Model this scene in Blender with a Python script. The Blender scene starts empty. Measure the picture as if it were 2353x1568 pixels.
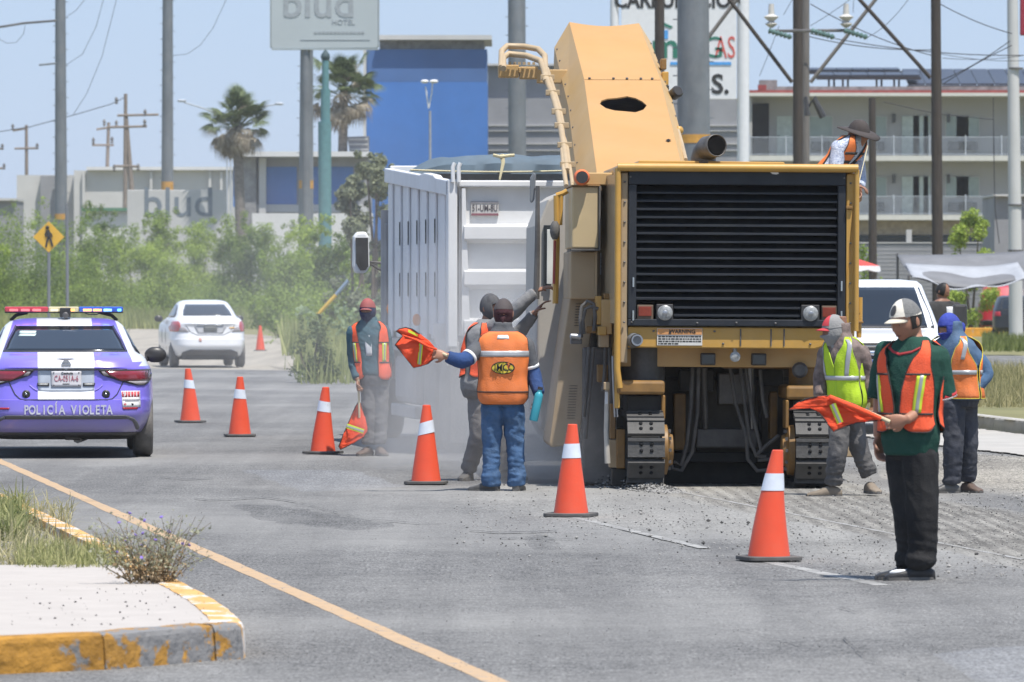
import bpy, bmesh, math, random
from math import sin, cos, pi, radians, sqrt, atan2
from mathutils import Vector, Matrix, Euler, noise
R_ = random.Random(7)
SC = bpy.context.scene
COL = SC.collection
# ---------------------------------------------------------------- camera
F, CX, HY, CH = 13072.0, 1176.5, 669.0, 1.71      # focal length in picture units, axis, horizon, eye height
cam = bpy.data.cameras.new('camera'); cam.sensor_width = 36; cam.lens = 200
cam.clip_start = 1; cam.clip_end = 6000
camo = bpy.data.objects.new('camera', cam); COL.objects.link(camo)
camo.location = (0, 0, CH); camo.rotation_euler = (radians(90) - math.atan((784 - HY) / F), 0, 0)
cam.dof.use_dof = True; cam.dof.focus_distance = 47; cam.dof.aperture_fstop = 9
SC.camera = camo
# ---------------------------------------------------------------- sky, sun, exposure
SUN = Vector((0.21, -0.29, 0.92)).normalized()
w = bpy.data.worlds.new("World"); SC.world = w; w.use_nodes = True
nt = w.node_tree; nt.nodes.clear()
sky = nt.nodes.new('ShaderNodeTexSky'); sky.sky_type = 'NISHITA'; sky.sun_disc = False
sky.sun_elevation = math.asin(SUN.z); sky.sun_rotation = atan2(SUN.x, SUN.y)
sky.altitude = 600; sky.air_density = 1.3; sky.dust_density = 0.6; sky.ozone_density = 2.5
bg = nt.nodes.new('ShaderNodeBackground'); bg.inputs[1].default_value = 0.10
wo = nt.nodes.new('ShaderNodeOutputWorld')
tint = nt.nodes.new('ShaderNodeMix'); tint.data_type = 'RGBA'; tint.inputs[0].default_value = .74; tint.inputs[7].default_value = (3.45, 4.75, 7.3, 1)   # thin milky haze over the whole sky
nt.links.new(sky.outputs[0], tint.inputs[6]); nt.links.new(tint.outputs[2], bg.inputs[0]); nt.links.new(bg.outputs[0], wo.inputs[0])
sl = bpy.data.lights.new('sun', 'SUN'); sl.energy = 5.0; sl.angle = radians(0.55); sl.color = (1, 0.955, 0.89)
so = bpy.data.objects.new('sun', sl); COL.objects.link(so)
so.rotation_euler = (-SUN).to_track_quat('-Z', 'Y').to_euler(); so.location = (0, 0, 60)
vs = SC.view_settings; SC.display_settings.display_device = 'sRGB'
vs.view_transform = 'Standard'; vs.look = 'None'; vs.gamma = 1; vs.use_curve_mapping = False
vs.exposure = 0.36
SC.cycles.max_bounces = 6; SC.cycles.volume_bounces = 1; SC.cycles.transparent_max_bounces = 12
SC.cycles.volume_step_rate = 2.0; SC.cycles.volume_max_steps = 128
SC.cycles.use_denoising = True
# ---------------------------------------------------------------- helpers
def P(x, y, d): return Vector(((x - CX) * d / F, d, CH - (y - HY) * d / F))
def G(x, y, z=0.0):
    d = F * (CH - z) / (y - HY)
    return Vector(((x - CX) * d / F, d, z))
def lerp(a, b, t): return a + (b - a) * t
def interp(tab, t):
    if t <= tab[0][0]: return tab[0][1:]
    for a, b in zip(tab, tab[1:]):
        if t <= b[0]:
            k = (t - a[0]) / (b[0] - a[0])
            return tuple(lerp(p, q, k) for p, q in zip(a[1:], b[1:]))
    return tab[-1][1:]
class MB:
    def __init__(s): s.v = []; s.f = []; s.m = []; s.s = []
    def add(s, vs, fs, mi=0, smooth=False, M=None):
        n = len(s.v)
        s.v += [tuple(M @ Vector(v)) if M else tuple(v) for v in vs]
        for f in fs: s.f.append([n + i for i in f]); s.m.append(mi); s.s.append(smooth)
        return s
    def box(s, x0, x1, y0, y1, z0, z1, mi=0, M=None):
        v = [(x, y, z) for z in (z0, z1) for y in (y0, y1) for x in (x0, x1)]
        return s.add(v, [(0, 2, 3, 1), (4, 5, 7, 6), (0, 1, 5, 4), (2, 6, 7, 3), (0, 4, 6, 2), (1, 3, 7, 5)], mi, False, M)
    def prism(s, poly, axis, a0, a1, mi=0, M=None):     # poly in the two other axes, extruded along axis
        def mk(p, a):
            if axis == 'y': return (p[0], a, p[1])
            if axis == 'x': return (a, p[0], p[1])
            return (p[0], p[1], a)
        n = len(poly); v = [mk(p, a0) for p in poly] + [mk(p, a1) for p in poly]
        f = [tuple(range(n)), tuple(range(2 * n - 1, n - 1, -1))] + [(i, i + n, (i + 1) % n + n, (i + 1) % n) for i in range(n)]
        return s.add(v, f, mi, False, M)
    def loft(s, rings, mi=0, caps=True, smooth=True, closed=True):
        n = len(rings[0]); v = [p for r in rings for p in r]; f = []
        for i in range(len(rings) - 1):
            for j in range(n if closed else n - 1):
                a, b = i * n + j, i * n + (j + 1) % n
                f.append((a, b, b + n, a + n))
        if caps and closed:
            f.append(tuple(range(n - 1, -1, -1))); k = (len(rings) - 1) * n; f.append(tuple(range(k, k + n)))
        return s.add(v, f, mi, smooth)
    def tube(s, pts, r, n=8, mi=0, cap=True, flat=1.0, up=None):
        pts = [Vector(p) for p in pts]; rs = r if isinstance(r, (list, tuple)) else [r] * len(pts)
        t0 = (pts[1] - pts[0]).normalized()
        u = Vector(up) if up else (Vector((0, 0, 1)) if abs(t0.z) < .9 else Vector((1, 0, 0)))
        u = (u - t0 * u.dot(t0)).normalized(); rings = []
        for i, p in enumerate(pts):
            t = (pts[min(i + 1, len(pts) - 1)] - pts[max(i - 1, 0)]).normalized()
            u = (u - t * u.dot(t)).normalized(); w_ = t.cross(u)
            rings.append([p + u * (cos(2 * pi * k / n) * rs[i] * flat) + w_ * (sin(2 * pi * k / n) * rs[i]) for k in range(n)])
        return s.loft(rings, mi, cap)
    def lathe(s, prof, n=20, M=None, mi=0, smooth=True):
        rings = [[Vector((r * cos(2 * pi * k / n), r * sin(2 * pi * k / n), z)) for k in range(n)] for r, z in prof]
        if M: rings = [[M @ p for p in q] for q in rings]
        return s.loft(rings, mi, True, smooth)
    def ball(s, c, r, n=10, mi=0):
        c = Vector(c); r = Vector(r) if not isinstance(r, (int, float)) else Vector((r, r, r)); rings = []
        for i in range(1, n):
            a = pi * i / n
            rings.append([c + Vector((r.x * sin(a) * cos(2 * pi * k / (2 * n)), r.y * sin(a) * sin(2 * pi * k / (2 * n)), -r.z * cos(a))) for k in range(2 * n)])
        return s.loft(rings, mi)
    def mesh(s, name, mats):
        me = bpy.data.meshes.new(name); me.from_pydata(s.v, [], s.f)
        for m in (mats if isinstance(mats, (list, tuple)) else [mats]): me.materials.append(m)
        if s.f:
            me.polygons.foreach_set('material_index', s.m); me.polygons.foreach_set('use_smooth', s.s)
        me.update(); return me
    def build(s, name, mats, parent=None, bevel=0, fix=True, seg=2, sharp=40):
        me = s.mesh(name, mats)
        if fix:
            bm = bmesh.new(); bm.from_mesh(me); bmesh.ops.recalc_face_normals(bm, faces=bm.faces); bm.to_mesh(me); bm.free()
        if any(s.s): me.set_sharp_from_angle(angle=radians(sharp))
        return link(name, me, parent, bevel, seg)
def link(name, me, parent=None, bevel=0, seg=2):
    o = bpy.data.objects.new(name, me); COL.objects.link(o)
    if parent: o.parent = parent
    if bevel:
        b = o.modifiers.new('Bevel', 'BEVEL'); b.width = bevel; b.segments = seg; b.limit_method = 'ANGLE'; b.angle_limit = radians(35)
    return o
def tag(o, label=None, cat=None, group=None, kind=None):
    for k, v in (('label', label), ('category', cat), ('group', group), ('kind', kind)):
        if v: o[k] = v
    return o
def thing(name, label, cat, loc=(0, 0, 0), rz=0, group=None):
    o = bpy.data.objects.new(name, None); COL.objects.link(o); o.empty_display_size = .2
    o.location = loc; o.rotation_euler = (0, 0, rz); return tag(o, label, cat, group)
def dup(root, loc=None, rz=None, label=None, parent=None):
    kids = list(root.children); c = root.copy(); COL.objects.link(c)
    if parent: c.parent = parent
    if loc is not None: c.location = loc
    if rz is not None: c.rotation_euler = (0, 0, rz)
    if label: c['label'] = label
    for k in kids: dup(k, parent=c)
    return c
def bake(o):
    dg = bpy.context.evaluated_depsgraph_get()
    me = bpy.data.meshes.new_from_object(o.evaluated_get(dg)); o.modifiers.clear(); o.data = me; return o
def text(s, size, m, parent, loc, rot=(pi / 2, 0, 0), ext=.002, sx=1.0, bold=0.0, name='lettering', align='CENTER'):
    cu = bpy.data.curves.new(name, 'FONT'); cu.body = s; cu.size = size; cu.align_x = align; cu.align_y = 'CENTER'
    cu.extrude = ext; cu.offset = bold; cu.resolution_u = 3; cu.materials.append(m)
    o = bpy.data.objects.new(name, cu); COL.objects.link(o)
    dg = bpy.context.evaluated_depsgraph_get(); me = bpy.data.meshes.new_from_object(o.evaluated_get(dg)); bpy.data.objects.remove(o); bpy.data.curves.remove(cu)
    o = bpy.data.objects.new(name, me); COL.objects.link(o)
    o.parent = parent; o.location = loc; o.rotation_euler = rot; o.scale = (sx, 1, 1); return o
# ---------------------------------------------------------------- materials
def nodes(name):
    m = bpy.data.materials.new(name); m.use_nodes = True; n = m.node_tree
    return m, n, n.nodes['Principled BSDF']
def M(name, col, rough=.6, metal=0, var=.14, scale=5., bump=0., bs=60., spec=.4, dust=0., dcol=(.42, .39, .35), dscale=2.2, coat=0., wear=None, wcol=(.2, .2, .2), stretch=(1, 1, 1)):
    m, n, b = nodes(name); N = n.nodes; L = n.links
    tc = N.new('ShaderNodeTexCoord'); mp = N.new('ShaderNodeMapping'); mp.inputs['Scale'].default_value = stretch
    L.new(tc.outputs['Object'], mp.inputs[0])
    ns = N.new('ShaderNodeTexNoise'); ns.inputs['Scale'].default_value = scale; ns.inputs['Detail'].default_value = 6; ns.inputs['Roughness'].default_value = .62
    L.new(mp.outputs[0], ns.inputs[0])
    rp = N.new('ShaderNodeValToRGB'); rp.color_ramp.elements[0].position = .3; rp.color_ramp.elements[1].position = .7
    rp.color_ramp.elements[0].color = (*[c * (1 - var) for c in col], 1); rp.color_ramp.elements[1].color = (*[min(1, c * (1 + var)) for c in col], 1)
    L.new(ns.outputs[0], rp.inputs[0]); out = rp.outputs[0]
    def mixin(fac, c2, out):
        mx = N.new('ShaderNodeMix'); mx.data_type = 'RGBA'; L.new(fac, mx.inputs[0]); L.new(out, mx.inputs[6]); mx.inputs[7].default_value = (*c2, 1)
        return mx.outputs[2]
    if dust:
        n2 = N.new('ShaderNodeTexNoise'); n2.inputs['Scale'].default_value = dscale; n2.inputs['Detail'].default_value = 8; n2.inputs['Roughness'].default_value = .7
        L.new(tc.outputs['Object'], n2.inputs[0])
        mr = N.new('ShaderNodeMapRange'); mr.inputs[1].default_value = .35; mr.inputs[2].default_value = .75; mr.inputs[3].default_value = dust * .35; mr.inputs[4].default_value = min(1, dust * 1.5)
        L.new(n2.outputs[0], mr.inputs[0]); out = mixin(mr.outputs[0], dcol, out)
    if wear:
        n3 = N.new('ShaderNodeTexNoise'); n3.inputs['Scale'].default_value = wear[0]; n3.inputs['Detail'].default_value = 9; n3.inputs['Roughness'].default_value = .65
        L.new(mp.outputs[0], n3.inputs[0])
        mr = N.new('ShaderNodeMapRange'); mr.inputs[1].default_value = wear[1] - .02; mr.inputs[2].default_value = wear[1] + .02
        L.new(n3.outputs[0], mr.inputs[0]); out = mixin(mr.outputs[0], wcol, out)
    L.new(out, b.inputs['Base Color'])
    b.inputs['Roughness'].default_value = rough; b.inputs['Metallic'].default_value = metal
    b.inputs['Specular IOR Level'].default_value = spec; b.inputs['Coat Weight'].default_value = coat; b.inputs['Coat Roughness'].default_value = .08
    if bump:
        n4 = N.new('ShaderNodeTexNoise'); n4.inputs['Scale'].default_value = bs; n4.inputs['Detail'].default_value = 5
        L.new(mp.outputs[0], n4.inputs[0])
        bp = N.new('ShaderNodeBump'); bp.inputs['Strength'].default_value = bump; bp.inputs['Distance'].default_value = .02
        L.new(n4.outputs[0], bp.inputs['Height']); L.new(bp.outputs[0], b.inputs['Normal'])
    return m
def leafmat(name, c1, c2, scale=.9, trans=.45):
    m, n, b = nodes(name); N = n.nodes; L = n.links
    tc = N.new('ShaderNodeTexCoord'); ns = N.new('ShaderNodeTexNoise'); ns.inputs['Scale'].default_value = scale; ns.inputs['Detail'].default_value = 4
    L.new(tc.outputs['Object'], ns.inputs[0])
    g = N.new('ShaderNodeNewGeometry'); ad = N.new('ShaderNodeMath'); ad.operation = 'MULTIPLY_ADD'; ad.inputs[1].default_value = .5
    L.new(g.outputs['Random Per Island'], ad.inputs[0]); L.new(ns.outputs[0], ad.inputs[2])
    rp = N.new('ShaderNodeValToRGB'); rp.color_ramp.elements[0].position = .45; rp.color_ramp.elements[1].position = 1.0
    rp.color_ramp.elements[0].color = (*c1, 1); rp.color_ramp.elements[1].color = (*c2, 1); L.new(ad.outputs[0], rp.inputs[0])
    L.new(rp.outputs[0], b.inputs['Base Color']); b.inputs['Roughness'].default_value = .6; b.inputs['Specular IOR Level'].default_value = .25
    t = N.new('ShaderNodeBsdfTranslucent'); L.new(rp.outputs[0], t.inputs[0])
    mx = N.new('ShaderNodeMixShader'); mx.inputs[0].default_value = trans
    L.new(b.outputs[0], mx.inputs[1]); L.new(t.outputs[0], mx.inputs[2]); L.new(mx.outputs[0], N['Material Output'].inputs[0]); return m
def glow(name, col, e):
    m, n, b = nodes(name); b.inputs['Base Color'].default_value = (*col, 1); b.inputs['Emission Color'].default_value = (*col, 1); b.inputs['Emission Strength'].default_value = e; return m
def glass(name, col, rough=.05):
    m, n, b = nodes(name); N = n.nodes; L = n.links
    tc = N.new('ShaderNodeTexCoord'); ns = N.new('ShaderNodeTexNoise'); ns.inputs['Scale'].default_value = 1.5; L.new(tc.outputs['Object'], ns.inputs[0])
    mr = N.new('ShaderNodeMapRange'); mr.inputs[3].default_value = rough; mr.inputs[4].default_value = rough + .12; L.new(ns.outputs[0], mr.inputs[0]); L.new(mr.outputs[0], b.inputs['Roughness'])
    b.inputs['Base Color'].default_value = (*col, 1); b.inputs['Specular IOR Level'].default_value = .7; return m
MT = {}
def mk(name, *a, **k): MT[name] = M(name, *a, **k)
mk('black_rubber', (.022, .022, .024), .75, var=.3, dust=.25, bump=.2)
mk('dark_steel', (.05, .05, .055), .5, .3, dust=.3, scale=8)
mk('steel', (.35, .36, .38), .4, .8, dust=.1)
mk('galvanised', (.145, .165, .185), .6, .25, var=.3, scale=1.2, dust=.15, stretch=(1, 1, .3))
mk('concrete', (.46, .45, .43), .85, var=.12, scale=3, bump=.3, bs=30)
mk('concrete_dark', (.22, .215, .21), .9, var=.2, scale=2, bump=.3, bs=25)
mk('wood_pole', (.05, .04, .033), .85, var=.35, scale=6, bump=.5, bs=14, stretch=(4, 4, .3))
mk('wood_pole_grey', (.15, .137, .125), .85, var=.25, scale=6, bump=.5, bs=14, stretch=(4, 4, .3))
mk('white_paint', (.74, .74, .73), .45, var=.05, dust=.12)
mk('white_dirty', (.70, .705, .71), .5, var=.06, scale=3, dust=.2, dcol=(.42, .40, .37), dscale=1.6)
mk('wire', (.03, .03, .035), .6)
mk('chrome', (.6, .61, .63), .15, 1, var=.05)
mk('black_plastic', (.018, .018, .02), .4, var=.15, dust=.08)
# ================================================================ SETTING
def asphaltmat(name, c1, c2, dustc, dust, grain=.5, stretch=(1, 1, 1), ridge=0, under=None):
    m, n, b = nodes(name); N = n.nodes; L = n.links
    tc = N.new('ShaderNodeTexCoord')
    def ramp(f, a, b_, ca, cb):
        r = N.new('ShaderNodeValToRGB'); r.color_ramp.elements[0].position = a; r.color_ramp.elements[1].position = b_
        r.color_ramp.elements[0].color = (*ca, 1); r.color_ramp.elements[1].color = (*cb, 1); L.new(f, r.inputs[0]); return r.outputs[0]
    def mix(f, a, b_, mode='MIX', fac=None):
        x = N.new('ShaderNodeMix'); x.data_type = 'RGBA'; x.blend_type = mode
        if f is None: x.inputs[0].default_value = fac
        else: L.new(f, x.inputs[0])
        L.new(a, x.inputs[6]); L.new(b_, x.inputs[7]); return x.outputs[2]
    def chain(c1, c2, dustc, dust, grain, stretch, ridge):
        mp = N.new('ShaderNodeMapping'); mp.inputs['Rotation'].default_value = (0, 0, radians(-8.85)); mp.inputs['Scale'].default_value = stretch
        L.new(tc.outputs['Object'], mp.inputs[0])
        def no(sc, det=6, ro=.6, src=mp):
            x = N.new('ShaderNodeTexNoise'); x.inputs['Scale'].default_value = sc; x.inputs['Detail'].default_value = det; x.inputs['Roughness'].default_value = ro
            L.new(src.outputs[0] if src is not None else tc.outputs['Object'], x.inputs[0]); return x.outputs[0]
        base = ramp(no(.35, 8, .7), .35, .68, c1, c2)
        mg = N.new('ShaderNodeMapping'); mg.inputs['Scale'].default_value = (1, .3, 1); L.new(tc.outputs['Object'], mg.inputs[0])
        g = ramp(no(55, 3, .8, mg), .38, .62, (1 - grain,) * 3, (1 + grain * .6,) * 3)
        g2 = ramp(no(9, 4, .8), .4, .6, (1 - grain * .45,) * 3, (1 + grain * .3,) * 3)
        base = mix(None, base, g, 'MULTIPLY', 1.0); base = mix(None, base, g2, 'MULTIPLY', 1.0)
        dn = ramp(no(.16, 9, .68, None), .42, .62, (0, 0, 0), (dust,) * 3)
        dc = N.new('ShaderNodeRGB'); dc.outputs[0].default_value = (*dustc, 1)
        base = mix(dn, base, dc.outputs[0])
        st = N.new('ShaderNodeMapping'); st.inputs['Rotation'].default_value = (0, 0, radians(-8.85)); st.inputs['Scale'].default_value = (1.1, .035, 1); L.new(tc.outputs['Object'], st.inputs[0])      # wheel tracks
        base = mix(None, base, ramp(no(1.6, 4, .6, st), .38, .62, (.86, .86, .86), (1.07, 1.07, 1.06)), 'MULTIPLY', 1.0)
        if ridge:
            wv = N.new('ShaderNodeTexWave'); wv.bands_direction = 'X'; wv.inputs['Scale'].default_value = ridge; wv.inputs['Distortion'].default_value = 6; wv.inputs['Detail'].default_value = 5; wv.inputs['Detail Scale'].default_value = .6
            L.new(mp.outputs[0], wv.inputs[0]); base = mix(None, base, ramp(wv.outputs[1], .2, .8, (.74, .72, .70), (1.12, 1.11, 1.08)), 'MULTIPLY', .7)
        return base, no
    base, no = chain(c1, c2, dustc, dust, grain, stretch, ridge)
    if under:                                                # the layer thins out raggedly into what lies under it
        b0, _ = chain(*under, (1, 1, 1), 0); at = N.new('ShaderNodeAttribute'); at.attribute_name = 'fade'
        a = N.new('ShaderNodeMath'); a.operation = 'ADD'; L.new(at.outputs['Fac'], a.inputs[0]); L.new(no(2.6, 10, .75, None), a.inputs[1])
        mr = N.new('ShaderNodeMapRange'); mr.inputs[1].default_value = .72; mr.inputs[2].default_value = 1.25; L.new(a.outputs[0], mr.inputs[0]); base = mix(mr.outputs[0], b0, base)
    L.new(base, b.inputs['Base Color']); b.inputs['Roughness'].default_value = .92; b.inputs['Specular IOR Level'].default_value = .15
    bp = N.new('ShaderNodeBump'); bp.inputs['Strength'].default_value = .35; bp.inputs['Distance'].default_value = .015
    L.new(no(45, 4, .7), bp.inputs['Height']); L.new(bp.outputs[0], b.inputs['Normal']); return m
def sheet(name, pts, z, m, kind='structure', jag=0, seed=1):
    rr = random.Random(seed); pts = [Vector(p) for p in pts]
    if jag:
        q = []
        for a, b in zip(pts, pts[1:] + pts[:1]):
            k = max(1, int((b - a).length / (jag * 2.5))); k = min(k, 60)
            for i in range(k): q.append(a.lerp(b, i / k) + (Vector((rr.uniform(-1, 1), rr.uniform(-1, 1), 0)) * jag if i else Vector()))
        pts = q
    mb = MB(); mb.add([(p[0], p[1], z) for p in pts], [tuple(range(len(pts)))])
    o = mb.build(name, m)
    if o.data.polygons[0].normal.z < 0: o.data.flip_normals()
    return tag(o, kind=kind)
def fade_sheet(name, pts, z, m, w_=.45, c=.25):
    # a scatter of dust or millings that thins out raggedly towards its rim: one grid, faded by the distance to the rim
    pts = [(p[0], p[1]) for p in pts]; ed = list(zip(pts, pts[1:] + pts[:1]))
    def sd(x, y):
        ins = False; best = 1e9
        for (ax, ay), (bx, by) in ed:
            if (ay > y) != (by > y) and x < (bx - ax) * (y - ay) / (by - ay) + ax: ins = not ins
            dx, dy = bx - ax, by - ay; t = max(0, min(1, ((x - ax) * dx + (y - ay) * dy) / (dx * dx + dy * dy))); best = min(best, (x - ax - dx * t) ** 2 + (y - ay - dy * t) ** 2)
        return sqrt(best) * (1 if ins else -1)
    x0, x1 = min(p[0] for p in pts) - c, max(p[0] for p in pts) + c; y0, y1 = min(p[1] for p in pts) - c, max(p[1] for p in pts) + c
    nx, ny = int((x1 - x0) / c) + 2, int((y1 - y0) / (c * 2)) + 2; V_ = []; D = []
    for j in range(ny):
        for i in range(nx): x, y = x0 + i * c, y0 + j * c * 2; V_.append((x, y, z)); D.append(sd(x, y))
    f = []
    for j in range(ny - 1):
        for i in range(nx - 1):
            q = (j * nx + i, j * nx + i + 1, (j + 1) * nx + i + 1, (j + 1) * nx + i)
            if max(D[k] for k in q) > 0: f.append(q)
    use = sorted({k for q in f for k in q}); ix = {k: n for n, k in enumerate(use)}; mb = MB(); mb.add([V_[k] for k in use], [tuple(ix[k] for k in q) for q in f])
    
    for n, k in enumerate(use): mb.v[n] = (mb.v[n][0], mb.v[n][1], lerp(-.010, z, max(0.0, min(1.0, D[k] / .35))))
    me = mb.mesh(name, m); at = me.attributes.new('fade', 'FLOAT', 'POINT'); at.data.foreach_set('value', [max(0.0, min(1.0, D[k] / w_)) for k in use]); me.update(); return tag(link(name, me), kind='structure')
def gp(*xy): return [G(x, y) for x, y in xy]
ASPH = ((.15, .148, .146), (.20, .197, .193), (.25, .245, .235), .65, .55); DUST = ((.20, .195, .185), (.262, .255, .242), (.295, .287, .27), .6, .4)
m_asph = asphaltmat('asphalt', *ASPH)
m_mill = asphaltmat('milled', (.16, .151, .138), (.26, .249, .23), (.30, .29, .268), .6, .8, (1, .10, 1), 2.2, under=DUST)
m_dust = asphaltmat('dusty', *DUST, under=ASPH)
m_dirt = asphaltmat('dirt', (.30, .27, .23), (.38, .35, .30), (.33, .30, .25), .5, .3)
m_gravel = asphaltmat('gravel', (.22, .205, .18), (.34, .32, .285), (.36, .34, .30), .5, 1.0, under=DUST)
m_soil = asphaltmat('soil', (.22, .205, .18), (.34, .32, .285), (.36, .34, .30), .5, 1.0)
m_grassg = M('grass_ground', (.115, .125, .045), .95, var=.4, scale=.6, dust=.5, dcol=(.26, .22, .11), dscale=.25, bump=.3, bs=8)
mb = MB(); mb.add([(-1500, -60, -.03), (1500, -60, -.03), (1500, 3000, -.03), (-1500, 3000, -.03)], [(0, 1, 2, 3)])
tag(mb.build('ground', m_grassg), kind='structure')
sheet('dirt_road', gp((-900, 770), (-200, 757), (300, 753), (480, 762), (640, 772), (900, 785), (1200, 800), (1560, 830), (2300, 862), (2300, 930), (-1500, 930)), -.012, m_dirt, jag=.5)
sheet('road', [(-9, 12, 0), (9, 12, 0), G(2800, 1080), G(2353, 1040), G(2150, 1018), G(1900, 990), G(1500, 930), G(900, 885), G(680, 852), G(300, 846), G(-1200, 846), (-25, 60, 0)], 0, m_asph, jag=.12)
sheet('far_road', gp((1500, 812), (2353, 818), (3000, 822), (3000, 880), (2353, 866), (1500, 850)), .0, m_asph)
fade_sheet('dusty_strip', gp((1080, 1105), (1500, 1112), (2353, 1120), (2353, 1480), (2000, 1350), (1480, 1235), (1180, 1205), (900, 1150), (960, 1120)), .005, m_dust, 1.1)
fade_sheet('milled_strip', gp((1385, 1112), (1990, 1108), (2800, 1245), (2800, 1405), (2353, 1322), (2000, 1255), (1560, 1165), (1410, 1130)), .010, m_mill, .6)
fade_sheet('gravel_shoulder', gp((1960, 1030), (2160, 1034), (2353, 1048), (2800, 1075), (2800, 1230), (2353, 1150), (1990, 1100)), .014, m_gravel, .7)
m_pave = M('old_concrete', (.33, .32, .30), .9, var=.15, scale=1.2, bump=.2, dust=.4)
sheet('pavement', gp((1900, 955), (2150, 976), (2353, 1002), (2800, 1062), (2800, 1090), (2353, 1050), (2290, 1042), (2150, 1026), (1900, 995)), .018, m_pave, jag=.06, seed=3)
m_patch = asphaltmat('patch', (.185, .188, .195), (.225, .227, .232), (.26, .256, .25), .5, .5, under=ASPH); m_patch2 = asphaltmat('patch_dark', (.115, .115, .116), (.16, .158, .156), (.2, .196, .19), .5, .9, under=ASPH)
for nm, q, mm_ in (('road_patch', ((1985, 1490), (2500, 1470), (2700, 1640), (2180, 1640)), m_patch), ('road_patch', ((470, 1075), (880, 1080), (1010, 1120), (640, 1140)), m_patch), ('road_patch', ((430, 1150), (700, 1158), (1000, 1205), (900, 1240), (520, 1200)), m_patch2), ('road_patch', ((1080, 1224), (1320, 1222), (1420, 1262), (1150, 1275)), m_patch2)): fade_sheet(nm, gp(*q), .0035, mm_, .5)
# painted lines
m_yel = M('yellow_line_paint', (.46, .295, .145), .8, var=.1, scale=6, dust=.35, dcol=(.3, .27, .24), dscale=9, wear=(14, .60), wcol=(.22, .21, .20))
m_wht = M('white_line_paint', (.34, .335, .32), .85, var=.1, dust=.5, dcol=(.27, .265, .25), dscale=9, wear=(6, .50), wcol=(.22, .215, .205))
m_wht2 = M('chalk_line', (.33, .325, .315), .9, var=.1, dust=.5, dcol=(.25, .24, .225), dscale=9, wear=(3, .47), wcol=(.235, .226, .21))
A_ = Vector((-.1539, .9881, 0)); B_ = Vector((.9881, .1539, 0))
def stripe(name, p0, p1, w_, m, z=.0018, jag=.006):
    d = (p1 - p0); L_ = d.length; d.normalize(); s = Vector((d.y, -d.x, 0)); k = int(L_ / .35) + 2; l, r = [], []
    for i in range(k):
        p = p0 + d * (L_ * i / (k - 1)); l.append(p - s * (w_ / 2 + R_.uniform(-jag, jag))); r.append(p + s * (w_ / 2 + R_.uniform(-jag, jag)))
    mb = MB(); mb.loft([[(*a.xy, z), (*b.xy, z)] for a, b in zip(l, r)], caps=False, smooth=False, closed=False)
    return tag(mb.build(name, m), kind='structure')
stripe('yellow_line', G(1190, 1590), G(-500, 838), .112, m_yel)
stripe('white_line', G(2030, 1346), G(1770, 1293), .10, m_wht)
stripe('white_line', G(1620, 1262), G(1312, 1189), .08, m_wht, .0064)
stripe('white_line', G(2353, 1290), G(1560, 1133), .045, m_wht2, .012)
# cracks and lips in the asphalt, plus one cast shadow painted as a dark strip
cr = MB()
for pts, wd in (([(445, 1148), (480, 1152), (540, 1150), (600, 1146), (640, 1150), (690, 1158)], .10), ([(690, 1158), (760, 1178), (840, 1196), (960, 1206), (1020, 1207)], .05),
                ([(370, 1098), (420, 1104), (500, 1102)], .10), ([(1080, 1222), (1140, 1227), (1220, 1226), (1290, 1222)], .10), ([(1150, 1240), (1230, 1240), (1330, 1243)], .05),
                ([(620, 842), (650, 848), (700, 850)], .5), ([(540, 858), (590, 861), (640, 858)], .4), ([(1990, 1522), (2050, 1540), (2120, 1568), (2180, 1590)], .03), ([(1940, 1470), (1990, 1522)], .012), ([(120, 1150), (300, 1156), (445, 1148)], .03), ([(880, 1120), (1000, 1122), (1110, 1126)], .03),
                ([(1790, 1334), (1900, 1337), (2010, 1334)], .03), ([(1840, 1385), (1930, 1400), (2000, 1420)], .015), ([(1700, 1450), (1850, 1490), (1990, 1500), (2200, 1510)], .012)):  # first strip here: cast shadow of the flagger and flag, painted dark
    g = gp(*pts); q = []
    for a, b in zip(g, g[1:]):
        for i in range(8): q.append(a.lerp(b, i / 8))
    rows = [[(p.x, p.y - wd * R_.uniform(.1, .6), .0125), (p.x + R_.uniform(-.01, .01), p.y + wd * R_.uniform(.1, .6), .0125)] for p in q]
    cr.loft(rows, caps=False, smooth=False, closed=False)
tag(cr.build('road_cracks_and_shadow', M('crack_and_shadow_dark', (.06, .06, .06), .95, var=.4, scale=30)), kind='structure')
# loose stones lying about
def octa(mb, c, r, rr):
    v = [Vector(c) + Vector((dx * r * rr.uniform(.6, 1.3), dy * r * rr.uniform(.6, 1.3), dz * r * rr.uniform(.5, .9))) for dx, dy, dz in ((1, 0, 0), (-1, 0, 0), (0, 1, 0), (0, -1, 0), (0, 0, 1), (0, 0, -1))]
    mb.add(v, [(0, 2, 4), (2, 1, 4), (1, 3, 4), (3, 0, 4), (2, 0, 5), (1, 2, 5), (3, 1, 5), (0, 3, 5)])
st = MB(); st2 = MB()
for i in range(5200):
    u = R_.random()
    if u < .45: p = G(R_.uniform(1040, 2480), R_.gauss(1190, 55))
    elif u < .8:
        y = R_.uniform(1115, 1330); p = G(R_.uniform(max(1380, 1480 + (y - 1150) * 4.4 - 300), 2450), y)
    else: p = G(R_.uniform(1900, 2450), R_.uniform(1030, 1180))
    if p.y < 24 or p.y > 70: continue
    octa(st if R_.random() < .24 else st2, (p.x, p.y, .014), R_.choice((.003, .004, .005, .006, .009)) * (1.8 if R_.random() < .04 else 1), R_)
for i in range(2600):
    p = G(R_.uniform(0, 2353), 1130 + 440 * R_.random() ** .8); octa(st if R_.random() < .2 else st2, (p.x, p.y, .004), R_.choice((.002, .003, .004)), R_)
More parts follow.
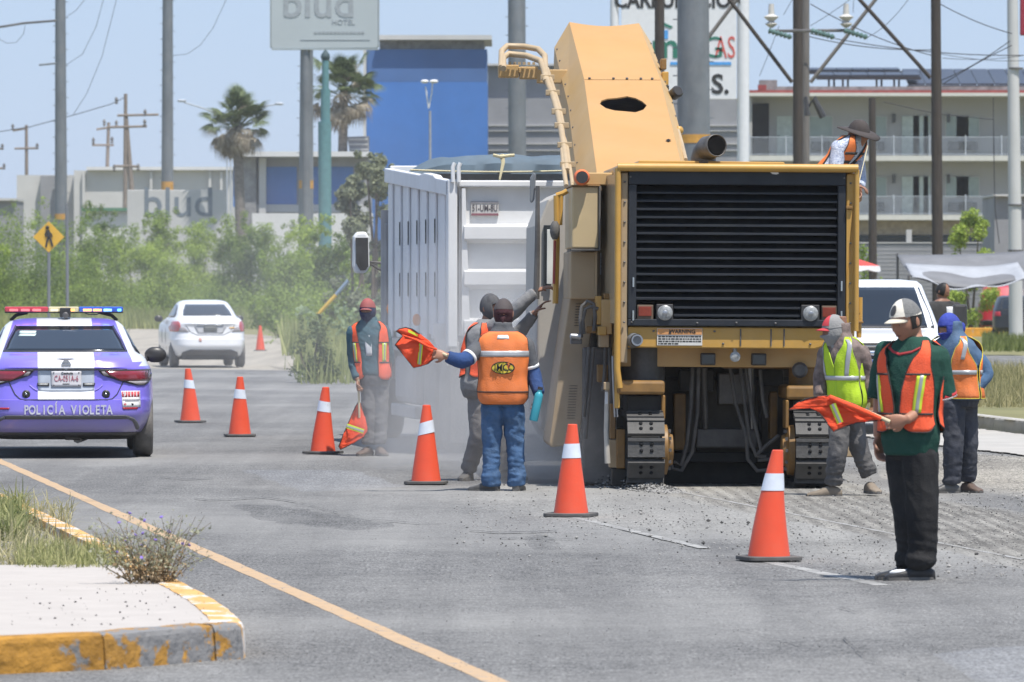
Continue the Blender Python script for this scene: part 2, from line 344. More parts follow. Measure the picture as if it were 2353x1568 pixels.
for i in range(4200):                                      # windrow of millings beside the track
    t = R_.random(); p = G(1340 + 210 * t, 1112 + 22 * t); h = max(0, .17 * (1 - abs(t - .33) * 1.5)); a = R_.gauss(0, .28)
    octa(st2 if R_.random() < .7 else st, (p.x + R_.gauss(0, .05), p.y + .25 + a, max(.01, h * max(0, 1 - abs(a) * 1.5) * R_.uniform(.3, 1))), R_.choice((.009, .012, .016)), R_)
for i in range(420): 
    p = G(R_.uniform(20, 520), R_.uniform(1345, 1440), .16)
    if R_.random() < .35 and p.y < 30.5 and p.x < -1.45: octa(st, (p.x, p.y, .166), R_.choice((.002, .003, .004, .007)), R_)
tag(st.build('loose_stones', M('dark_stone', (.07, .068, .065), .9, var=.4, scale=20), fix=False), kind='stuff')
tag(st2.build('gravel', M('pale_stone', (.27, .26, .245), .9, var=.3, scale=20), fix=False), kind='stuff')
# ---------------------------------------------------------------- median nose with painted kerb
TZ = .165
m_slab = M('slab_concrete', (.415, .38, .348), .9, var=.07, scale=4, bump=.25, bs=40, dust=.3, dcol=(.35, .318, .285), dscale=5)
m_kerb = M('kerb_yellow', (.33, .165, .026), .85, var=.35, scale=7, bump=1.0, bs=16, wear=(4.5, .61), wcol=(.17, .168, .165))
m_kerb2 = M('kerb_yellow_worn', (.34, .175, .032), .85, var=.35, scale=7, bump=1.0, bs=16, wear=(6.5, .49), wcol=(.19, .187, .185))
m_kerb3 = M('kerb_top_worn', (.55, .315, .105), .85, var=.2, scale=7, bump=.5, bs=20, wear=(4.5, .55), wcol=(.55, .52, .49))
def kerb(pts_out, w_, m, name='kerb_segment', h=TZ):
    # pts_out: outer lower edge in plan; a block with a battered face and a rounded arris
    rings = []; n = len(pts_out)
    for i, p in enumerate(pts_out):
        t = (pts_out[min(i + 1, n - 1)] - pts_out[max(i - 1, 0)]).normalized(); s = Vector((-t.y, t.x, 0))   # inward
        rings.append([p + s * a + Vector((0, 0, z + R_.uniform(-.003, .003) * (z > .02))) + s * R_.uniform(-.003, .003) for a, z in ((0, -.03), (.006, .06), (.014, h - .03), (.022, h - .010), (.04, h), (w_, h + .002), (w_, -.03))])
    mb = MB(); mb.loft(rings, smooth=False)
    return tag(mb.build(name, m, bevel=0), kind='structure')
def seg(pts, k=6):
    q = [];
    for a, b in zip(pts, pts[1:]): q += [a.lerp(b, i / k) for i in range(k)]
    return q + [pts[-1]]
kx0 = G(-120, 1556); kj1 = G(240, 1540); kj1b = G(244, 1540); kj2 = G(495, 1519); kj2b = G(498, 1519)
def GT(x, y): q = G(x, y, TZ); return Vector((q.x, q.y, 0))
c0 = Vector((-1.246, 26.44, 0)); nose = [c0, GT(566, 1427), GT(556, 1415), GT(533, 1396), GT(503, 1375), GT(470, 1357), GT(437, 1340)]
kerb(seg([kx0, kj1]), .14, m_kerb)
kerb(seg([kj1b, kj2]), .14, m_kerb2)
kerb(seg([kj2b, G(535, 1516.5), Vector((-1.270, 26.40, 0)), c0 + Vector((0, -.006, 0))], 4), .13, m_kerb2)
kerb(seg(nose, 5), .17, m_kerb3)
back = [nose[-1] + A_ * .01, GT(352, 1296), GT(258, 1246), GT(118, 1181), GT(0, 1128), GT(-160, 1056)]
kerb(seg(back, 4), .16, m_kerb3)
inner = lambda p, a=.12: p + Vector((-a, a * .6, 0))
slab_pts = [G(-120, 1556) + Vector((0, .1, 0)), kj1 + Vector((0, .1, 0)), kj2 + Vector((-.02, .1, 0)), c0 + Vector((-.12, .08, 0)), nose[2] + Vector((-.13, .06, 0)), nose[4] + Vector((-.13, .02, 0)), nose[6] + Vector((-.13, -.03, 0))]
mb = MB(); top = slab_pts + [G(-120, 1342, TZ)]
mb.prism([(p.x, p.y) for p in top], 'z', .0, TZ - .003); tag(mb.build('median_slab', m_slab, bevel=.008), kind='structure')
m2 = [G(-120, 1340.5, TZ), Vector((nose[6].x - .15, G(0, 1340.5, TZ).y, 0)), Vector((G(275, 1292, TZ).x, G(0, 1293, TZ).y, 0)), G(-120, 1294, TZ)]
mb = MB(); mb.prism([(p.x, p.y) for p in m2], 'z', .0, TZ - .012); tag(mb.build('median_slab', m_slab, bevel=.008), kind='structure')
m3 = [G(-120, 1293, TZ)] + [Vector((p.x - .17, p.y, 0)) for p in [Vector((G(280, 1292, TZ).x + .15, G(0, 1292, TZ).y, 0))] + back[1:]]
mb = MB(); mb.prism([(p.x, p.y) for p in m3], 'z', 0, TZ - .06); tag(mb.build('median_soil', m_soil), kind='structure')
# right verge kerb and soil
vk = [G(1880, 935), G(2150, 972), G(2353, 998), G(2800, 1058)]
m_kgrey = M('kerb_grey', (.34, .33, .31), .9, var=.2, scale=4, bump=.4, bs=20, dust=.3)
for a, b in zip(seg(vk, 3), seg(vk, 3)[1:]): kerb(seg([a.lerp(b, .004), b.lerp(a, .004)], 2), .15, m_kgrey, h=.16)
sheet('verge', [p + Vector((0, .12, 0)) for p in vk] + gp((2800, 885), (2353, 868), (1880, 853)), .15, m_grassg, jag=.05)
fk = [G(1980, 776), G(2205, 772), G(2290, 772), G(2360, 774), G(2700, 784)]
kerb(seg(fk, 3), .3, M('kerb_orange', (.60, .28, .03), .8, var=.2, wear=(3, .6), wcol=(.4, .38, .35)), h=.30)
# ================================================================ VEGETATION
m_leafA = leafmat('leaf_mid', (.125, .19, .030), (.31, .41, .08)); m_leafB = leafmat('leaf_light', (.19, .27, .038), (.41, .51, .095))
m_leafC = leafmat('leaf_dark', (.07, .115, .025), (.19, .265, .06)); m_leafD = leafmat('leaf_grey', (.15, .17, .105), (.30, .325, .205))  # grey leaf tone lightened, the haze over those trees is in the colour
m_bark = M('bark', (.13, .10, .075), .9, var=.3, bump=.6, bs=20, stretch=(3, 3, .5))
def leaves(mb, clumps, n, ls, rr, flat=.5):
    tot = sum(c[1] ** 2 for c in clumps)
    for c, r in clumps:
        for i in range(int(n * r * r / tot)):
            d = Vector((rr.gauss(0, 1), rr.gauss(0, 1), rr.gauss(0, 1))); d = d.normalized() * r * rr.random() ** .45
            p = c + d; nrm = (d.normalized() * .6 + Vector((rr.gauss(0, .5), rr.gauss(0, .5), rr.gauss(.35, .5)))).normalized()
            t = nrm.cross(Vector((rr.gauss(0, 1), rr.gauss(0, 1), rr.gauss(0, 1)))).normalized(); u = nrm.cross(t); L_ = ls * rr.uniform(.6, 1.4)
            mb.add([p - t * L_ * .5, p + u * L_ * .28, p + t * L_ * .5, p - u * L_ * .28], [(0, 1, 2, 3)])
def bush(name, label, cat, px, topy, wpx, d, m, n=1500, ls=.17, seed=0, group=None, feather=.0, trunk=.25, basey=None, dy=.8):
    rr = random.Random(seed + 100); c0 = P(px, HY, d); top = CH + (HY - topy) * d / F; wd = wpx * d / F / 2 * (1.12 if group else 1); z0 = 0.0
    t = thing(name, label, cat, (c0.x, d, 0), rr.uniform(-.3, .3), group); cl = []
    k = 16
    for i in range(k):
        a = rr.uniform(0, 2 * pi); h = rr.random() ** .8; env = sin(pi * min(1, (.22 + .78 * (1 - h)) * .62)) ; q = sqrt(rr.random())
        r = wd * rr.uniform(.26, .42)
        cl.append((Vector((cos(a) * q * wd * env * .75, sin(a) * q * wd * env * dy, max(r * .6, h * (top - r * 1.0)))), r))
    cl.append((Vector((rr.uniform(-.2, .2) * wd, 0, top - wd * .3)), wd * .3))
    for i in range(6): cl.append((Vector((rr.uniform(-.9, .9) * wd, rr.uniform(-.5, .3) * wd * dy, top * rr.uniform(.12, .4))), wd * rr.uniform(.28, .4)))
    for i in range(int(9 * feather)):
        a = rr.uniform(0, 2 * pi); cl.append((Vector((cos(a) * wd * .6, sin(a) * wd * .4, top * rr.uniform(.75, 1.02))), wd * rr.uniform(.1, .18)))
    mb = MB(); leaves(mb, cl, n, ls, rr); mb.build('crown', m, t, fix=False)
    s = MB()
    for i in range(5):
        c = cl[i][0]; b = Vector((rr.uniform(-.2, .2) * wd, rr.uniform(-.2, .2) * wd, -.05)); r0 = max(.03, top * .012)
        s.tube([b, b.lerp(c, .5) + Vector((rr.uniform(-.1, .1), rr.uniform(-.1, .1), .1)), c], [r0, r0 * .7, r0 * .3], 6)
    s.build('trunk', m_bark, t, fix=False); return t
GV = 'shrubs and small trees on the vacant lot'
BL = [
 (25, 468, 230, 238, 'A', 'tall mid green shrub at the far left edge behind the warning sign'), (135, 492, 190, 232, 'A', 'green shrub rising behind the walking figure on the yellow sign'),
 (225, 470, 130, 262, 'C', 'dark shrub in front of the long white warehouse wall'), (255, 520, 170, 226, 'A', 'green shrub left of the painted wall sign, in front of the warehouse'),
 (372, 482, 120, 258, 'A', 'narrow upright shrub growing against the painted wall sign'), (330, 552, 170, 216, 'B', 'pale yellow green shrub standing out in front below the painted wall sign'),
 (450, 505, 140, 240, 'B', 'light green feathery shrub covering the right end of the painted wall sign'), (400, 575, 190, 205, 'B', 'low bright green shrub above the white sedan'),
 (525, 488, 120, 250, 'A', 'green shrub at the foot of the left palm tree'), (560, 545, 170, 222, 'C', 'dark green shrub right of and behind the white sedan'),
 (625, 508, 150, 240, 'A', 'green shrub in front of the low blue and grey hotel wing'), (655, 575, 170, 210, 'A', 'rounded green shrub beyond the far orange cone'),
 (715, 500, 150, 236, 'B', 'feathery light green shrub around the foot of the banded grey pole'), (775, 545, 170, 216, 'C', 'dark grey green shrub left of the truck mirror'),
 (850, 575, 170, 205, 'A', 'green shrub behind the wing mirror of the dump truck'), (60, 592, 220, 208, 'C', 'dark bushy shrub right behind the purple car roof lights'),
 (190, 570, 210, 204, 'A', 'broad green shrub right of the yellow diamond sign'), (-40, 560, 170, 215, 'B', 'light green shrub cut by the left picture edge')]
for i, (x, ty, wp, d, mm, lab) in enumerate(BL):
    if x < 640: d = min(294, 273 + (d - 205) * .45)
    bush('shrub', lab, 'shrub', x, ty, wp, d, {'A': m_leafA, 'B': m_leafB, 'C': m_leafC}[mm], 12000, .105, i, GV, feather=1.3)
bush('tree', 'grey green tree behind the cab of the dump truck', 'tree', 862, 352, 130, 182, m_leafD, 9000, .15, 50, feather=.8)
bush('tree', 'lower grey green tree left of the dump truck mirror', 'tree', 815, 400, 130, 188, m_leafD, 9000, .15, 52, feather=.8)
bush('roadside_shrub', 'small wispy shrub at the road edge left of the flagman in the red cap', 'shrub', 722, 722, 120, 106, leafmat('leaf_wisp', (.075, .105, .04), (.21, .25, .10)), 2600, .06, 60, feather=1.5, dy=.5)
bush('shrub', 'bright green bush behind the grey tarpaulin at the right', 'shrub', 2228, 476, 125, 225, m_leafB, 6500, .13, 61, feather=.4)
bush('shrub', 'small green bush behind the block wall beside the machine', 'shrub', 1990, 560, 90, 236, m_leafA, 900, .15, 62)
# undergrowth and grass of the vacant lot
def blades(name, spots, m, hmin, hmax, wd, seg3=False, lean=.35):
    mb = MB()
    for p in spots:
        h = R_.uniform(hmin, hmax); a = R_.uniform(0, 2 * pi); l = R_.gauss(0, lean); u = Vector((cos(a), sin(a), 0)); v = Vector((-sin(a), cos(a), 0)) * l; w_ = wd * R_.uniform(.6, 1.4)
        if seg3:
            q = [p + v * h * t * t + Vector((0, 0, h * (t - .25 * abs(l) * t * t))) for t in (0, .4, .75, 1)]
            mb.add([q[0] - u * w_, q[0] + u * w_, q[1] - u * w_ * .9, q[1] + u * w_ * .9, q[2] - u * w_ * .6, q[2] + u * w_ * .6, q[3]], [(0, 1, 3, 2), (2, 3, 5, 4), (4, 5, 6)])
        else: mb.add([p - u * w_, p + u * w_, p + v * h + Vector((0, 0, h))], [(0, 1, 2)])
    return tag(mb.build(name, m, fix=False), kind='stuff')
m_gr = leafmat('grass_green', (.09, .12, .03), (.22, .25, .08), .5); m_dry = leafmat('grass_dry', (.22, .19, .09), (.42, .37, .19), .8); m_mix = leafmat('grass_mix', (.17, .21, .06), (.40, .41, .17), .35)
mb = MB(); rr = random.Random(5)
for i in range(700):
    x = rr.uniform(-120, 900); d = rr.uniform(182, 250) if x > 650 else rr.uniform(268, 296); p = P(x, HY, d); leaves(mb, [(Vector((p.x, d, rr.uniform(.2, 1.8))), rr.uniform(.6, 1.1))], 110, .105, rr)
tag(mb.build('undergrowth', m_leafA, fix=False), kind='stuff')
blades('tall_grass', [Vector((P(R_.uniform(250, 668), HY, d).x, d, 0)) for d in [254 + 30 * R_.random() ** .8 for i in range(7000)]] + [Vector((P(R_.uniform(-150, 290), HY, d).x, d, 0)) for d in [R_.uniform(200, 285) for i in range(4000)]] + [Vector((P(R_.uniform(650, 900), HY, d).x, d, 0)) for d in [R_.uniform(150, 235) for i in range(3000)]], m_mix, .35, 1.1, .03)
blades('grass', [p for p in (Vector((P(R_.uniform(560, 905), HY, d).x, d, 0)) for d in (R_.uniform(104, 178) for i in range(5200))) if p.x > (690 + R_.gauss(0, 12) - CX) * p.y / F], m_mix, .2, .8, .018)
blades('verge_grass', [Vector((P(R_.uniform(1900, 2500), HY, d).x, d, .14)) for d in (R_.uniform(76, 113) for i in range(15000)) if d > 0], leafmat('grass_verge', (.16, .16, .06), (.42, .37, .20), .25), .08, .30, .011, lean=.6)
blades('verge_grass', [Vector((P(R_.uniform(2258, 2500), HY, d).x, d, 0)) for d in (R_.uniform(160, 215) for i in range(3500))], m_gr, .12, .34, .03)
blades('far_grass', [Vector((P(R_.uniform(1950, 2500), HY, d).x, d, 0)) for d in (R_.uniform(232, 262) for i in range(5000))], m_mix, .4, 1.2, .05)
# broad-leaved weeds behind the flagman
rr = random.Random(9); t = thing('weed_patch', 'pale broad leaved weeds by the road left of the truck', 'weeds', (P(790, HY, 150).x, 150, 0))
mb = MB(); leaves(mb, [(Vector((rr.uniform(-1.2, 1.2), rr.uniform(-.5, .5), rr.uniform(.5, 1.5))), .35) for i in range(14)], 420, .17, rr); mb.build('foliage', leafmat('leaf_pale', (.14, .2, .09), (.34, .42, .24)), t, fix=False)
# median grass and the flowering weed at the kerb
def med(x0, x1, y0, y1): 
    q = G(R_.uniform(x0, x1), R_.uniform(y0, y1), TZ); return Vector((q.x, q.y, TZ - .06))
blades('median_grass', [q for q in (med(-80, 165, 1150, 1290) for i in range(1100)) if q.x < -2.2 - (q.y - 33) * .13 or 1], leafmat('grass_med', (.18, .18, .075), (.54, .48, .28), 3), .06, .20, .0045, True, 1.3)
blades('median_grass', [med(-80, 60, 1150, 1225) for i in range(800)], leafmat('grass_med2', (.10, .13, .04), (.38, .38, .17), 3), .12, .28, .006, True, 1.3)
blades('median_grass', [med(40, 290, 1258, 1300) for i in range(1300)], leafmat('grass_med3', (.20, .22, .08), (.47, .45, .21), 3), .06, .19, .004, True, .8)
t = thing('flowering_weed', 'straggly weed with small purple flowers growing out of the kerb joint', 'weed', G(345, 1338, TZ)); rr = random.Random(3)
s = MB(); lv = MB(); dry = MB(); fl = []
for i in range(84):
    a = rr.uniform(0, 2 * pi); h = rr.uniform(.10, .36); o = Vector((cos(a) * rr.uniform(.05, .36), sin(a) * rr.uniform(.05, .28), 0)); b = o * .35
    pts = [b, b + (o - b) * rr.uniform(.15, .5) + Vector((rr.uniform(-.06, .06), rr.uniform(-.05, .05), h * rr.uniform(.45, .8))), o + Vector((0, 0, h))]; s.tube(pts, [.003, .002, .001], 4)
    for k in range(32):
        tt = rr.random(); p = pts[0].lerp(pts[1], tt * 2) if tt < .5 else pts[1].lerp(pts[2], tt * 2 - 1)
        leaves(lv if tt > .45 + rr.uniform(-.2, .2) else dry, [(p + Vector((rr.gauss(0, .018), rr.gauss(0, .018), rr.gauss(0, .015))), .02)], 1.01, rr.uniform(.010, .026), rr)
    if rr.random() < .22: fl.append(pts[2])
s.build('stems', M('weed_stem', (.16, .12, .07), .8), t, fix=False); lv.build('foliage', leafmat('leaf_weed', (.24, .25, .15), (.46, .46, .33), 6), t, fix=False); dry.build('dry_leaves', leafmat('leaf_dead', (.34, .22, .11), (.66, .52, .34), 6), t, fix=False)
fb = MB(); [fb.lathe([(.001, -.004), (.010, .0), (.011, .005), (.004, .004)], 5) for _ in (0,)]; fme = fb.mesh('flower', M('petal_purple', (.22, .15, .50), .6))
for p in fl: o = link('flower', fme, t); o.location = p; o.rotation_euler = (rr.uniform(-1.2, 1.2), rr.uniform(-1, 1), 0)
# ---------------------------------------------------------------- palms
m_frond = leafmat('palm_frond', (.06, .085, .04), (.17, .21, .10), 1.2, .2); m_dead = leafmat('palm_dead', (.20, .16, .11), (.42, .37, .29), 1.2, .2)
m_ptrunk = M('palm_trunk', (.19, .165, .14), .95, var=.35, scale=3, bump=1, bs=9, stretch=(1, 1, 3))
def frondmesh(m, L=1.5, fan=.62, droop=.25):
    mb = MB(); mb.tube([(0, 0, 0), (L * .5, 0, .05), (L, 0, -.02)], [.03, .022, .015], 4)
    for k in range(17):
        a = lerp(-1.9, 1.9, k / 16); r = fan * (1 - .22 * abs(a) / 1.9); d = Vector((cos(a), sin(a), 0)); s_ = Vector((-sin(a), cos(a), 0)) * .045
        o = Vector((L, 0, -.02)); m1 = o + d * r * .6 + Vector((0, 0, .05)); e = o + d * r * 1.15 + Vector((0, 0, -droop * r))
        mb.add([o, m1 - s_, m1 + s_, e], [(0, 1, 2), (1, 3, 2)])
    return mb.mesh('frond', m)
fG = [frondmesh(m_frond), frondmesh(m_frond, 1.2, .7, .4), frondmesh(m_frond, 1.7, .66, .3)]; fD = [frondmesh(m_dead, 1.0, .75, .9), frondmesh(m_dead, 1.3, .65, .7)]
def palm(label, px, cy, d, sc, lean, seed):
    rr = random.Random(seed); c = P(px, cy, d); t = thing('palm_tree', label, 'palm tree', (c.x, d, 0), 0, 'fan palms beside the hotel'); h = c.z
    mb = MB(); mb.tube([(lean, 0, 0), (lean * .6, 0, h * .5), (0, 0, h)], [.34, .28, .25], 12); mb.build('trunk', m_ptrunk, t, fix=False)
    for i in range(92):
        e = rr.uniform(-.15, 1.5) if i < 62 else rr.uniform(-1.3, -.35); me = rr.choice(fG) if i < 56 else rr.choice(fD)
        o = link('frond', me, t); o.location = (0, 0, h + rr.uniform(-.3, .15)); o.rotation_euler = Euler((rr.uniform(-.6, .6), -e, rr.uniform(0, 2 * pi))); o.scale = (sc * rr.uniform(.75, 1.1),) * 3
palm('shaggy fan palm standing clear against the sky beside the low hotel wing', 545, 290, 300, .98, .3, 1)
palm('fan palm squeezed between the teal pole and the blue tower', 790, 215, 320, 1.12, -.2, 2)
# ================================================================ BUILDINGS
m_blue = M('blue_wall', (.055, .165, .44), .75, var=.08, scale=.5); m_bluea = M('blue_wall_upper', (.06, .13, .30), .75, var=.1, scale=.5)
m_grey = M('grey_wall', (.26, .26, .27), .85, var=.12, scale=.6); m_grey2 = M('grey_stone', (.24, .235, .23), .9, var=.4, scale=2.5, bump=.6, bs=4)
m_pale = M('pale_wall', (.50, .49, .47), .85, var=.08, scale=.4); m_whitew = M('white_sheet', (.66, .655, .65), .6, var=.06, scale=.5, dust=.15)
m_winb = glass('dark_window', (.03, .035, .04)); m_void = M('dark_void', (.02, .02, .022), .9)
class L3:                                       # local frame of a facade parallel to the picture at depth d
    def __init__(s, x0, d): s.k = F / d; s.x0 = x0; s.d = d; s.o = ((x0 - CX) / s.k, d, 0)
    def x(s, px): return (px - s.x0) / s.k
    def z(s, py): return CH + (HY - py) / s.k
def blk(mb, L, px0, px1, py0, py1, y0, y1, mi=0): mb.box(L.x(px0), L.x(px1), y0, y1, L.z(py1) if py1 is not None else -.05, L.z(py0), mi); return mb
def part(name, m, parent, L, *a, bevel=0): return blk(MB(), L, *a).build(name, m, parent, bevel)
# blue hotel tower and its grey wing
L = L3(982, 330); t = thing('hotel_tower', 'bright blue windowless hotel tower with a grey roof slab', 'building', L.o)
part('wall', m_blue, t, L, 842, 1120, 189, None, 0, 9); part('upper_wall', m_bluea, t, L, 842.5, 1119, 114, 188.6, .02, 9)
part('parapet', m_grey2, t, L, 872, 1113, 93, 114, .4, 8); part('roof_slab', m_pale, t, L, 870, 1130, 82, 92.6, -.5, 9)
part('side_pier', m_pale, t, L, 835, 841.6, 116, None, -.1, 8)
L = L3(1420, 345); t = thing('hotel_wing', 'long plain grey wing behind the milling machine with faint ledges', 'building', L.o)
part('wall', m_grey, t, L, 1121, 1722, 226, None, 0, 12); part('upper_wall', m_grey, t, L, 1121, 1400, 152, 225.6, .4, 11)
part('roof_slab', m_pale, t, L, 1118, 1404, 147, 151.6, -.3, 11)
for y in (288, 330, 345, 300): part('ledge', m_pale, t, L, 1122, 1720, y, y + 2, -.12, -.005)
# low blue and grey hotel wing
L = L3(690, 318); t = thing('hotel_annex', 'low hotel building with flat white roof edge and deep blue panels', 'building', L.o)
part('wall', m_grey, t, L, 545, 845, 362, None, 0, 10); part('roof_slab', m_whitew, t, L, 526, 850, 350, 361.6, -1.4, 10.5)
part('stone_pier', m_grey2, t, L, 545, 590, 364, None, -.6, -.01); part('column', m_pale, t, L, 596, 612, 364, None, -.5, -.01)
for a, b in ((612.5, 682), (690, 745), (752, 812)): part('blue_panel', m_blue, t, L, a, b, 384, 470, -.08, -.01)
part('blue_column', m_blue, t, L, 537, 546, 384, 476, -.7, -.01)
part('ledge', m_pale, t, L, 590, 845, 470.5, 488, -.3, -.01); part('low_wall', m_whitew, t, L, 585, 860, 492, None, -3, -2.7)
L = L3(815, 312); t = thing('roof_hut', 'small corrugated grey hut on the roof beside the blue tower', 'hut', (L.o[0], L.o[1] + 8, 0))
mb = MB(); mb.prism([(L.x(796), L.z(350)), (L.x(838), L.z(350)), (L.x(838), L.z(304)), (L.x(788), L.z(306))], 'y', 0, 2.5); mb.build('wall', m_grey, t)
for y in (310, 322, 334, 345): part('rib', m_pale, t, L, 792, 837, y, y + 3, -.08, -.005)
# long white warehouse on the left
L = L3(280, 420); t = thing('warehouse', 'long low white warehouse with a bright roof edge beyond the pylons', 'building', L.o)
part('wall', m_pale, t, L, 170, 530, 392, None, 0, 30); part('roof_edge', m_whitew, t, L, 200, 535, 384, 391.6, -.5, 30)
part('side_block', m_pale, t, L, 36, 169, 402, None, 1, 25); part('painted_shade_bay', m_grey, t, L, 92, 135, 404, None, .4, .98)  # grey slab carries the shade of the bay in its colour
for x in (130, 190, 345, 480, 506): part('pilaster', m_pale, t, L, x, x + 6, 394, None, -.3, -.01)
L = L3(405, 300); t = thing('painted_wall', 'free standing pale wall with grey painted hotel letters', 'wall', L.o)
part('wall', m_pale, t, L, 292, 520, 437, None, 0, .4, bevel=.03)
m_let = M('grey_lettering', (.16, .19, .22), .8); m_let2 = M('sign_lettering', (.30, .33, .35), .8)
text('blud', 96 / L.k, m_let, t, (L.x(410), -.012, L.z(468)), ext=.01, bold=.012)
L = L3(220, 330); t = thing('low_shed', 'white walled shed with green roof edge between the shrubs', 'shed', L.o)
part('wall', m_whitew, t, L, 190, 300, 486, None, 0, 6); part('roof_edge', M('green_trim', (.08, .2, .12), .7), t, L, 188, 302, 478, 485.6, -.3, 6)
L = L3(10, 360); t = thing('low_shed', 'distant pale low shed at the left edge', 'shed', L.o); part('wall', m_grey, t, L, -80, 36, 462, None, 0, 6); part('roof', m_pale, t, L, -82, 38, 456, 461.6, -.3, 6)
# motel on the right
L = L3(1722, 283); t = thing('motel', 'three storey cream motel with railed galleries, numbered doors and red roof edge', 'building', L.o)
m_mot = M('motel_wall', (.38, .37, .35), .85, var=.06, scale=.6); m_mslab = M('motel_slab', (.56, .55, .50), .8, var=.06); m_red = M('red_tile', (.27, .06, .055), .8, var=.25, scale=3)
m_rail = M('rail_paint', (.42, .45, .49), .5); m_mdoor = M('motel_door', (.46, .51, .46), .7); m_ac = M('ac_grille', (.10, .10, .10), .6); m_curt = M('curtained_pane', (.30, .35, .31), .3, var=.1, scale=2)
X1 = 2620
part('wall', m_mot, t, L, 1722, X1, 222, None, 1.6, 9); part('end_wall', m_mot, t, L, 1722, 1728, 223, None, .0, 1.55)
part('roof_slab', m_mslab, t, L, 1720, X1, 214.5, 221.8, -.4, 9.2); part('red_edge', m_red, t, L, 1721, X1, 208, 214.2, -.25, 9); part('parapet', m_grey2, t, L, 1780, X1, 199, 207.8, .2, .8)
part('roof_block', m_grey2, t, L, 1750, 1790, 181, 204.6, 2, 3.2); part('roof_block', m_red, t, L, 1745, 1764, 193, 204.4, 1.5, 1.95)
part('stairwell', m_void, t, L, 1727, 1770, 236, 500, 1.50, 1.59)
for k, (yt, ys, yr, yb) in enumerate(((262, 358, 315, 356), (402, 494, 451, 492))):
    part('floor_slab', m_mslab, t, L, 1722, X1, ys, ys + 12, -.1, 1.59)
    b = 137 * k * 0
    for off in (0, 315, 630):
        for a, e in ((1788, 1823), (2077, 2117), (2127, 2142)):
            x0 = a + off * (a < 2000) if 0 else a + off
            if x0 > X1 - 60: continue
            d_ = part('door', m_mdoor, t, L, x0, x0 + (e - a), yt + 3, ys - .4, 1.53, 1.597); part('handle', m_ac, d_, L, x0 + 3, x0 + 5, yt + 48, yt + 52, 1.48, 1.528)
        for a, e in ((1864, 1916), (2015, 2041), (2203, 2255)):
            x0 = a + off
            if x0 > X1 - 60: continue
            w_ = part('window', m_mslab, t, L, x0 - 1.5, x0 + e - a + 1.5, yt + 3, yt + 51, 1.54, 1.596); part('pane', m_curt, w_, L, x0, x0 + e - a, yt + 4.5, yt + 49.5, 1.52, 1.538)
            part('ac_unit', m_ac, t, L, x0 + 5, x0 + e - a - 5, yt + 62, yt + 82, 1.40, 1.597)
        for x0 in (2058, 2184):
            if x0 + off < X1: part('wall_lamp', m_ac, t, L, x0 + off - 3, x0 + off + 4, yt - 2, yt + 18, 1.4, 1.597)
    xs = [1722 + 82.5 * i for i in range(11)]
    for i, (a, e) in enumerate(zip(xs, xs[1:])):
        mb = MB(); blk(mb, L, a, e, yr, yr + 1.6, -.06, -.01); blk(mb, L, a, e, yb - 1.6, yb, -.06, -.01); blk(mb, L, a, a + 2.4, yr - 4, yb + 3, -.08, .0)
        n = 26
        for j in range(1, n): x = a + (e - a) * j / n; blk(mb, L, x - .35, x + .35, yr + 1.6, yb - 1.6, -.05, -.02)
        mb.build('railing', m_rail, t, fix=False)
part('ground_wall', M('motel_base', (.36, .31, .28), .9, var=.2), t, L, 1722, X1, 507, 540, 1.3, 1.59); part('window_band', m_winb, t, L, 1760, X1, 541, 562, 1.2, 1.59)
# solar arrays on the motel roof
m_pv = M('solar_cell', (.035, .04, .055), .35, var=.2, scale=4, spec=.5); m_pvf = M('solar_frame', (.03, .03, .035), .6)
def solar(label, px0, px1, pyt, pyb, dep, n, rise):
    t = thing('solar_array', label, 'solar panels', (L.x(px0) + L.o[0], 283 + dep, 0), 0, 'solar arrays on the motel roof'); W = (px1 - px0) / L.k
    zt, zb = L.z(pyt), L.z(pyb); dp = rise
    mb = MB(); mb.box(0, 1, 0, 1, -.03, .03)
    for i in range(n):
        a, b = W * i / n + .02, W * (i + 1) / n - .02
        p = MB(); p.add([(a, 0, zb), (b, 0, zb), (b, dp, zt), (a, dp, zt), (a, 0, zb - .09), (b, 0, zb - .09), (b, dp, zt - .09), (a, dp, zt - .09)], [(0, 1, 2, 3), (7, 6, 5, 4), (0, 4, 5, 1), (1, 5, 6, 2), (2, 6, 7, 3), (3, 7, 4, 0)])
        p.build('panel', [m_pv], t)
    f = MB(); f.box(-.05, W + .05, -.03, .02, zb - .25, zb - .1); f.box(-.05, W + .05, dp - .1, dp - .02, zt - .3, zt - .1)
    for x in [W * (i + .5) / max(2, n // 3) for i in range(max(2, n // 3))]: f.box(x - .05, x + .05, .1, .2, L.z(206), zb); f.box(x + .3, x + .4, dp - .3, dp - .2, L.z(206), zt - .1)
    f.build('frame', m_pvf, t, fix=False)
solar('short dark solar array, upper one behind the wooden pole', 1862, 2085, 143, 151, 5, 6, 2.0)
solar('narrow dark solar array on thin legs over the red roof edge', 1884, 2122, 158, 168, 2.5, 6, 2.0)
solar('wide bluish tilted solar array nearest the white lamp pole', 2096, 2620, 145, 187, 3.2, 13, 4.5)
